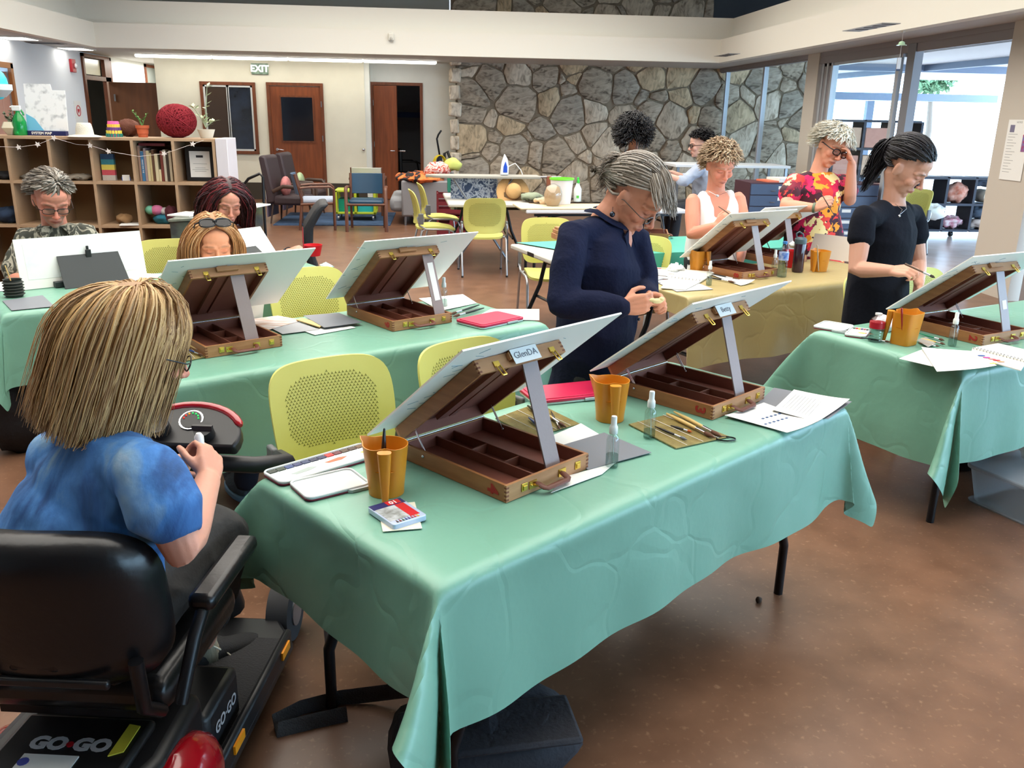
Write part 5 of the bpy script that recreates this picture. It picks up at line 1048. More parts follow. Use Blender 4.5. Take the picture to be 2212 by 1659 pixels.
# ---------------------------------------------------------------- mobility scooter
def scooter():
    t=thing('mobility_scooter','black and red mobility scooter carrying the blonde woman at the lower left','scooter',(-.77,1.85,0),-math.radians(8))
    VIN=mat('black_vinyl',(18,18,20),.28,bump=.06,bsc=60); RED=mat('scooter_red',(150,12,26),.18,coat=.8); SH=mat('scooter_black_shell',(24,24,26),.4)
    g=G(); n=16; vs=[]   # backrest: padded rounded panel, curved
    def bp(u,v): 
        k=(abs(u)**4+abs(v)**4)**.25; m_=max(abs(u),abs(v)); s=m_/k if k else 0; u2,v2=u*s,v*s; return u2*.245,-.205+.05*u2*u2-.05*(v2+1)*.5,.715+v2*.185
    for side in(0,1):
        for i in range(n+1):
            for j in range(n+1):
                u,v=-1+2*i/n,-1+2*j/n; x,y,z=bp(u,v); e=max(abs(u),abs(v)); th=.045*(1-e**6)+.018; vs.append((x,y+(th if side else -th),z))
    o=(n+1)**2; N_=n+1; fs=[(i*N_+j,(i+1)*N_+j,(i+1)*N_+j+1,i*N_+j+1) for i in range(n) for j in range(n)]+[(o+i*N_+j,o+i*N_+j+1,o+(i+1)*N_+j+1,o+(i+1)*N_+j) for i in range(n) for j in range(n)]
    ring=[i*N_ for i in range(N_)]+[n*N_+j for j in range(1,N_)]+[i*N_+n for i in range(n-1,-1,-1)]+[j for j in range(n-1,0,-1)]
    fs+=[(ring[k],o+ring[k],o+ring[(k+1)%len(ring)],ring[(k+1)%len(ring)]) for k in range(len(ring))]
    b=g.add(vs,fs).build('backrest',VIN,t,smooth=60)
    G().box((.0,-.262,.70),(.11,.03,.20)).build('back_pocket',VIN,b,bevel=.01); G().box((0,-.27,.575),(.3,.015,.02)).build('back_piping',MATS['scooter_black_shell'],b,bevel=.005)
    G().box((0,.04,.47),(.44,.44,.09)).build('seat',VIN,t,bevel=.035,seg=3)
    G().tube([(-.2,-.17,.44),(-.2,-.24,.5),(-.2,-.25,.62)],.016,8).tube([(.2,-.17,.44),(.2,-.24,.5),(.2,-.25,.62)],.016,8).bx(-.18,.18,-.15,.2,.40,.425).build('seat_frame',BLACKM,t,smooth=60)
    for s in(-1,1):
        a=G().tube([(s*.27,-.22,.5),(s*.285,-.16,.62),(s*.285,-.1,.66)],.015,8).build('armrest_frame',BLACKM,t,smooth=60)
        G().box((s*.285,.03,.675),(.06,.3,.04)).build('armrest',VIN,t,bevel=.015)
    G().tube([(0,0,.25),(0,0,.41)],.035,16).tube([(0,0,.2),(0,0,.3)],.05,16).build('seat_post',BLACKM,t,smooth=60)
    # rear body
    g=G().prism([(-.17,-.33),(.17,-.33),(.21,-.2),(.2,.04),(-.2,.04),(-.21,-.2)],.12,.34); g.build('rear_shroud',SH,t,bevel=.03,seg=3)
    G().bx(-.15,.15,-.30,-.10,.335,.362).build('rear_cover',SH,t,bevel=.012)
    for s in(-1,1):
        G().sph((s*.215,-.17,.18),(.08,.19,.145),18).build('fender',RED,t,smooth=60)
        w_=G().tube([(s*.2,-.17,.1),(s*.29,-.17,.1)],.1,24).build('wheel',mat('tyre_grey',(50,50,52),.8),t,smooth=40,bevel=0); G().tube([(s*.288,-.17,.1),(s*.294,-.17,.1)],.055,16).build('hub',GREY,w_,smooth=40)
        w_=G().tube([(s*.13,.78,.1),(s*.2,.78,.1)],.1,24).build('wheel',MATS['tyre_grey'],t,smooth=40); G().tube([(s*.198,.78,.1),(s*.206,.78,.1)],.05,16).build('hub',GREY,w_,smooth=40)
        for y in (.10,.50): G().bx(s*.252-.004,s*.252+.004,y-.035,y+.035,.125,.15).build('reflector',mat('amber_reflector',(240,150,20),.3),t)
    G().prism([(-.25,-.02),(.25,-.02),(.25,.58),(.17,.7),(-.17,.7),(-.25,.58)],.08,.12).bx(-.25,-.225,0,.58,.1,.165).bx(.225,.25,0,.58,.1,.165).build('deck',SH,t,bevel=.012)
    G().bx(-.23,.23,.06,.58,.12,.124).build('deck_mat',mat('deck_rubber',(44,44,46),.85,bump=.5,bsc=160),t)
    G().prism([(-.12,.02),(.21,.02),(.21,.24),(-.12,.24)],.12,.27).build('battery_box',SH,t,bevel=.02)
    G().bx(-.17,-.02,-.06,.1,.36,.385).build('seat_bracket',mat('bracket_dark_grey',(52,52,56),.5),t,bevel=.008)
    G().prism([(0,0),(.07,0),(.09,.03),(.09,.11),(0,.13)],0,.02,MX((-.19,-.13,.4),(0,1,0),(0,0,1))).build('hinge_plate',BLACKM,t)
    star=[((.034 if k%2==0 else .022)*math.cos(k*math.pi/6),(.034 if k%2==0 else .022)*math.sin(k*math.pi/6)) for k in range(12)]
    G().prism(star,0,.025,MX((-.155,-.285,.545),(1,0,0),(0,0,1))).build('adjust_knob',DARK,t,bevel=.004)
    # lettering
    GW=mat('badge_silver',(214,214,218),.3,metal=.4)
    M=Matrix.Translation((-.0,-.225,.3655)); text('GO',.052,GW,t,Matrix.Translation((-.047,-.20,.3635)),bold=.003); text('GO',.052,GW,t,Matrix.Translation((.05,-.20,.3635)),bold=.003); G().tube([(0,0,0),(0,0,.003)],.008,12).build('badge_dot',RED,t,loc=(.001,-.2,.362))
    G().bx(-.08,.04,-.285,-.235,.362,.365).build('sticker',mat('sticker_white',(200,202,200),.5),t); G().tube([(-.068,-.26,.364),(-.068,-.26,.3665)],.012,12).build('sticker_emblem',mat('emblem_blue',(50,60,140),.5),t)
    text('GO\u00b7GO',.042,GW,t,MX((.2125,.13,.20),(0,1,0),(0,0,1)),bold=.001)
    G().bx(-.045,.03,-.10,-.075,.362,.366).build('sticker',mat('sticker_cream',(210,200,130),.5),t)
    G().prism([(0,0),(.03,.01),(.045,.09),(.02,.1)],0,.003,Matrix.Translation((.10,-.23,.362))@Matrix.Rotation(.2,4,'Z')).build('sticker',mat('sticker_yellow',(196,186,60),.5),t)
    # tiller
    G().tube([(0,.72,.14),(0,.66,.3),(0,.5,.74),(0,.46,.80)],[.05,.045,.035,.035],12).build('tiller_column',SH,t,smooth=60)
    M=MX((.03,.46,.84),(1,0,0),(0,.85,.53)); 
    pl=[(.15*math.cos(a),.105*math.sin(a)) for a in np.linspace(-.35,math.pi+.35,18)]
    c=G().prism(pl,-.04,.0,M).build('console',SH,t,bevel=.008); 
    G().tube([M@Vector((.15*math.cos(a),.108*math.sin(a),-.004)) for a in np.linspace(.45,math.pi-.45,14)],.012,8,dome=True).build('console_rim',RED,c,smooth=60)
    G().tube([M@Vector((.0,.05,0)),M@Vector((.0,.05,.004))],.034,20).build('gauge_ring',CHROME,c,smooth=30); G().tube([M@Vector((.0,.05,.003)),M@Vector((.0,.05,.006))],.029,20).build('gauge_face',DARK,c)
    for k in range(7):
        a=math.pi*(.95-.15*k); G().sph(M@Vector((.021*math.cos(a),.05+.021*math.sin(a),.007)),.003,6).build('gauge_light',mat('led_red',(220,40,30),.4,emis=.8) if k<2 else mat('led_orange',(230,140,30),.4,emis=.8) if k<3 else mat('led_green',(40,190,90),.4,emis=.8),c)
    G().tube([M@Vector((.055,.0,0)),M@Vector((.055,.0,.03))],.026,14).box(M@Vector((.055,0,.034)),(.055,.012,.014)).build('key_knob',DARK,c,smooth=40)
    G().tube([M@Vector((-.075,.01,0)),M@Vector((-.075,.01,.03))],.03,12).build('speed_knob',DARK,c,smooth=40)
    G().tube([(-.08,.46,.76),(-.24,.5,.72),(-.3,.6,.70),(-.22,.68,.7)],.02,10,dome=True).tube([(.08,.46,.76),(.2,.5,.74),(.27,.58,.72),(.22,.66,.70)],.024,10,dome=True).build('handlebar',DARK,t,smooth=60)
scooter()
# ---------------------------------------------------------------- things on the tables
def sheet(name,label,cat,pts,z=ZT+.004,th=.0012,m=PAPER,group=None,curl=0):
    P=[PZ(x,y,z) for x,y in pts]; c=sum(P)/len(P); n=len(P); vs=[tuple(p-c) for p in P]
    if curl: # subdivide a quad with a lifted corner
        K=8; vs=[];
        for s_ in (0,th):
            for i in range(K+1):
                for j in range(K+1):
                    u,v=i/K,j/K; p=(P[0]*(1-u)+P[1]*u)*(1-v)+(P[3]*(1-u)+P[2]*u)*v-c; vs.append((p[0],p[1],s_+curl*(u*v)**3+.35*curl*(1-u)**4*(1-v)))
        N_=K+1; fs=[(i*N_+j,(i+1)*N_+j,(i+1)*N_+j+1,i*N_+j+1) for i in range(K) for j in range(K)]; fs+=[tuple(q+N_*N_ for q in f) for f in fs]
        return G().add(vs,fs).build(name,m,loc=tuple(c),label=label,cat=cat,group=group,smooth=60)
    vs=[(x,y,0) for x,y,_ in vs]+[(x,y,th) for x,y,_ in vs]
    return G().add(vs,[tuple(range(n))[::-1],tuple(range(n,2*n))]+[(i,(i+1)%n,n+(i+1)%n,n+i) for i in range(n)]).build(name,m,loc=tuple(c),label=label,cat=cat,group=group)
GRAYB=mat('grey_card',(116,120,128),.5,bump=.03,bsc=200)
PIT=mat('orange_translucent',(214,138,34),.35,spec=.5); PIT.node_tree.nodes['Principled BSDF'].inputs['Transmission Weight'].default_value=.15
WATER=mat('orange_water',(200,120,20),.05)
def pitcher(px,py,ang,label,z=ZT+.002,s=1,square=False,water=.55):
    p=PZ(px,py,z); t=thing('water_pitcher',label,'pitcher',tuple(p),ang)
    h=.135*s; n=36; vs=[]; lv=[(0,.046),(.02,.047),(h*.5,.052),(h,.059)]
    def rad(a,k):  # spout bulge toward angle 0 , dent handle toward angle 1.9
        r=1.0; top=k**3
        r+=.34*top*math.exp(-((a)/.22)**2)
        if square: c,s2=abs(math.cos(a)),abs(math.sin(a)); r*=1/((c**5+s2**5)**.2)*.93
        return r
    ins=[]
    for inner in (0,1):
        for z0,r in (lv if not inner else lv[::-1]):
            k=z0/h
            for j in range(n):
                a=2*math.pi*j/n; a2=(a+math.pi)%(2*math.pi)-math.pi; rr=(r*s-(.0022 if inner else 0))*rad(a2,k); zz=max(z0,.004 if inner else 0)+(.008*math.exp(-(a2/.3)**2)*k**3)
                dent=max(0,math.cos(a2-2.1))**14*.022*s*k; rr-=dent; vs.append((rr*math.cos(a),rr*math.sin(a),zz))
    L=len(lv)*2; fs=[(i*n+j,i*n+(j+1)%n,(i+1)*n+(j+1)%n,(i+1)*n+j) for i in range(L-1) for j in range(n)]+[tuple(range(n))[::-1],tuple((L-1)*n+j for j in range(n))]
    G().add(vs,fs).build('cup',PIT,t,smooth=50)
    a=2.1; r0=.05*s; g=G(); d=Vector((math.cos(a),math.sin(a),0)); e=Vector((-math.sin(a),math.cos(a),0))
    # tapered hanging handle
    tp=d*(.062*s)+Vector((0,0,h-.001)); bt=d*(.075*s)+Vector((0,0,-.0+.002)); hv=[]
    for p_,w_,dd in ((tp,.018*s,.014*s),(bt,.008*s,.006*s)):
        for x,y in rrect(w_*2,dd*2,min(w_,dd)*.8,3): hv.append(p_+e*x+d*y)
    m_=len(hv)//2; g.add(hv,[tuple(range(m_))[::-1],tuple(range(m_,2*m_))]+[(i,(i+1)%m_,m_+(i+1)%m_,m_+i) for i in range(m_)]); g.build('handle',PIT,t,smooth=50)
    G().lathe([(0,h*water-.002),(.0505*s,h*water-.002),(.0505*s,h*water),(0,h*water)],24).build('paint_water',WATER,t,smooth=30)
    return t
def spray(px,py,label,z=ZT+.002,s=1,fill=.4):
    p=PZ(px,py,z); t=thing('spray_bottle',label,'bottle',tuple(p)); r=.0185*s; h=.095*s
    G().lathe([(r*.9,0),(r,.004),(r,h*.86),(r*.85,h*.96),(r*.5,h*1.04),(r*.5,h*1.1)],20).build('bottle',CLEAR,t,smooth=50)
    G().lathe([(0,.003),(r*.93,.003),(r*.93,h*fill),(0,h*fill)],20).build('water',MATS.setdefault('clear_water',glassmat('clear_water',(214,224,222),.05)),t,smooth=40)
    G().lathe([(r*.62,h*1.06),(r*.66,h*1.08),(r*.66,h*1.26),(r*.56,h*1.30),(r*.46,h*1.34),(r*.46,h*1.56),(r*.40,h*1.6),(0,h*1.6)],16).build('pump_cap',mat('pump_white',(226,230,228),.35),t,smooth=40)
    G().tube([(0,0,h*1.05),(r*.25,0,.01)],.0012,5).build('dip_tube',mat('tube_white',(220,225,225),.5),t); return t
def brush(p,az,L,label,hm,bm=None,r=.004,z=None,tilt=0,fer=True,group=None):
    t=thing('paintbrush',label,'brush',(p[0],p[1],p[2]+r),math.pi/2-math.radians(az),group)
    k=math.sin(math.radians(tilt)); D=lambda s:(L*s,0,L*s*k)
    G().tube([D(0),D(.3),D(.62)],[r*.5,r*1.1,r*.9],8,dome=True).build('brush_handle',hm,t,smooth=60)
    if fer: G().tube([D(.62),D(.8)],r*.95,8).build('ferrule',CHROME,t,smooth=60)
    G().tube([D(.8),D(.88),D(1)],[r*.95,r*1.25,r*.15],8).build('bristles',bm or mat('bristle_brown',(92,60,44),.8),t,smooth=60); return t
BAMB=mat('bamboo_light',(206,176,112),.5); BAMB2=mat('bamboo_slat',(160,142,84),.6,col2=(140,122,70),sc_=30)
HB=mat('brush_black',(26,26,28),.3); HBL=mat('brush_blue',(34,62,120),.3); HY=mat('brush_yellow',(214,180,90),.4)
def az_of(p,q,z=ZT): a,b=PZ(*p,z),PZ(*q,z); return math.degrees(math.atan2(b[0]-a[0],b[1]-a[1])),float(np.linalg.norm(b-a)),a
def brush_px(p,q,label,hm,bm=None,r=.004,z=ZT+.006,**k):
    az,L,a=az_of(p,q,z); return brush(a,az,L,label,hm,bm,r,**k)
def mat_roll(pts,label,z=ZT+.003,n=40):
    P=[PZ(x,y,z) for x,y in pts]; c=sum(P)/4; t=thing('bamboo_mat',label,'mat',tuple(c)); P=[p-c for p in P]
    for i in range(n):
        u=(i+.5)/n; a=P[0]*(1-u)+P[1]*u; b=P[3]*(1-u)+P[2]*u; G().tube([tuple(a+[0,0,.002]),tuple(b+[0,0,.002])],float(np.linalg.norm(P[1]-P[0]))/n*.46,5).build('slat',BAMB2,t,smooth=60)
    for v in (.2,.5,.8):
        a=P[0]*(1-v)+P[3]*v; b=P[1]*(1-v)+P[2]*v; G().tube([tuple(a+[0,0,.006]),tuple(b+[0,0,.006])],.0008,4).build('binding_thread',PAPER,t)
    return t
def palette_closed(pts,label,z=ZT+.002,h=.018):
    P=[PZ(x,y,z) for x,y in pts]; c=sum(P)/4; x=P[1]-P[0]; y=P[3]-P[0]; w_,l=float(np.linalg.norm(x)),float(np.linalg.norm(y)); t=thing('paint_palette',label,'palette',tuple(c),math.atan2(x[1],x[0]))
    G().prism(rrect(w_,l,.02),0,h*.45).build('base',mat('palette_white',(206,216,214),.4),t,bevel=.002); G().prism(rrect(w_+.004,l+.004,.022),h*.45,h).prism(rrect(w_-.02,l-.02,.016),h,h+.003).build('lid',mat('palette_pink',(190,34,74),.35),t,bevel=.003)
    G().bx(.02,.09,-l/2-.006,-l/2+.002,.002,h*.7).build('clasp',mat('clasp_grey',(170,176,178),.4),t,bevel=.002); return t
def palette_open(ptsA,ptsB,label,z=ZT+.002,cols=None):
    """ptsA: the pan half; ptsB: the mixing lid"""
    PA=[PZ(x,y,z) for x,y in ptsA]; PB=[PZ(x,y,z) for x,y in ptsB]; c=sum(PA)/4; t=thing('paint_palette',label,'palette',tuple(c)); PW=mat('palette_white2',(214,220,216),.35,col2=(196,204,206),sc_=14)
    for k,(P,nm) in enumerate(((PA,'pan_tray'),(PB,'mixing_lid'))):
        c2=sum(P)/4; x=P[1]-P[0]; y=P[3]-P[0]; w_,l=float(np.linalg.norm(x)),float(np.linalg.norm(y)); ang=math.atan2(x[1],x[0]); M=Matrix.Translation(tuple(c2-c))@Matrix.Rotation(ang,4,'Z')
        q=G().prism(rrect(w_,l,.02),.003,.007,M).tube([M@Vector((a,b,.009)) for a,b in rrect(w_-.003,l-.003,.02)],.003,6,closed=True); q.mi=1
        q.prism(rrect(w_+.002,l+.002,.022),0,.004,M); tr=q.build(nm,[PW,mat('palette_edge_pink',(120,24,50),.4)],t,smooth=40)
        if k==0:
            cs=cols or [(28,40,30),(30,50,36),(40,60,110),(36,44,90),(30,46,84),(24,28,60),(30,34,70),(180,30,28),(90,26,34),(70,50,30),(60,38,28),(90,60,30)]
            nC=len(cs); pw=(w_-.02)/nC
            for i,cc in enumerate(cs):
                x0=-w_/2+.01+i*pw; G().prism([(x0+.0015,l/2-.028),(x0+pw-.0015,l/2-.028),(x0+pw-.0015,l/2-.008),(x0+.0015,l/2-.008)],.007,.0095,M).build('paint_pan',mat('paint_%d'%(abs(hash(cc))%9999),cc,.45,bump=.4,bsc=90),tr)
            G().prism([(0,0),(.05,.008),(.075,.0),(.05,-.012),(.01,-.01)],.0071,.0076,M).build('paint_smear',mat('smear_rust',(170,100,70),.6),tr); G().prism([(-.11,-.01),(-.05,.002),(-.03,-.01),(-.06,-.02),(-.1,-.022)],.0071,.0076,M).build('paint_smear',mat('smear_grey',(150,162,158),.6),tr); G().prism([(w_/2-.045,0),(w_/2-.012,.003),(w_/2-.015,-.018),(w_/2-.04,-.012)],.0071,.0078,M).build('paint_smear',mat('smear_yellow',(220,196,70),.6),tr)
        else:
            G().prism(rrect(w_-.03,l-.025,.015),.007,.0074,M).build('lid_panel',mat('lid_rosy',(222,210,200),.4,col2=(216,186,180),sc_=7),tr); G().prism([(.02,-l/2+.0),(.12,-l/2),(.11,-l/2-.01),(.03,-l/2-.01)],.0,.008,M).build('clasp',MATS['clasp_grey'],tr)
    return t
palette_closed([(1140,858),(1290,836),(1283,866),(1152,872)][:0] or [(1150,880),(1335,860),(1290,826),(1140,848)],'closed pink and white watercolour palette on the nearest table behind an orange pitcher')
palette_closed([(1018,714),(1110,694),(1098,680),(1006,694)],'closed pink watercolour palette at the right end of the middle table')
palette_open([(618,1052),(838,985),(770,958),(560,1030)],[(662,1086),(800,1052),(780,1010),(601,1053)],'open watercolour palette with dark paint pans at the near table\'s left corner')
pt=pitcher(835,1062,R(150),'orange water pitcher holding a black brush, nearest the blonde woman')
p=PZ(800,1040,ZT+.01); tag(G().tube([(0,0,0),(.004,.004,.06),(.006,.01,.11),(.008,.012,.15)],[.004,.0085,.006,.003],8,dome=True).build('paintbrush',HB,smooth=60,loc=tuple(np.array(pt.location)+[-.01,.0,.02])),'short black brush standing in the orange pitcher nearest the blonde woman','brush')
pitcher(1317,905,R(150),'orange water pitcher before the easel marked 3, beside the pink palette')
spray(1321,1008,'small clear spray bottle on the grey sheet, nearest to the front edge'); spray(1402,946,'small clear spray bottle on the bamboo mat before the easel marked 3',fill=.3)
sheet('paper_sheet','white sheet under the grey card beside the easel marked 4','paper',[(1160,955),(1255,915),(1300,942),(1210,1000)])
sheet('paper_sheet','white sheet peeking out beneath the grey card by the easel marked 4','paper',[(1190,1065),(1220,1030),(1330,1000),(1300,1025)])
sheet('grey_card','dark grey card under the nearest spray bottle, beside the easel marked 4','card',[(1205,965),(1305,935),(1407,978),(1270,1015)],m=GRAYB,z=ZT+.006)
mat_roll([(1070,905),(1150,945),(1252,917),(1160,872)],'bamboo brush mat between the easel marked 4 and the pink palette')
mat_roll([(1358,918),(1460,970),(1575,945),(1450,895)],'bamboo brush mat with brushes beside the easel marked 3')
for a,b,lb,hm,bm,r in (((1140,880),(1180,908),'black brush on the mat behind the prop of the easel marked 4',HB,None,.006),((1150,878),(1224,927),'pale bamboo brush with a brown tip behind the easel marked 4',BAMB,None,.005),((1142,905),(1180,936),'blue brush on the mat beside the easel marked 4',HBL,mat('bristle_grey',(110,116,126),.8),.005),((1190,890),(1210,930),'dark thin brush with a pale ferrule on the mat behind the easel marked 4',HB,None,.003),
    ((1440,897),(1545,950),'thick bamboo brush, left of the pair on the mat by the easel marked 3',BAMB,None,.006),((1456,893),(1560,948),'thick bamboo brush, right of the pair on the mat by the easel marked 3',BAMB,None,.006),((1415,924),(1485,953),'black brush with a round grey tip on the mat by the easel marked 3',HB,mat('bristle_grey',(110,116,126),.8),.004),((1449,922),(1495,936),'short brush with a flat orange tip on the mat by the easel marked 3',HB,mat('bristle_orange',(176,90,40),.8),.004)):
    brush_px(a,b,lb,hm,bm,r,z=ZT+.009)
p=PZ(1568,948,ZT+.006); tag(G().tube([(.03*math.cos(a),.018*math.sin(a),0) for a in np.linspace(0,6.28,17)[:-1]],.0025,6,closed=True).build('elastic_loop',HB,smooth=60,loc=tuple(p)),'black elastic loop at the end of the bamboo mat by the easel marked 3','elastic')
for k,(a,b) in enumerate((((1455,905),(1545,930)),((1470,893),(1572,938)))): 
    az,L,q=az_of(a,b,ZT+.012); 
sheet('grey_card','grey card under the printed papers at the right end of the near table','card',[(1600,905),(1672,838),(1840,868),(1790,905)],m=GRAYB,z=ZT+.003)
pa=sheet('printed_paper','printed sheet with rows of blue swatches at the right end of the near table','paper',[(1565,900),(1650,870),(1770,915),(1700,935)],z=ZT+.006,curl=.012)
pb=sheet('printed_paper','printed text sheet on top of the papers at the right end of the near table','paper',[(1668,888),(1715,842),(1835,868),(1765,912)],z=ZT+.010,curl=.01)
az,L,q=az_of((1645,912),(1700,892),ZT+.0075)
for r0 in range(2):
    for i in range(6):
        a=PZ(1648+i*9+r0*6,904-i*2.6+r0*12,ZT+.0085)-np.array(pa.location); G().box(tuple(a),(.012,.008,.0006),rz=.8).build('swatch',mat('ink_blue',(56,86,130),.6),pa)
INK=mat('ink_grey',(150,150,150),.7)
for i in range(9): 
    a=PZ(1720+i*7,852+i*1.6,ZT+.0125)-np.array(pb.location); b=PZ(1690+i*7,880+i*2.2,ZT+.0125)-np.array(pb.location); G().tube([tuple(a),tuple(b)],.0007,4).build('print_line',INK,pb)
# crayon tin on a card
sheet('drawing_paper','small cream card under the tin marked 10','card',[(827,1149),(912,1142),(896,1085),(815,1092)],m=mat('cream_card',(226,222,200),.7))
P=[PZ(*q,ZT+.004) for q in ((844,1147),(917,1124),(872,1086),(798,1104))]; c=sum(P)/4; x=P[1]-P[0]; tn=thing('crayon_tin','small blue and red crayon tin marked 10, lying on a card','tin',tuple(c),math.atan2(x[1],x[0]))
w_,l=float(np.linalg.norm(x)),float(np.linalg.norm(P[3]-P[0])); 
G().prism(rrect(w_,l,.008),0,.014).build('tin_box',mat('tin_pale',(186,200,226),.3,metal=.2),tn,bevel=.0015)
g=G().bx(-w_/2+.002,w_/2-.002,l/2-.03,l/2-.002,.014,.0146,0).bx(w_/2-.05,w_/2-.012,l/2-.026,l/2-.004,.0146,.0150,1).bx(w_/2-.036,w_/2-.010,-l/2+.018,l/2-.03,.014,.0146,1).bx(-w_/2+.004,w_/2-.036,-l/2+.02,l/2-.03,.014,.0144,2)
g.build('tin_print',[mat('tin_navy',(40,44,96),.3),mat('tin_red',(196,34,44),.3),mat('tin_photo',(120,124,120),.3,col2=(190,196,200),sc_=40)],tn)
text('10',.022,mat('tin_white',(240,240,235),.5),tn,Matrix.Translation((w_/2-.031,l/2-.015,.0151))@Matrix.Rotation(math.pi,4,'Z'),bold=.0005)
for i,cc in enumerate(((60,30,26),(120,40,30),(40,80,50),(40,60,110),(60,50,110),(150,40,60),(190,40,40),(220,150,40))):
    q_=(w_-.03)/8; x_=-w_/2+.014+i*q_; G().prism([(x_,-l/2+.006),(x_+q_*.8,-l/2+.006),(x_+q_*.4,-l/2+.02)],.0146,.0150).build('crayon_print',mat('crayon_%d'%i,cc,.4),tn)
# bags and strap under the near table, seed cone
def bag(name,label,c,dims,rz,m,flap=True):
    t=thing(name,label,'bag',(c[0],c[1],0),rz); g=G().sph((0,0,dims[2]*.5),(dims[0]/2,dims[1]/2,dims[2]*.5),24); g.v=[(math.copysign(abs(x/(dims[0]/2))**.6,x)*dims[0]/2 if x else 0,math.copysign(abs(y/(dims[1]/2))**.6,y)*dims[1]/2 if y else 0,z) for x,y,z in g.v]
    b=g.build('bag_body',m,t,smooth=60); crumple(b,.012,7,1)
    if flap: G().bx(-dims[0]*.46,dims[0]*.46,-dims[1]*.52,dims[1]*.1,dims[2]*.86,dims[2]*.96).build('flap',m,t,bevel=.02)
    return t
b_=bag('shoulder_bag','charcoal canvas shoulder bag on the floor under the nearest table',(.13,1.93),(.5,.3,.2),.1,mat('charcoal_canvas',(38,38,44),.85,bump=.4,bsc=60))
WEB=mat('grey_webbing',(66,68,70),.9,bump=.5,bsc=200)
st=G(); pts=[PZ(x,y,z) for x,y,z in ((980,1500,.1),(880,1490,.06),(800,1500,.03),(735,1508,.02),(650,1530,.02),(592,1560,.02),(600,1580,.015),(680,1560,.015),(750,1545,.015))]
st.tube(pts,.026,8,flat=(.15,1)); tag(st.build('bag_strap',WEB,smooth=60),'grey webbing bag strap trailing on the floor by the near table leg','strap')
bag('backpack','black backpack on the floor under the far left table, behind the blonde woman',(-2.08,4.42),(.42,.3,.46),.5,mat('black_nylon',(20,20,24),.6,bump=.4,bsc=30))
tag(G().sph((0,0,.012),(.012,.012,.013),8).sph((0.01,.01,.008),.008,6).build('seed_pod',mat('seed_brown',(60,44,30),.8),smooth=60,loc=tuple(PZ(1638,1302,0))),'tiny brown seed pod on the floor by the near table\'s right leg','seed')
# feet of the woman with sunglasses, seen under the cloth
# ---------------------------------------------------------------- middle and far tables: small things
spray(959,662,'small clear spray bottle on the middle table beside the taped prop easel')
sheet('paper_sheet','white sheet behind the spray bottle on the middle table','paper',[(905,645),(950,672),(1030,655),(1000,636)])
sheet('paper_sheet','wide pale sheet behind the closed palette at the right end of the middle table','paper',[(1018,690),(1060,668),(1165,668),(1165,692)],m=mat('pale_grey_paper',(206,208,206),.7))
for a,b,lb,hm in (((1035,661),(972,682),'long black brush, farther of the pair by the spray bottle of the middle table',mat('brush_dark_green',(40,54,48),.4)),((1045,668),(978,687),'thick black brush, nearer of the pair by the spray bottle of the middle table',HB)): brush_px(a,b,lb,hm,r=.006)
sheet('grey_card','glossy grey card lying on papers between the two middle table easels','card',[(655,682),(700,708),(782,697),(732,676)],m=GRAYB,z=ZT+.016)
sheet('paper_sheet','white sheet with brown and yellow marks under the grey card of the middle table','paper',[(655,715),(680,724),(768,708),(740,698)],z=ZT+.004)
p=sheet('photo_print','printed leaflet with a sunset landscape beside the unnumbered easel','leaflet',[(540,690),(560,718),(655,692),(600,682)],z=ZT+.008,m=mat('leaflet_photo',(196,150,124),.4,col2=(226,226,228),sc_=9,stretch=(1,4,1)))
sheet('grey_card','pale grey card poking out between the leaflet and the bamboo mat','card',[(580,706),(610,722),(690,712),(640,694)],m=mat('pale_card',(166,168,172),.6),z=ZT+.006)
sheet('bamboo_mat','rolled edge of a bamboo mat under the glossy grey card','mat',[(640,692),(690,708),(702,702),(652,688)],m=BAMB,z=ZT+.012,th=.004)
mat_roll([(385,752),(395,782),(447,772),(400,742)],'bamboo brush roll at the left side of the unnumbered easel')
brush_px((392,752),(440,770),'blue brush in the bamboo roll left of the unnumbered easel',HBL,r=.004,z=ZT+.012); brush_px((396,742),(444,765),'pale wooden brush in the bamboo roll left of the unnumbered easel',BAMB,r=.005,z=ZT+.014)
p=PZ(372,775,ZT+.002); cp=thing('plastic_tumbler','clear plastic tumbler beside the blonde woman\'s face on the middle table','cup',tuple(p)); G().lathe([(.028,0),(.036,.1),(.034,.1),(.026,.003)],20).build('cup',CLEAR,cp,smooth=40); G().lathe([(0,.004),(.028,.004),(.031,.05),(0,.05)],16).build('water',MATS['clear_water'],cp,smooth=40)
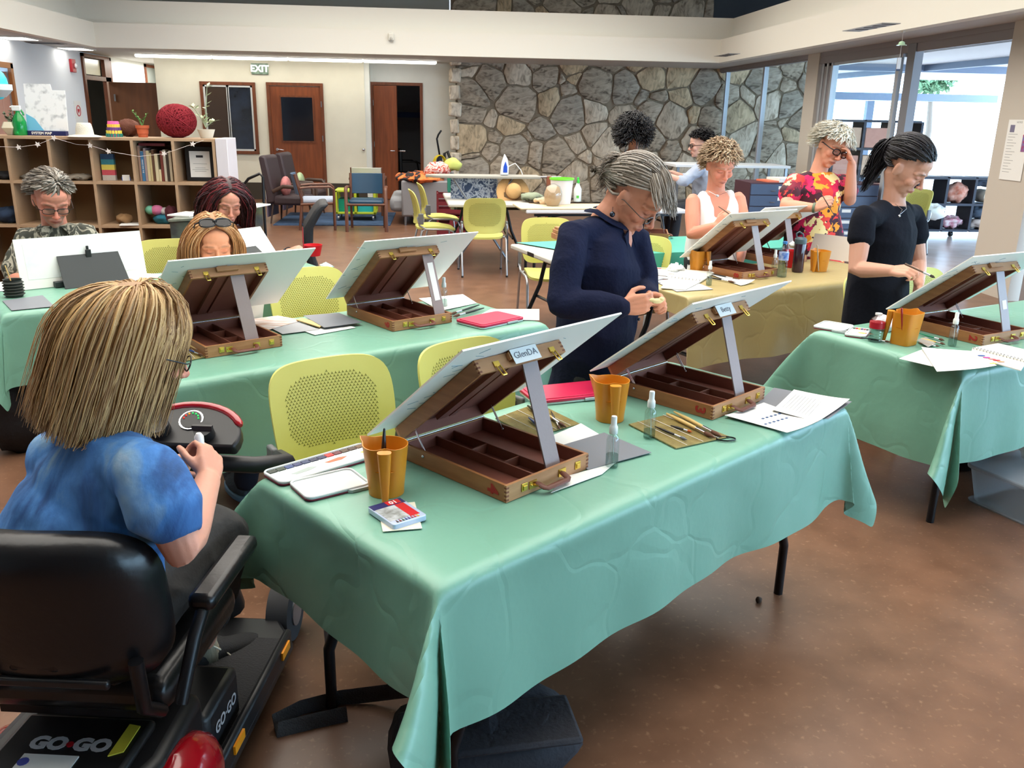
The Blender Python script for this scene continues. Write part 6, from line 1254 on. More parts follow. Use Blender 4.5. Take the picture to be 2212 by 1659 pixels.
# tape on the middle prop easel
# ---- tablet covers used as easels on the far left table
def tablet_easel(pts_board,base,label,blabel,dep=.28,tilt=50,stand=(.1,.5)):
    P=[PZ(x,y,ZT+.004) for x,y in base]; x=P[1]-P[0]; L=float(np.linalg.norm(x)); ang=math.atan2(x[1],x[0]); 
    Rm=Matrix.Rotation(math.radians(tilt),4,'X')
    b=thing('drawing_board',blabel,'board',tuple(P[0]),ang); G().bx(0,L,0,pts_board,-.003,.003).xf(Rm).build('panel',BOARD,b)
    G().bx(L*.2,L*.82,.0,pts_board*.55,-.006,-.003).xf(Rm).build('backing_card',mat('grey_blue_card',(120,140,144),.6),b)
    G().bx(.04,L-.05,.05,pts_board-.03,.003,.004).xf(Rm).build('watercolour_sheet',MATS['watercolour_sheet'],b)
    t=thing('tablet_cover',label,'cover',tuple(P[0]),ang); x0,x1=L*stand[0],L*stand[1]; c=math.cos(math.radians(tilt)); s=math.sin(math.radians(tilt)); h=.165
    yb_=-.10
    G().add([(x0,yb_,0),(x1,yb_,0),(x1-.01,h*c-.012,h*s),(x0+.01,h*c-.012,h*s)],[(0,1,2,3)]).build('cover_flap',mat('cover_charcoal',(40,46,48),.6),t); o=KIDS(t)[0]; sm=o.modifiers.new('s','SOLIDIFY'); sm.thickness=.005
    G().bx(x0-.03,x0+.03,-.04,.0,0,.03).bx(x0,x1,-.03,.0,0,.004).build('cover_base',MATS['cover_charcoal'],t,bevel=.003)
    G().box(((x0+x1)/2-.0,h*c-.02,h*s),(.03,.01,.05)).box(((x0+x1)/2,h*c-.012,h*s+.03),(.014,.008,.03)).build('binder_clip',DARK,t,bevel=.003)
tablet_easel(.27,((48,627),(318,598)),'charcoal tablet cover propping up the man\'s drawing board','white drawing board in front of the man in the leaf-print shirt',tilt=80,stand=(.28,.80))
tablet_easel(.30,((478,592),(612,570)),'dark teal tablet cover propping up the red-haired woman\'s drawing board','white drawing board in front of the red-haired woman',tilt=48,stand=(.15,.75))
p=PZ(32,640,ZT+.003); c=thing('collapsible_cup','black ribbed collapsible water cup at the left end of the far left table','cup',tuple(p)); prof=[(.04,0)]
for k in range(5): prof+=[(.042,.006+k*.015),(.052,.013+k*.015),(.042,.02+k*.015)]
prof+=[(.042,.088),(.046,.09),(.04,.088),(.036,.01),(0,.01)]; G().lathe(prof,24).build('ribbed_body',mat('ribbed_rubber',(46,50,46),.7),c,smooth=50)
brush_px((36,640),(20,580),'pale wooden brush standing in the black ribbed cup',BAMB,r=.004,z=ZT+.03) if False else tag(G().tube([(0,0,0),(-.03,.0,.15)],[.004,.003],8).build('paintbrush',BAMB,smooth=60,loc=(p[0]+.005,p[1],p[2]+.012)),'pale wooden brush standing in the black ribbed cup','brush')
sheet('grey_card','grey card at the front left corner of the far left table','card',[(5,650),(25,671),(118,662),(92,638)],m=GRAYB)
sheet('paper_sheet','white paper at the left edge by the black ribbed cup','paper',[(-20,612),(-20,632),(10,628),(14,608)]); sheet('watercolour_painting','small painting with a rust streak on white paper right of the man\'s board','painting',[(262,612),(285,590),(352,592),(340,600)],m=mat('painted_paper',(232,230,228),.7,col2=(176,120,100),sc_=7,mix=(.55,.7)))
p=PZ(676,552,ZT+.002); rc=thing('red_cup','shallow red cup by the red-haired woman\'s hand','cup',tuple(p)); G().lathe([(.05,0),(.068,.075),(.064,.075),(.047,.004),(0,.004)],24).build('cup',mat('cup_red',(196,24,34),.35),rc,smooth=40)
tag(G().tube([(0,0,0),(.002,0,.16)],[.0045,.003],8).build('paintbrush',mat('brush_red',(150,24,34),.4),smooth=60,loc=tuple(Q(656,548,5.37))),'red paintbrush upright in the red-haired woman\'s hand','brush')
sheet('painting_card','small painted card at the right end of the far left table','painting',[(690,572),(705,585),(722,576),(704,566)],m=mat('painted_paper2',(220,228,226),.6,col2=(60,110,100),sc_=30))
# ---- gold table
def board_px(pts,name,label,y):  # an upright board, bottom corners on the table
    a,b=[PZ(x,yy,ZT) for x,yy in pts]; return a,b
palette_open([(1398,601),(1470,606),(1482,588),(1418,580)],[(1405,592),(1462,598),(1470,584),(1420,578)][:0] or [(1380,606),(1420,612),(1440,598),(1395,594)],'messy open palette with yellow and red paint on the gold cloth',cols=[(200,60,50),(220,190,70),(230,210,120),(120,150,90),(180,60,60),(210,170,60)])
def spiral_pad(A,label,z=ZT+.006,ncoil=9,painted=False):
    """A: four px corners; the coil joins A[0]-A[1]; second leaf A[2],A[3] further"""
    P=[PZ(x,y,z) for x,y in A]; c=P[0]; t=thing('spiral_sketchbook',label,'sketchbook',tuple(c)); q=[p-c for p in P]
    def leaf(a,b,c_,d,h): g=G(); vs=[tuple(v) for v in (a,b,c_,d)]; vs+= [(x,y,zz+h) for x,y,zz in vs]; return g.add(vs,[(3,2,1,0),(4,5,6,7)]+[(i,(i+1)%4,4+(i+1)%4,4+i) for i in range(4)])
    leaf(q[0],q[1],q[2],q[3],.008).build('page_block',mat('sketch_paper',(230,228,218),.7),t)
    leaf(q[0],q[1],q[5],q[4],.004).build('turned_page',MATS['sketch_paper'],t)
    d=(q[1]-q[0]); L=np.linalg.norm(d); d=d/L; nrm=np.array([-d[1],d[0],0])
    for i in range(ncoil):
        o=q[0]+d*L*(i+.5)/ncoil; G().tube([tuple(o+nrm*.008*math.cos(a)+np.array([0,0,.007+.008*math.sin(a)])+d*.001*a) for a in np.linspace(0,6.28,11)],.0011,5).build('coil',mat('coil_dark',(70,70,74),.3,metal=.7),t,smooth=60)
    return t
sp=spiral_pad([(1447,601),(1515,609),(1545,590),(1475,584),(1427,623),(1480,627)],'small open spiral sketchbook on the gold cloth with a grey smudge')
sheet('grey_card','pale grey card under the spiral sketchbook on the gold cloth','card',[(1408,605),(1462,630),(1541,625),(1490,604)],m=mat('pale_card',(166,168,172),.6))
sheet('paper_sheet','folded white paper sticking out before the easel marked 8','paper',[(1520,588),(1600,617),(1630,611),(1545,595)],z=ZT+.006,curl=.02)
pitcher(1508,585,R(200),'square orange pitcher left of the easel marked 8',square=True); pitcher(1768,585,R(100),'orange pitcher with a brush in it on the gold table beside the dark sports bottle',square=True)
tag(G().tube([(0,0,0),(-.03,.0,.17)],.004,8).build('paintbrush',mat('brush_tan',(170,150,120),.4),smooth=60,loc=tuple(PZ(1768,585,ZT+.012))),'tan brush handle sticking up from the orange pitcher by the sports bottle','brush')
spray(1531,616,'small clear spray bottle beside the spiral sketchbook',s=.95); spray(1671,590,'small clear spray bottle behind the blue-capped water bottle',s=1.0)
def water_bottle(px,py,label,h,cap,lab,z=ZT+.002,r=.031,red=False):
    p=PZ(px,py,z); t=thing('water_bottle',label,'bottle',tuple(p)); prof=[(r*.8,0),(r,.006)]
    for k in range(5): prof+=[(r,.01+k*.1*h),(r*.95,.01+k*.1*h+.03*h),(r,.01+k*.1*h+.08*h)]
    prof+=[(r,h*.72),(r*.8,h*.82),(r*.42,h*.9),(r*.4,h*.94)]; G().lathe(sorted(prof,key=lambda q:q[1]),24).build('bottle',CLEAR,t,smooth=50)
    G().lathe([(r*.42,h*.93),(r*.46,h*.94),(r*.46,h),(0,h)],16).build('cap',cap,t,smooth=30); G().lathe([(r*1.02,h*.48),(r*1.02,h*.70)],24).build('label_band',lab,t,smooth=60)
    G().lathe([(0,.003),(r*.92,.003),(r*.92,h*.45),(0,h*.45)],20).build('water',MATS['clear_water'],t,smooth=50); return t
water_bottle(1688,598,'clear water bottle with a blue cap on the gold table',.225,mat('cap_blue',(60,130,200),.4),mat('label_blue',(50,100,190),.4,col2=(200,215,235),sc_=20))
water_bottle(1890,737,'short clear water bottle with a white cap and red label on the right table',.13,mat('cap_white',(232,232,228),.4),mat('label_red',(170,20,40),.4),r=.033)
water_bottle(1033,418,'small clear water bottle on the grey folding table by the ironing board',.2,mat('cap_white',(232,232,228),.4),mat('label_pale_blue',(150,190,220),.4),z=.74)
p=PZ(1722,587,ZT+.002); t=thing('sports_bottle','dark purple sports bottle with a grey loop lid','bottle',tuple(p)); G().lathe([(.034,0),(.037,.01),(.036,.1),(.038,.185),(.036,.19)],24).build('bottle',mat('bottle_plum',(50,26,40),.12,spec=.8),t,smooth=50); G().lathe([(.038,.185),(.039,.19),(.039,.215),(.03,.225),(0,.228)],24).build('lid',mat('lid_slate',(74,92,100),.4),t,smooth=40); G().tube([(-.03,0,.225),(-.034,0,.25),(-.015,0,.262),(.012,0,.245),(.015,0,.225)],.005,8).build('loop',MATS['lid_slate'],t,smooth=60)
p=PZ(1708,577,ZT+.002); t=thing('red_cup','red plastic cup behind the sports bottle on the gold table','cup',tuple(p)); G().lathe([(.035,0),(.046,.115),(.043,.115),(.033,.004),(0,.004)],24).build('cup',MATS['cup_red'],t,smooth=40)
def tissue(px,py,label,s=.05,m=PAPER,z=ZT): 
    p=PZ(px,py,z+s*.5); g=G(); g.sph((0,0,0),(s,s*.8,s*.6),20); o=g.build('tissue',m,smooth=180,loc=tuple(p),label=label,cat='tissue'); crumple(o,s*.3,38,px); return o
tissue(1460,580,'crumpled white tissue on the gold cloth by the square orange pitcher'); tissue(1716,528,'white tissue sticking up behind the sports bottle lid',.03,z=ZT+.16); tissue(1918,700,'crumpled white and pink tissue behind the small red-labelled bottle',.06,m=mat('pink_white_tissue',(232,222,226),.8,col2=(214,110,160),sc_=18,mix=(.5,.7)))
a,b=PZ(1745,560,ZT),PZ(1835,572,ZT); x=b-a; t=thing('drawing_board','plain pale board standing upright behind the orange pitcher of the gold table','board',tuple(a+np.array([0,.1,.01])),math.atan2(x[1],x[0])); G().bx(0,.42,0,.006,0,.17).xf(Matrix.Rotation(-.15,4,'X')).build('panel',mat('pale_pinkish_board',(214,204,196),.6),t)
brush_px((1600,598),(1560,590),'black brush lying on the gold cloth beside the red 8',HB,r=.005)
for k,(a_,b_) in enumerate((((1510,597),(1590,612)),((1520,590),(1600,606)))): brush_px(a_,b_,('dark brush, nearer of two on the gold cloth before the easel marked 8','dark brush, farther of two on the gold cloth before the easel marked 8')[k],HB,r=.005)
sketch_box('',(2.35,5.75),.45,36,'closed-in wooden easel on the far side of the gold table, before the floral dress woman',blabel='pale drawing board glimpsed before the floral dress woman')
# ---- right table
palette_open([(1835,727),(1880,733),(1876,716),(1822,708)],[(1764,711),(1830,722),(1830,702),(1778,697)],'open watercolour palette with bright pans at the left end of the right table',cols=[(60,90,60),(180,40,40),(200,170,60),(60,50,110),(160,60,90),(50,70,60)])
pitcher(1950,742,R(30),'orange pitcher of cloudy water on the right table, red brush inside',square=True,s=1.08)
tag(G().tube([(0,0,0),(-.03,.0,.16)],.004,8).build('paintbrush',MATS['brush_red'],smooth=60,loc=tuple(PZ(1950,742,ZT+.012))),'red brush handle leaning in the orange pitcher of the right table','brush')
spray(2056,747,'small clear spray bottle beside the red 2')
brush_px((1985,722),(2040,738),'green paintbrush lying by the easel marked 2',mat('brush_green',(30,120,90),.35),r=.005); brush_px((1985,742),(2030,750),'thin brown brush in front of the green paintbrush',mat('brush_brown',(130,80,50),.4),r=.003); brush_px((1990,733),(2042,746),'yellow pencil between the green and brown brushes',HY,r=.004); brush_px((1860,731),(1925,741),'dark teal brush in front of the small red-labelled bottle',mat('brush_teal',(30,60,64),.4),r=.004)
sheet('plastic_pouch','clear plastic pouch beside the orange pitcher of the right table','pouch',[(1980,735),(2005,750),(2022,742),(2000,728)],z=ZT+.01,m=mat('pouch_grey',(180,178,172),.2))
sheet('paper_sheet','white card with a dark mark at the front edge of the right table','paper',[(1942,775),(2000,752),(2060,765),(2015,792)],z=ZT+.004)
sheet('printed_paper','curled stack of printed sheets hanging over the front edge of the right table','paper',[(1990,752),(2120,760),(2152,796),(2024,803)],z=ZT+.012,curl=.012)
sp=spiral_pad([(2100,755),(2216,785),(2240,765),(2155,745),(2095,770),(2205,802)],'open spiral notebook with painted colour swatches on the right table',ncoil=16,z=ZT+.014)
for i,(x,y,cc) in enumerate(((2120,768,(40,80,150)),(2131,772,(200,60,150)),(2143,775,(240,130,130)),(2153,778,(200,50,60)),(2146,785,(240,220,90)),(2162,781,(240,150,110)))):
    p=PZ(x,y,ZT+.020)-np.array(sp.location); G().sph(tuple(p),(.018,.009,.0012),10).build('paint_swatch',mat('swatch_%d'%i,cc,.6),sp,smooth=60)
# storage box and bag under the right table
bn=thing('storage_box','clear plastic storage box on the floor under the right table','box',(2.83,3.45,0),.35)
TRB=mat('milky_plastic',(176,182,188),.3,alpha=.45)
G().prism(rrect(.56,.40,.05),0,.006).build('box_floor',TRB,bn); g=G(); r1=rrect(.52,.36,.05); r2=rrect(.58,.42,.05); n=len(r1); g.add([(x,y,0) for x,y in r1]+[(x,y,.17) for x,y in r2],[(i,(i+1)%n,n+(i+1)%n,n+i) for i in range(n)]); g.build('box_wall',TRB,bn,smooth=50)
G().prism(rrect(.60,.44,.05),.165,.185).build('box_lid',TRB,bn,bevel=.006)
G().tube([(-.2+.03*math.cos(a),-.1+.03*math.sin(a),.187) for a in np.linspace(0,6.28,17)[:-1]],.005,5,closed=True).build('lid_logo',PAPER,bn)
pb=G().sph((0,0,.09),(.22,.16,.1),22).build('plastic_bag',mat('bag_translucent',(206,214,206),.3,alpha=.8,col2=(120,190,80),sc_=5,mix=(.6,.66)),smooth=60,loc=(2.93,3.5,.186),label='crumpled white and green plastic bag on top of the storage box',cat='bag'); crumple(pb,.03,9,4)
bag('black_bag','black bag on the floor behind the storage box under the right table',(2.75,3.95),(.4,.3,.3),.4,MATS['black_nylon'])
# ---- bare table T6 with turquoise cloth and easels
a=PZ(1096,520,ZT); b=PZ(1195,557,ZT); t6r=math.atan2(b[1]-a[1],b[0]-a[0]); ang6=t6r+math.pi/2
folding_table('grey folding table with pale rim behind the navy shirt woman',(b[0]-.02,b[1]),ang6,2.44,.78,top=mat('table_rim_pale',(196,196,188),.45)); tb=[o for o in bpy.data.objects if o.name.startswith('folding_table') and o.type=='EMPTY'][-1]
G().bx(-.003,.0,.3,.42,.70,.73).build('name_plate',DARK,tb)
G().add([(.35,-.004,ZT),(2.44,-.004,ZT),(2.44,.785,ZT),(.05,.785,ZT),(.35,-.006,.42),(2.44,-.006,.42)],[(0,1,2,3),(0,4,5,1)]).build('tablecloth',TEAL,loc=(b[0]-.02,b[1],0),rz=ang6,label='turquoise cloth laid over the folding table with the pale rim',cat='tablecloth')
p=PZ(1212,515,ZT); t=thing('wooden_block_box','small stacked wooden box on the turquoise cloth, left of the navy shirt woman','box',tuple(p),.2); G().bx(-.07,.07,-.05,.05,0,.045).build('lower_box',BEECH,t,bevel=.004); G().bx(-.06,.07,-.05,.05,.047,.075).bx(-.05,.02,-.04,.03,.075,.095).build('upper_box',BEECH,t,bevel=.004)
sketch_box('',(1.93,6.95),1.35,40,'wooden easel on the turquoise cloth behind the navy shirt woman\'s head',blabel='wide white drawing board behind the navy shirt woman\'s head',board=(-.35,.62,.0,.42),z=ZT+.006)
# ---------------------------------------------------------------- cube bookcase and what stands on it
SHW=mat('shelf_maple',(178,148,118),.5,col2=(166,136,106),sc_=4,bump=.03,bsc=80); SHB=mat('shelf_back_tan',(142,112,78),.6)
bc=thing('bookcase','long maple cube bookcase along the left, behind the man','bookcase',(0,8,0))
xs=[-4.29,-3.945,-3.6,-3.255,-2.911,-2.566,-2.222,-1.878]; zs=[.03,.32,.697,1.074,1.445]
G().bx(-4.3,-1.865,.0,.38,1.433,1.458).build('top_board',SHW,bc,bevel=.002); G().bx(-4.3,-1.865,.365,.38,0,1.44).build('back_panel',SHB,bc)
for x in xs: G().bx(x-.012,x+.012,.0,.366,.0,1.434).build('upright',SHW,bc)
for z in zs[:-1]:
    for a,b in zip(xs[:-1],xs[1:]): G().bx(a+.012,b-.012,.002,.366,z-.012,z+.012).build('shelf_board',SHW,bc)
G().bx(-1.86,-1.76,-.005,.36,.0,1.462).build('end_panel',mat('panel_lavender_white',(206,200,204),.5),bc,bevel=.004)
def B(px,py,y=8.1,z=None): p=PY(px,py,y); return (float(p[0]),y,float(p[2]) if z is None else z)
ZB=1.459
def seat_on(px,y=8.15): return B(px,290,y,ZB)
x,y,z=seat_on(45); t=thing('spray_bottle','green trigger spray bottle with a white head on the bookcase','bottle',(x,y,z)); gm=mat('green_clear_plastic',(20,170,80),.1,trans=.5,spec=.6)
G().lathe([(.052,0),(.056,.01),(.056,.11),(.04,.155),(.018,.185),(.018,.2)],24).build('bottle',gm,t,smooth=50); G().bx(-.045,.03,-.012,.012,.2,.245).bx(-.06,-.045,-.01,.01,.225,.24).build('trigger_head',mat('pump_white',(226,230,228)),t,bevel=.006); G().tube([(.022,0,.215),(.04,0,.19),(.045,0,.17)],.008,6,dome=True).build('trigger',gm,t,smooth=50)
def leafy(name,label,loc,pot,stems,leafm,stemm,leaf=(.03,.01),n=9,cat='plant',seed=1,col=None):
    r=random.Random(seed); t=thing(name,label,cat,loc); pot(t); g=G(); lg=[]
    for (dx,dy,h) in stems:
        pts=[(0,0,.09),(dx*.3,dy*.3,.09+h*.4),(dx*.7,dy*.7,.09+h*.75),(dx,dy,.09+h)]; g.tube(pts,[.006,.005,.004,.002],6)
        for k in range(n):
            a=r.uniform(0,6.28); u=r.uniform(.25,1); i=min(2,int(u*3)); f=u*3-i; p=Vector(pts[i]).lerp(Vector(pts[i+1]),f); d=Vector((math.cos(a),math.sin(a),r.uniform(.1,.9))).normalized(); s=d.cross(Vector((0,0,1))).normalized(); L,W=leaf
            G().add([p,p+d*L*.5+s*W,p+d*L,p+d*L*.5-s*W],[(0,1,2,3)]).build('leaf',leafm,t)
    g.build('stems',stemm,t,smooth=60); return t
GLEAF=mat('leaf_green',(96,140,72),.6); PLEAF=mat('leaf_pale',(176,190,150),.6); STEM=mat('stem_grey_green',(150,158,130),.7); TERRA=mat('terracotta',(188,92,56),.75)
def pot_terra(t): G().lathe([(.038,0),(.05,.075),(.056,.076),(.058,.1),(.05,.1),(.046,.03),(0,.03)],20).build('pot',TERRA,t,smooth=40)
def pot_white(t): G().lathe([(.05,0),(.075,.075),(.07,.075),(.048,.01),(0,.03)],20).build('pot',mat('pot_white',(206,200,184),.5),t,smooth=40)
def pot_facet(t): G().lathe([(.03,0),(.075,.06),(.05,.11),(.045,.11),(.0,.05)],6).build('pot',mat('pot_cream',(200,192,168),.6),t)
leafy('potted_plant','small terracotta pot with two leafy green sprigs on the bookcase',seat_on(309),pot_terra,[(-.07,0,.13),(.05,0,.11),(-.03,0,.09)],GLEAF,GLEAF,leaf=(.025,.008),n=16,seed=3)
leafy('potted_plant','tall branching pale succulent in a white pot at the bookcase end',seat_on(446),pot_white,[(-.1,0,.18),(.04,0,.36),(.08,0,.06),(-.02,0,.1)],PLEAF,STEM,leaf=(.06,.016),n=8,seed=5)
leafy('potted_plant','dark green plant in a faceted cream pot at the left end of the bookcase',seat_on(24),pot_facet,[(-.03,0,.09),(.02,0,.11),(.05,0,.06)],mat('leaf_dark',(60,84,60),.6),STEM,leaf=(.03,.011),n=14,seed=6)
# map stand
x,y,z=B(105,290,8.2,ZB); t=thing('map_sign','foam-board transit map sign reading SYSTEM MAP on the bookcase','sign',(x,y,z))
G().prism([(-.17,0),(.17,0),(.17,.34),(.06,.34),(.05,.39),(-.17,.39)],-.004,.004,MX((0,0,.04),(1,0,0),(0,.12,1))).build('map_board',mat('map_white',(224,226,226),.5,col2=(150,154,158),sc_=16,mix=(.5,.75)),t)
g=G().prism([(-.17,0),(-.03,0),(-.10,.10),(-.17,.14)],.005,.007,MX((0,0,.04),(1,0,0),(0,.12,1))); g.build('map_corner',mat('map_blue',(110,180,210),.5),t)
G().bx(-.19,.16,-.04,.02,0,.038).build('map_base',mat('map_navy',(26,34,84),.4),t); text('SYSTEM MAP',.03,mat('tin_white',(240,240,235)),t,MX((-.04,-.0415,.019),(1,0,0),(0,0,1)),bold=.0008)
# hat
x,y,z=B(184,296,8.02,ZB); hm=mat('straw_white',(216,210,194),.85,bump=.5,bsc=150)
t=thing('sun_hat','off-white brimmed hat on the bookcase edge','hat',(x,y,z)); G().lathe([(.14,.0),(.13,.008),(.075,.018),(.07,.06),(.06,.105),(.05,.115),(.02,.108),(0,.104)],28,sx=1,sy=.8).build('hat_body',hm,t,smooth=60); G().lathe([(.0735,.018),(.0715,.04)],28,sy=.8).build('hat_band',mat('hat_band_grey',(170,168,160),.8),t,smooth=60)
# fringed cup
x,y,z=seat_on(247); t=thing('fringed_cup','small pink, yellow and blue paper-fringed pinata cup on the bookcase','ornament',(x,y,z)); G().lathe([(.062,0),(.045,.13),(0,.13)],14).build('core',mat('pinata_pink',(232,100,160),.8),t)
for k,cc in enumerate(((40,120,110),(216,200,80),(90,60,120),(230,190,70))):
    g=G()
    for j in range(16): a=j*.3927+k*.2; r0=.066-.006*k; g.box((r0*math.cos(a),r0*math.sin(a),.012+k*.026),(.006,.018,.03),rz=a)
    g.build('fringe',mat('fringe_%d'%k,cc,.8),t,kind='stuff')
x,y,z=seat_on(279,8.25); o=G().sph((0,0,.075),(.1,.075,.075),20).build('stuffed_toy',mat('brown_fur',(96,56,42),.9,bump=.8,bsc=120),smooth=180,loc=(x,y,z),label='brown furry ball-shaped toy behind the terracotta pot on the bookcase',cat='toy'); crumple(o,.008,20,2)
# yarn ball
x,y,z=seat_on(384,8.2); t=thing('yarn_ball','giant dark red yarn ball on the bookcase','yarn',(x,y,z)); YR=mat('yarn_red',(130,24,36),.9,bump=.4,bsc=150); G().sph((0,0,.142),(.158,.14,.135),24).build('core',YR,t,smooth=180)
r_=random.Random(2)
for k in range(90):
    q=Euler((r_.uniform(0,3.1),r_.uniform(0,3.1),r_.uniform(0,3.1))).to_matrix(); R0=.995+r_.uniform(0,.045); pts=[q@Vector((math.cos(a),math.sin(a),r_.uniform(-.01,.01)+math.sin(k)*.4)).normalized() for a in np.linspace(0,6.28,25)[:-1]]
    G().tube([(p.x*.162*R0,p.y*.144*R0,.142+p.z*.138*R0) for p in pts],.0042,5,closed=True).build('yarn_loop',YR,t,smooth=60)
# star garland
STR=mat('star_felt',(226,216,208),.8); gl=thing('star_garland','string garland of white stars across the bookcase','garland',(0,7.985,0)); gp=[(-30,316),(41,318),(82,312),(117,298),(165,312),(195,314),(235,327),(300,338),(355,332),(417,311),(440,303)]
L3=[PY(a,b,7.98) for a,b in gp]; G().tube([(p[0],-.005,p[2]) for p in L3],.0015,4).build('string',STR,gl)
for i in (1,2,3,5,6,8,9):
    p=L3[i]; pts=[((.026 if k%2==0 else .012)*math.sin(k*math.pi/5+i),(.026 if k%2==0 else .012)*math.cos(k*math.pi/5+i)) for k in range(10)]; G().prism(pts,0,.006,MX((p[0],-.012,p[2]),(1,0,0),(0,0,1))).build('star',STR,gl)
# books
r_=random.Random(8); bx_=-2.55; k=0
bcs=[((150,120,104),.30),((60,110,150),.255),((150,130,130),.28),((196,180,140),.26),((186,168,120),.24),((90,60,40),.27),((200,186,150),.235),((204,190,150),.10),((110,50,40),.26),((190,180,160),.27),((60,50,40),.25),((190,176,150),.262)]
names=['pinkish tall','blue-spined','mauve','cream thick','tan','dark brown','pale cream','very short cream','dark red','off-white','black','beige']
for (cc,h),nm in zip(bcs,names):
    w_=r_.uniform(.018,.027); z0=1.074+.0125; t=thing('book','%s book in the upright row on the bookcase'%nm,'book',(bx_+w_/2,8.08,z0),0,'upright books in the bookcase'); G().bx(-w_/2,w_/2,0,.19,0,h).build('cover',mat('book_%d_%d_%d'%cc,cc,.6,bump=.1),t,bevel=.002); G().bx(-w_/2+.002,w_/2-.002,.004,.185,h-.001,h+.001).build('pages',PAPER,t); bx_+=w_+.0015
    if nm=='blue-spined': text('FOOD FOR THE',.016,mat('tin_white',(240,240,235)),t,MX((0,-.0008,h/2),(0,0,-1),(1,0,0)))
t=thing('book','reddish book lying flat on top of the upright row','book',(-2.43,8.17,1.074+.0125+.302),.05,'upright books in the bookcase'); G().bx(-.11,.11,-.08,.08,0,.022).build('cover',mat('book_flat_red',(120,50,54),.6),t,bevel=.002)
# framed certificate
x,y,z=B(433,362,8.16); t=thing('certificate_frame','black frame with a white certificate in the bookcase','frame',(x,y,1.0865)); G().bx(-.125,.125,0,.02,0,.30).build('frame',DARK,t,bevel=.004); G().bx(-.088,.088,-.003,0,.035,.26).build('certificate',PAPER,t)
for zz,wd in ((.15,.06),(.115,.045),(.10,.07),(.085,.05)): G().bx(-wd,wd,-.0045,-.003,zz,zz+.003).build('print_line',MATS['ink_grey'],t)
G().bx(-.03,.03,-.0045,-.003,.205,.225).build('emblem',mat('ink_black',(40,40,44),.6),t)
# other things in the cubes
def cube(px,row): return B(px,380,8.15,zs[row]+.0125)
x,y,z=cube(237,3); t=thing('gift_bag','small rainbow-striped glittery gift bag in the bookcase','bag',(x,y,z)); 
for k,cc in enumerate(((190,180,170),(196,80,90),(214,196,90),(50,120,130),(30,60,90))): G().bx(-.055,.055,-.02,.02,k*.045,k*.045+.0455).build('stripe',mat('rainbow_%d'%k,cc,.5,bump=.3,bsc=80),t)
x,y,z=cube(272,3); t=thing('flash_card_box','small blue and white box in the bookcase','box',(x,y,z),.3); G().bx(-.035,.035,-.03,.03,0,.03).build('box',mat('box_blue',(40,90,180),.5),t); G().bx(-.03,.03,-.032,-.03,.0,.05).build('card',PAPER,t)
def cloth_lump(px,row,label,col,s,name='folded_cloth',cat='cloth',y=8.15):
    x,_,z=cube(px,row); o=G().sph((0,0,s[2]),s,20).build(name,mat('lump_%d_%d_%d'%col,col,.9,bump=.6,bsc=30),smooth=180,loc=(x,y,z),label=label,cat=cat); crumple(o,.012,14,px); return o
cloth_lump(172,3,'folded taupe cloth in the bookcase, right of the man\'s head',(132,122,108),(.11,.12,.025)); cloth_lump(72,3,'grey cloth in the bookcase, above the man\'s left',(112,108,100),(.1,.1,.02)); cloth_lump(10,3,'black folded cloth at the left end of the bookcase',(36,36,38),(.1,.1,.03))
cloth_lump(8,2,'blue bag in the left bookcase cube beside the man',(40,56,80),(.11,.12,.07),'blue_bag','bag')
cloth_lump(258,2,'brown paper sack folded in the bookcase',(150,116,80),(.07,.08,.04),'paper_sack','sack'); x,y,z=cube(275,2); G().bx(-.08,.08,-.12,.05,0,.006).build('paper_sheet',PAPER,loc=(x,8.1,z),rz=.2,label='white papers before the brown sack in the bookcase',cat='paper')
x,y,z=cube(332,2); t=thing('crochet_doll','pink, white and mint crocheted toy lying in the bookcase','toy',(x,y,z)); G().sph((-.06,0,.12),(.045,.05,.04),14).build('head',mat('mint_yarn',(120,190,160),.9,bump=.5),t,smooth=60); G().sph((0,0,.12),(.06,.05,.045),14).build('body',mat('pink_yarn',(214,120,160),.9,bump=.5),t,smooth=60); G().sph((.07,0,.11),(.05,.04,.035),14).build('tail',mat('white_yarn',(206,200,196),.9,bump=.5),t,smooth=60)
cloth_lump(345,2,'teal crochet bundle under the pink and mint toy',(40,110,130),(.09,.08,.04),'crochet_bundle','yarn'); cloth_lump(362,2,'dark maroon cloth beside the pink and mint toy',(90,40,50),(.05,.08,.08))
cloth_lump(265,1,'black bag with tan handles low in the bookcase',(28,28,32),(.12,.12,.1),'tote_bag','bag'); cloth_lump(350,1,'grey brown felt hat low in the bookcase',(110,98,80),(.12,.12,.05),'felt_hat','hat')
# dispenser with cyan dome at the left edge
p=PY(2,182,7); t=thing('water_dispenser','white dispenser with a glowing cyan dome cut by the left edge','dispenser',(p[0]-.03,7,0)); z=p[2]; G().tube([(-.3,0,0),(-.3,0,z-.06),(0,0,z-.06)],.025,12).tube([(-.3,0,0),(-.3,0,.03)],.12,20).build('stand',ALU,t,smooth=40); G().lathe([(.05,z-.09),(.1,z-.04),(.1,z),(.075,z)],20).build('collar',mat('dispenser_white',(206,210,210),.4),t,smooth=40); G().sph((0,0,z),(.075,.075,.11),16).build('dome',mat('cyan_dome',(60,205,225),.3,emis=.25),t,smooth=60)
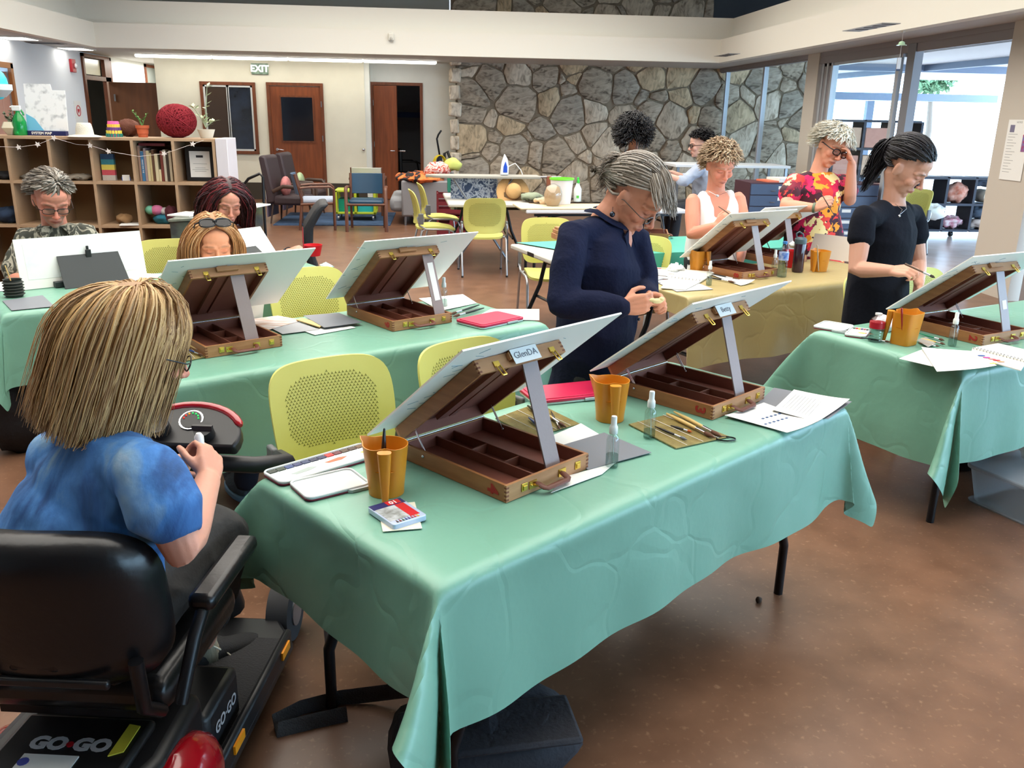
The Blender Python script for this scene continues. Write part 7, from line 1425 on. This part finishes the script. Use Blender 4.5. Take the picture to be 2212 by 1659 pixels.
# ---------------------------------------------------------------- glass case, desk chair
Pq=[PZ(x,y,.95) for x,y in ((362,474),(532,465),(568,437),(440,446))]; c=sum(Pq)/4; t=thing('display_case','low glass display case with papers on its top, behind the red-haired woman','case',(c[0],c[1],0)); poly=[(p[0]-c[0],p[1]-c[1]) for p in Pq]
G().prism(poly,.93,.95).build('glass_top',mat('case_glass_top',(120,128,116),.08,col2=(100,108,98),sc_=12),t,bevel=.003); G().prism([(a*.97,b*.97) for a,b in poly],.3,.93).build('case_side',mat('case_marbled_glass',(84,92,80),.15,col2=(58,60,56),sc_=9),t); G().prism(poly,0,.3).build('case_base',mat('case_base_dark',(46,44,48),.6),t)
for k,(x,y,lb) in enumerate(((405,464,'white papers on the glass display case, left of the red-haired woman'),(548,445,'white papers on the glass display case, right of the red-haired woman'))): p=PZ(x,y,.952); G().bx(-.09,.09,-.12,.12,0,.01).build('paper_sheet',PAPER,loc=tuple(p),rz=-.3,label=lb,cat='paper')
t=thing('desk_chair','black high-backed office chair seen side-on behind the far left table','chair',(-.98,6.55,0),.15)
g=G(); pr=[(.02,.5),(-.02,.62),(-.05,.75),(-.035,.9),(.04,1.02),(.09,1.07)]
for a,b in zip(pr[:-1],pr[1:]): pass
vs=[]; 
for (x,z) in pr: 
    for dx in (0,.07-.03*abs(z-.75)):
        for y in (-.22,.22): vs.append((x+.08+dx,y,z))
fs=[]; 
for i in range(len(pr)-1): o=i*4; fs+=[(o,o+1,o+5,o+4),(o+2,o+6,o+7,o+3),(o,o+4,o+6,o+2),(o+1,o+3,o+7,o+5)]
fs+=[(0,2,3,1),(4*len(pr)-4,4*len(pr)-3,4*len(pr)-1,4*len(pr)-2)]; g.add(vs,fs).build('backrest',mat('chair_mesh_black',(22,24,28),.6),t,bevel=.02)
G().box((-.16,0,.47),(.46,.46,.08)).build('seat',MATS['chair_mesh_black'],t,bevel=.03); G().tube([(-.1,0,.44),(-.1,0,.1)],.03,12).build('gas_post',BLACKM,t); 
for k in range(5): a=k*1.2566; G().tube([(-.1,0,.1),(-.1+.3*math.cos(a),.3*math.sin(a),.06)],.02,6).sph((-.1+.3*math.cos(a),.3*math.sin(a),.03),.03,8).build('base_spoke',BLACKM,t,smooth=50)
G().tube([(.1,0,.5),(.0,0,.42),(-.1,0,.42)],.025,8).build('back_bracket',BLACKM,t,smooth=50)
hd=thing('trolley','black and grey tubular trolley handle by the baseboard','trolley',(-1.78,8.9,0)); G().tube([(-.09,.0,.95),(.0,0,1.06),(.11,0,1.11),(.14,0,1.08),(.13,0,.8),(.13,0,.1)],.014,8).tube([(-.09,.3,.1),(-.09,.3,.95)],.014,8).build('handle_tube',BLACKM,hd,smooth=60); G().bx(-.12,.15,-.05,.35,.0,.06).build('trolley_base',BLACKM,hd)
# ---------------------------------------------------------------- lounge corner
rg=[PZ(x,y,0) for x,y in ((590,487),(843,488),(855,460),(628,460))]; c=sum(rg)/4; RUG=ramp_mat('rug_blue_stripes',[(.3,(34,52,66)),(.45,(44,66,96)),(.55,(70,96,130)),(.62,(36,56,78))],sc_=4,stretch=(.5,5,1),rough=.95,bump=.3,distort=.6)
ru=G().prism([(p[0]-c[0],p[1]-c[1]) for p in rg],0,.012).build('rug',RUG,loc=(c[0],c[1],0),label='dark blue striped rug under the lounge chairs',cat='rug')
def lounge(x,y,label,pil,pc):
    t=thing('high_back_armchair',label,'armchair',(x,y,0),math.radians(82)); U=mat('plum_upholstery',(58,46,50),.55,bump=.1,bsc=90)
    # local: faces -y
    G().prism([(.33,.42),(.42,1.02),(.36,1.05),(.30,1.02),(.20,.45),(.2,.33),(.33,.3)],-.3,.3,MX((0,0,0),(0,1,0),(0,0,1))).build('backrest',U,t,bevel=.03); G().box((0,-.02,.36),(.56,.52,.14)).build('seat',U,t,bevel=.04)
    G().box((0,.33,.55),(.56,.02,.9)).build('back_cover',mat('plum_side',(96,84,104),.5),t,bevel=.01)
    for s in(-1,1):
        G().tube([(s*.3,.22,.5),(s*.31,.05,.58),(s*.31,-.2,.57),(s*.3,-.25,.5),(s*.3,-.25,.32)],.03,8,flat=(.6,1)).build('arm',mat('arm_wood_dark',(70,52,44),.4),t,smooth=60)
        for yy in (-.2,.25): G().tube([(s*.22,yy,.3),(s*.27,yy*1.15,0)],[.02,.012],8).build('leg',MATS['arm_wood_dark'],t,smooth=60)
    p=thing('cushion',pil,'cushion',(x+.02,y+.0,.56),math.radians(82)); q=G().sph((0,.12,.0),(.19,.07,.16),16); q.build('cushion_pad',mat('cushion_%d'%pc[0],pc,.8,col2=tuple(int(v*.7) for v in pc),sc_=8),p,smooth=60)
lounge(-2.2,14.35,'plum high-backed armchair, nearer of two facing right on the rug','pink and maroon cushion in the nearer plum armchair',(206,130,128)); lounge(-2.12,15.35,'plum high-backed armchair, farther of two facing right on the rug','pale green cushion in the farther plum armchair',(186,206,160))
def woodchair(x,y,rz,label,fab,seat,name='wooden_armchair'):
    t=thing(name,label,'armchair',(x,y,0),rz); W_=mat('walnut_frame',(104,64,46),.4,col2=(86,52,38),sc_=8,stretch=(1,1,.3))
    for s in(-1,1):
        G().tube([(s*.29,-.25,0),(s*.29,-.25,.6),(s*.29,-.2,.64),(s*.29,.1,.635),(s*.28,.24,.62)],.024,8,flat=(.8,1.1)).build('arm',W_,t,smooth=50); G().tube([(s*.25,.27,0),(s*.25,.22,.45),(s*.25,.31,.82)],.02,8).build('rear_leg',W_,t,smooth=50); G().tube([(s*.27,-.25,.40),(s*.26,.24,.38)],.02,8).build('side_rail',W_,t,smooth=50)
    G().tube([(-.28,-.25,.40),(.28,-.25,.40)],.02,8).build('front_rail',W_,t,smooth=50)
    G().box((0,-.02,.43),(.5,.48,.07)).build('seat',seat,t,bevel=.025); g=G(); n=10; vs=[]
    for j in range(n+1):
        for zz in (.52,.82):
            for d in (0,.03): u=-1+2*j/n; vs.append((u*.25,.24+.06*(zz-.52)/.3+.05*(1-u*u)+d,zz))
    fs=[]; 
    for j in range(n): o=j*4; fs+=[(o,o+4,o+6,o+2),(o+1,o+3,o+7,o+5),(o,o+1,o+5,o+4),(o+2,o+6,o+7,o+3)]
    fs+=[(0,2,3,1),(4*n,4*n+1,4*n+3,4*n+2)]; g.add(vs,fs).build('backrest',fab,t,bevel=.006)
BLU=mat('blue_vinyl',(26,62,88),.35); GV=mat('grey_vinyl',(190,190,182),.5)
woodchair(-.96,13.42,.02,'wooden armchair with dark blue seat and back facing the camera on the rug',BLU,BLU); woodchair(-1.72,13.6,math.radians(97),'wooden armchair with a blue back and pale seat cushion, seen from its side',mat('slate_blue',(80,104,130),.6),mat('pale_blue_seat',(170,180,196),.7)); woodchair(-1.08,15.5,math.pi,'wooden armchair with a pale grey back behind the dark blue one',GV,GV)
ct=thing('rolling_cart','lime green low rolling cart between the lounge chairs','cart',(-1.22,14.75,0),.0); LG=mat('cart_lime',(176,190,50),.4); w2,d2,h2=.33,.28,.5
G().bx(-w2,w2,-d2,d2,h2-.03,h2).build('top',LG,ct,bevel=.004); G().bx(-w2,w2,-d2,d2,.12,.15).build('bottom_shelf',LG,ct,bevel=.004)
for x in(-w2+.02,0,w2-.02):
    for y in(-d2+.02,d2-.02): G().box((x,y,.31),(.04,.04,.36)).build('post',LG,ct)
for x in(-w2+.05,w2-.05):
    for y in(-d2+.05,d2-.05): G().tube([(x-.012,y,.05),(x+.012,y,.05)],.05,16).bx(x-.015,x+.015,y-.01,y+.01,.08,.12).build('caster',GREY,ct,smooth=40)
for k,(x,nm,cc) in enumerate(((-.16,'green',(20,140,110)),(.15,'turquoise',(40,170,180)))): o=G().bx(-.12,.12,-.2,.2,0,.2).build('towel_stack',mat('towel_'+nm,cc,.9,bump=.5,bsc=20,stretch=(1,1,6)),loc=(-1.22+x,14.75,.151),label=nm+' folded towels on the lower shelf of the lime cart',cat='towels')
# sofa with blankets
so=thing('sofa','grey sofa with a tall end panel beside the stone wall','sofa',(-.1,14.6,0)); SG=mat('sofa_grey',(128,126,128),.8,bump=.15,bsc=120)
G().bx(-.36,.5,-.62,-.52,.14,.70).build('arm_panel',SG,so,bevel=.03); G().bx(-.36,.5,.8,.9,.14,.70).build('arm_panel',SG,so,bevel=.03); G().bx(-.55,.3,-.5,.8,.2,.44).build('seat_cushion',mat('sofa_cushion',(150,152,156),.8),so,bevel=.07); G().bx(.3,.5,-.5,.8,.2,.80).build('backrest',SG,so,bevel=.05)
for x in(-.3,.44):
    for y in(-.57,.85): G().tube([(x,y,.14),(x*1.02,y,0)],[.025,.015],8).build('leg',GREY,so)
o=G().sph((0,0,.08),(.42,.55,.09),24).build('blanket',ramp_mat('orange_black_blanket',[(.45,(34,30,30)),(.52,(226,110,50)),(.62,(232,130,70)),(.7,(40,34,34))],sc_=4,distort=1.5,rough=.9),smooth=180,loc=(-.15,14.4,.64),label='orange and black blanket over the grey sofa',cat='blanket'); crumple(o,.03,5,1)
o=G().sph((0,0,.12),(.2,.2,.14),20).build('blanket',ramp_mat('red_white_blanket',[(.4,(190,90,70)),(.5,(230,214,206)),(.6,(176,70,60))],sc_=9,distort=1.5,rough=.9),smooth=180,loc=(.1,14.2,.72),label='red and white patterned cloth heaped on the sofa arm',cat='cloth'); crumple(o,.03,8,2)
o=G().sph((0,0,.08),(.14,.14,.1),18).build('cloth',mat('lime_cloth',(190,200,110),.9),smooth=180,loc=(.36,14.3,.85),label='pale lime cloth heaped behind the red and white cloth',cat='cloth'); crumple(o,.02,9,3)
o=G().bx(-.2,.25,-.1,.1,0,.16).build('white_box',mat('white_box',(206,206,206),.6),loc=(.58,14.6,.0),label='x',cat='box'); bpy.data.objects.remove(o)
v=thing('vacuum_cleaner','upright vacuum with a yellow cord coiled on it before the white wall','vacuum',(.16,17.3,0)); VB=mat('vacuum_blue_black',(36,44,66),.4)
G().box((0,0,.06),(.3,.32,.12)).build('floor_head',VB,v,bevel=.03); G().tube([(0,.05,.1),(0,.08,.5),(.02,.1,.95)],[.09,.09,.05],14).build('body',VB,v,smooth=50); G().tube([(.02,.1,.95),(-.03,.1,1.25),(.0,.1,1.33),(.05,.09,1.40)],.018,8,dome=True).build('handle',BLACKM,v,smooth=60)
G().tube([(.08,.0,.6),(.2,0,.62),(.24,0,.85),(.17,0,1.02),(.11,0,.98),(.12,0,.8)],.028,8,dome=True).build('hose',DARK,v,smooth=60)
for k in range(5): G().tube([(.0+.11*math.cos(a)+.01*k,-.02-.012*k,.78+.17*math.sin(a)) for a in np.linspace(0,6.28,21)[:-1]],.009,6,closed=True).build('cord_loop',mat('cord_yellow',(214,190,40),.5),v,smooth=60)
G().tube([(.19,0,.0),(.19,0,.01)],.02,8).build('foot_pad',DARK,v)
# black chair in the side room
t=thing('office_chair','black armchair glimpsed in the dark side room','chair',(-.45,19.6,0),.2); G().box((0,0,.45),(.5,.5,.08)).build('seat',DARK,t,bevel=.03); G().box((-.2,.2,.8),(.1,.1,.3)).bx(-.27,-.2,-.25,.25,.5,.98).build('backrest',DARK,t,bevel=.02)
for s in(-1,1): G().tube([(-.2,s*.25,.72),(.1,s*.27,.72),(.22,s*.27,.66),(.25,s*.27,.45),(.25,s*.25,0)],.018,8).build('arm',BLACKM,t,smooth=60); G().tube([(-.22,s*.25,.5),(-.25,s*.25,0)],.018,8).build('leg',BLACKM,t)
# crates, bags by the stone wall
def crate(x,y,z,dims,m,label,rz=0):
    t=thing('crate',label,'crate',(x,y,z),rz); a,b,h=dims
    G().bx(-a,a,-b,b,0,.012).build('floor_panel',m,t)
    for s in(-1,1):
        for k in range(3): z0=.02+k*(h-.05)/2.4; G().bx(-a,a,s*b-.006,s*b+.006,z0,z0+.055).build('side_slat',m,t); G().bx(s*a-.006,s*a+.006,-b,b,z0,z0+.055).build('end_slat',m,t)
        for q in(-1,1): G().bx(s*a-.014,s*a+.014,q*b-.014,q*b+.014,0,h).build('corner_post',m,t)
        G().bx(-.07,.07,s*b-.01,s*b+.01,.02,h-.03).build('centre_panel',m,t)
    return t
RC=mat('crate_maroon',(104,26,34),.5)
for k in range(2): crate(.34,13.0,.0+k*.31,(.24,.2,.3),RC,('maroon plastic crate on the floor before the stone wall','maroon plastic crate stacked on top before the stone wall')[k])
crate(.42,13.0,.622,(.16,.15,.2),mat('crate_green',(40,120,100),.5),'small teal green crate on the maroon crates')
cl=G().bx(-.28,.28,-.02,.02,-.38,0).build('patterned_cloth',ramp_mat('blue_white_pattern',[(.4,(60,76,104)),(.5,(190,200,214)),(.6,(70,86,120))],sc_=16,distort=1,rough=.9),loc=(.52,10.62,.985),label='blue and white patterned cloth hanging off the ironing board',cat='cloth'); crumple(cl,.0,5,1)
ib=thing('ironing_board','long narrow ironing board before the stone wall','ironing board',(.62,10.6,0)); G().prism([(-.68,-.03),(-.55,-.15),(-.3,-.18),(.68,-.18),(.68,.18),(-.3,.18),(-.55,.15),(-.68,.03)],.985,1.015).build('board_top',mat('ironing_cover',(150,148,140),.8),ib,bevel=.006)
for s in(-1,1): G().tube([(-.35,s*.1,.98),(.3,s*.14,.02)],.013,8).build('leg',GREY,ib); G().tube([(.35,s*.08,.98),(-.3,s*.12,.02)],.013,8).build('leg',GREY,ib)
G().tube([(.3,-.2,.02),(.3,.2,.02)],.013,8).tube([(-.3,-.2,.02),(-.3,.2,.02)],.013,8).build('foot_bar',GREY,ib)
G().box((.80,.0,.70),(.05,.1,.62)).build('rest_post',mat('rust_wood',(140,80,52),.6),ib); G().tube([(.66,0,1.0),(.95,0,1.0)],.012,8).build('iron_rest',GREY,ib)
p=B(1089,383,10.6,1.017); t=thing('clothes_iron','white and blue clothes iron standing upright on the ironing board','iron',(p[0],10.6,1.017)); G().prism([(-.05,0),(.05,0),(.052,.1),(.035,.19),(.0,.25),(-.03,.15)],-.045,.045,MX((0,0,0),(1,0,0),(0,0,1))).build('iron_body',mat('iron_white',(222,226,232),.3),t,bevel=.015); G().prism([(-.02,.03),(.035,.03),(.035,.1),(.01,.17),(-.015,.1)],-.049,.049,MX((0,0,0),(1,0,0),(0,0,1))).build('water_tank',mat('iron_blue',(40,80,190),.2),t,bevel=.008); G().tube([(.05,0,.1),(.13,0,.14),(.2,0,.06),(.22,0,.01)],.006,6).build('power_cord',PAPER,t,smooth=60)
# tables before the stone wall
a=PZ(1137,452,ZT); folding_table('folding table with a cream towel, white bucket and spray bottle','x' and (a[0]-.0,a[1]),.08,1.83,.7,top=mat('table_white_edge',(206,208,212),.4)); folding_table('grey folding table with straw hat near the ironing board',(.20,9.95),.03,.95,1.45,z=.735)
def on7(px,py): return PZ(px,py,.737)
t=G().bx(-.0,1.05,-.02,.5,0,.018).build('towel',mat('towel_cream',(214,196,164),.95,bump=.5,bsc=60),loc=(a[0]-.06,a[1]+.03,.737),rz=.08,label='cream towel spread on the table with the bucket',cat='towel',bevel=.006)
ZZ=.757
p=PZ(1212,440,ZZ); t=thing('bucket','white plastic bucket with a lime green rim','bucket',tuple(p)); G().lathe([(.105,0),(.13,.27),(.126,.27),(.1,.006),(0,.006)],28).build('bucket_body',mat('bucket_white',(222,218,218),.4),t,smooth=40); G().lathe([(.13,.262),(.14,.268),(.14,.285),(.124,.285),(.124,.27)],28).build('rim_lid',mat('rim_lime',(120,214,60),.4),t,smooth=40)
p=PZ(1194,442,ZZ); t=thing('vase_in_bag','round tan vessel wrapped in a clear plastic bag before the bucket','vessel',(p[0]-.02,p[1]-.12,ZZ)); G().lathe([(.06,0),(.09,.06),(.095,.13),(.07,.2),(.03,.22),(0,.22)],24).build('vessel',mat('vessel_tan',(196,160,124),.6),t,smooth=60); G().lathe([(.07,.001),(.105,.07),(.108,.14),(.08,.21),(.02,.24),(.0,.235)],20).build('plastic_wrap',CLEAR,t,smooth=60)
p=PZ(1247,435,ZZ); t=thing('spray_bottle','white spray bottle with a green nozzle beside the bucket','bottle',tuple(p)); G().lathe([(.042,0),(.045,.01),(.045,.14),(.022,.19),(.016,.21)],20).build('bottle',mat('bottle_milky',(214,222,216),.4),t,smooth=40); G().bx(-.012,.012,-.045,.02,.21,.25).lathe([(.014,.25),(.012,.275),(0,.275)],10).build('nozzle',mat('nozzle_green',(60,190,70),.4),t,bevel=.004); G().bx(-.02,.01,-.047,-.044,.04,.07).build('label_mark',mat('label_green',(90,180,70),.5),t)
for px,py,nm,cc,s in ((1178,440,'twisted cream rag on the towel before the bucket',(206,180,150),(.12,.09,.03)),(1148,432,'folded green striped cloth between the hat and the bucket',(140,150,128),(.13,.1,.035))): 
    p=PZ(px,py,ZZ); o=G().sph((0,0,s[2]),s,22).build('rag',mat('rag_%d'%cc[0],cc,.95,bump=.5,bsc=40),smooth=180,loc=tuple(p),label=nm,cat='cloth'); crumple(o,.025,16,px)
p=PZ(1108,432,.737); t=thing('straw_hat','wide-brimmed tan straw sun hat leaning on a paper bag','hat',(p[0],p[1],.83),.1); SM_=mat('straw_tan',(206,164,110),.85,bump=.5,bsc=160); q=Matrix.Rotation(1.15,4,'X'); G().lathe([(.2,-.01),(.17,.01),(.095,.0),(.09,.07),(.065,.11),(0,.12)],28,sx=1).xf(q).build('hat_body',SM_,t,smooth=60); G().lathe([(.0975,.004),(.0955,.03)],28).xf(q).build('hat_band',mat('hat_band_brown',(150,104,66),.8),t,smooth=60)
o=G().bx(-.14,.14,-.1,.1,0,.09).build('paper_bag',mat('kraft_dark',(104,84,60),.8),loc=(p[0]+.03,p[1]+.06,.737),label='dark kraft paper bag under the straw hat',cat='bag'); crumple(o,0,5,1)
t=thing('red_plastic_cap','small red plastic piece on the grey table beside the straw hat','cap',(p[0]-.16,p[1],.737)); G().lathe([(.03,0),(.03,.03),(.02,.04),(0,.04)],14).build('cap_body',MATS['cup_red'],t,smooth=40)  # a small red plastic cap
tag(G().tube([(-.08,0,.006),(.08,0,.006)],.02,10,flat=(.3,1)).build('sunglasses',DARK,smooth=60,loc=tuple(PZ(1022,424,.74))),'dark spectacles lying folded on the table by the small water bottle','glasses')
# flat file cabinets by the glass wall
for k,(x0,x1,h,lb) in enumerate(((4.06,4.80,.94,'blue-grey flat file cabinet left of the floral dress woman'),(4.84,5.78,.94,'blue-grey flat file cabinet right of the floral dress woman'))):
    t=thing('flat_file',lb,'cabinet',((x0+x1)/2,10.95,0)); w2=(x1-x0)/2; FB=mat('file_blue_grey',(66,82,110),.4); G().bx(-w2,w2,.02,.6,0,h).build('case',mat('file_maroon_side',(70,40,52),.5),t,bevel=.004)
    for j in range(6):
        z0=.08+j*.142; d=G().bx(-w2+.01,w2-.01,-.005,.02,z0,z0+.132).build('drawer',FB,t,bevel=.003); G().bx(-.0,.12,-.009,-.005,z0+.07,z0+.11).build('label_card',PAPER,d); G().tube([(-.1,-.02,z0+.05),(-.04,-.02,z0+.05)],.006,6).build('pull',GREY,d)
for k,(px,py,nm,m_) in enumerate(((1690,398,'stack of white papers on the left flat file',PAPER),(1668,396,'orange and white folder on the left flat file',mat('folder_orange',(226,120,90),.6)))):
    p=PY(px,py,11.2); G().bx(-.14,.14,-.18,.18,0,(.05,.02)[k]).build('paper_stack',m_,loc=(p[0],11.2,.9415),rz=.1,label=nm,cat='papers')
# white trestle table far right behind
t=thing('white_table','white topped work table near the glass wall behind the woman in the white top','table',(4.6,13.6,0)); G().bx(-.9,.9,-.4,.4,1.0,1.04).build('table_top',mat('table_white',(226,232,236),.4),t,bevel=.004)
for x in(-.85,.85):
    for y in(-.35,.35): G().box((x,y,.5),(.04,.04,1.0)).build('leg',GREY,t)
# black cube shelving seen through the open door
BS=mat('shelf_black_blue',(40,42,56),.5)
def cubes(name,label,x,y,nx,nz,cw,ch,z0,wheels=False,rz=0):
    t=thing(name,label,'shelf',(x,y,0),rz); W_=nx*cw; H_=nz*ch
    for i in range(nx+1): G().bx(i*cw-.02,i*cw+.02,0,.38,z0,z0+H_).build('upright',BS,t)
    for j in range(nz+1):
        for i in range(nx): G().bx(i*cw+.02,(i+1)*cw-.02,0,.38,z0+j*ch-.018,z0+j*ch+.018).build('shelf_board',BS,t)
    if wheels:
        for xx in (.15,W_/2,W_-.15): G().tube([(xx-.02,.1,.04),(xx+.02,.1,.04)],.04,12).bx(xx-.01,xx+.01,.08,.12,.05,z0-.01).build('caster',BLACKM,t,smooth=40)
    return t
cubes('cube_shelf','tall black cube shelf with peach storage boxes beyond the glass door',6.28,13.5,3,4,.47,.42,.04)
for i in range(3):
    for j in range(4):
        if (i,j) in ((2,0),(2,3),(2,1)): continue
        x=6.28+i*.47+.235; z=.04+j*.42+.02; pk=((222,160,140),(232,190,160))[(i+j)%2]; t=thing('storage_box','peach storage box in the tall black shelf, %s column, %s row'%(('left','middle','right')[i],('bottom','second','third','top')[j]),'box',(x,13.52,z),0,'peach boxes in the tall black cube shelf'); G().bx(-.2,.2,0,.33,0,.3).build('box_body',mat('peach_%d'%pk[1],pk,.7),t,bevel=.006)
tag(G().sph((0,0,.12),(.09,.09,.14),16).build('red_bobble',mat('dotted_red',(236,60,70),.7,col2=(240,150,140),sc_=60,kind='voronoi',mix=(.1,.2)),smooth=60,loc=(7.45,13.7,1.32)),'red dotted cone hat in the tall black cube shelf','hat')
cubes('rolling_shelf','low black cube shelf on wheels with felt rolls, beyond the glass door',7.5,13.0,3,2,.46,.4,.1,True)
def rolled(x,z,s,m,label,name='felt_roll'):
    pts=[((.015+.0085*a)*math.cos(a),0,(.015+.0085*a)*math.sin(a)) for a in np.linspace(0,s/.0085,40)]; g=G(); n=len(pts)
    vs=[(px,y,pz) for y in(-.15,.15) for px,_,pz in pts]; g.add(vs,[(i,i+1,n+i+1,n+i) for i in range(n-1)]); o=g.build(name,m,smooth=60,loc=(x,13.15,z+s+.02),label=label,cat='felt'); so_=o.modifiers.new('s','SOLIDIFY'); so_.thickness=.008
rolled(8.68,.52,.1,mat('felt_cream',(214,206,190),.95),'rolled cream felt in the low wheeled shelf')
for x,z,cc,c2,s,nm in ((8.66,.78,(90,100,118),None,(.19,.14,.06),'slate felt heap above the cream roll'),(8.2,.52,(206,120,96),(230,180,160),(.17,.14,.15),'orange checked cloth bundle in the low wheeled shelf'),(8.18,.13,(196,90,120),(226,206,206),(.18,.14,.09),'pink and white felt in the low wheeled shelf'),(8.66,.13,(216,196,184),None,(.2,.14,.07),'pale pink felt in the lower right of the wheeled shelf'),(8.64,.28,(86,98,114),None,(.15,.12,.10),'grey-blue felt standing in the lower right of the wheeled shelf')):
    o=G().sph((0,0,s[2]),s,20).build('felt_bundle',mat('felt_%d_%d'%(cc[0],cc[1]),cc,.95,col2=c2,sc_=14),smooth=180,loc=(x,13.15,z),label=nm,cat='felt'); crumple(o,.03,10,x)
o=G().sph((0,0,.08),(.18,.16,.1),18).build('paper_pile',PAPER,smooth=180,loc=tuple(np.array(PZ(2010,470,.46))),label='pile of white papers on the lime chair beyond the glass door',cat='papers'); crumple(o,.03,14,1)
# notices on the post, hanging chime
pn=thing('door_notice','printed notices taped to the beige post at the right edge','notice',(XG-.125,8.42,1.45)); M=MX((0,0,0),(0,-1,0),(0,0,1))
G().prism([(-.14,-.28),(.2,-.28),(.2,.30),(-.14,.30)],0,.003,M).build('sheet',PAPER,pn)
for k in range(14): G().prism([(-.11,.16-.028*k),(-.11+.14-.03*(k%3),.16-.028*k),(-.11+.14-.03*(k%3),.164-.028*k),(-.11,.164-.028*k)],.003,.0036,M).build('print_line',MATS['ink_grey'],pn)
G().prism([(-.1,.18),(-.03,.18),(-.03,.25),(-.1,.25)],.003,.0038,M).build('picture',mat('notice_picture',(120,116,140),.6),pn); G().prism([(.12,.0),(.2,.0),(.2,.16),(.12,.16)],.003,.006,M).build('postcard',mat('postcard_red',(170,50,80),.5,col2=(110,120,180),sc_=30),pn)
text('NOTICE',.024,MATS['ink_grey'],pn,M@Matrix.Translation((.03,.275,.0035)))
p=PX(1953,58,5.27); wc=thing('wind_chime','small glass wind chime hanging before the sliding door','chime',(p[0],p[1],0)); z=ZS
G().tube([(0,0,z+.01),(0,0,z-.42)],.0015,4).bx(-.015,.015,-.015,.015,z-.015,z+.02).build('cord',PAPER,wc); G().sph((0,0,z-.13),(.035,.035,.025),14).lathe([(.055,z-.15),(.035,z-.135)],14).build('bell',mat('bell_pale_green',(180,214,180),.2),wc,smooth=60); G().bx(-.022,.022,-.003,.003,z-.42,z-.28).build('paper_strip',mat('strip_pale',(220,222,224),.5),wc); G().bx(-.022,.022,-.004,.004,z-.42,z-.40).build('strip_end',mat('strip_navy',(60,74,100),.5),wc)
# outdoors: foliage and benches beyond
r_=random.Random(3)
def tree(x,y,h,s,lb,seed):
    t=thing('tree',lb,'tree',(x,y,0)); G().tube([(0,0,0),(.1,0,h*.5),(0,.1,h)],[.14,.1,.06],8).build('trunk',mat('trunk_grey',(120,110,100),.9),t,smooth=60); rg=np.random.default_rng(seed); g=G()
    for _ in range(700):
        d=rg.normal(size=3); d/=np.linalg.norm(d); p=Vector(d*rg.uniform(.4,1)*np.array([s,s,s*.7]))+Vector((0,0,h)); a=Vector(rg.normal(size=3)).normalized(); b=a.cross(Vector(rg.normal(size=3))).normalized(); g.add([p,p+a*.13+b*.05,p+a*.26,p+a*.13-b*.05],[(0,1,2,3)])
    g.build('foliage',mat('foliage_green',(96,130,96),.7),t,kind='stuff')
tree(8.6,27.5,2.5,1.1,'leafy tree beyond the patio seen through the left glass pane',1); tree(15.5,27,3.0,.6,'small leafy tree beyond the patio near the right post',2)
t=thing('patio_bench','dark low bench on the patio beyond the glass','bench',(7.6,20.5,0)); G().bx(-.5,.5,-.2,.2,.40,.45).build('bench_seat',mat('bench_brown',(90,70,66),.6),t); 
for x in(-.42,.42): G().bx(x-.03,x+.03,-.18,.18,0,.4).build('leg',MATS['bench_brown'],t)
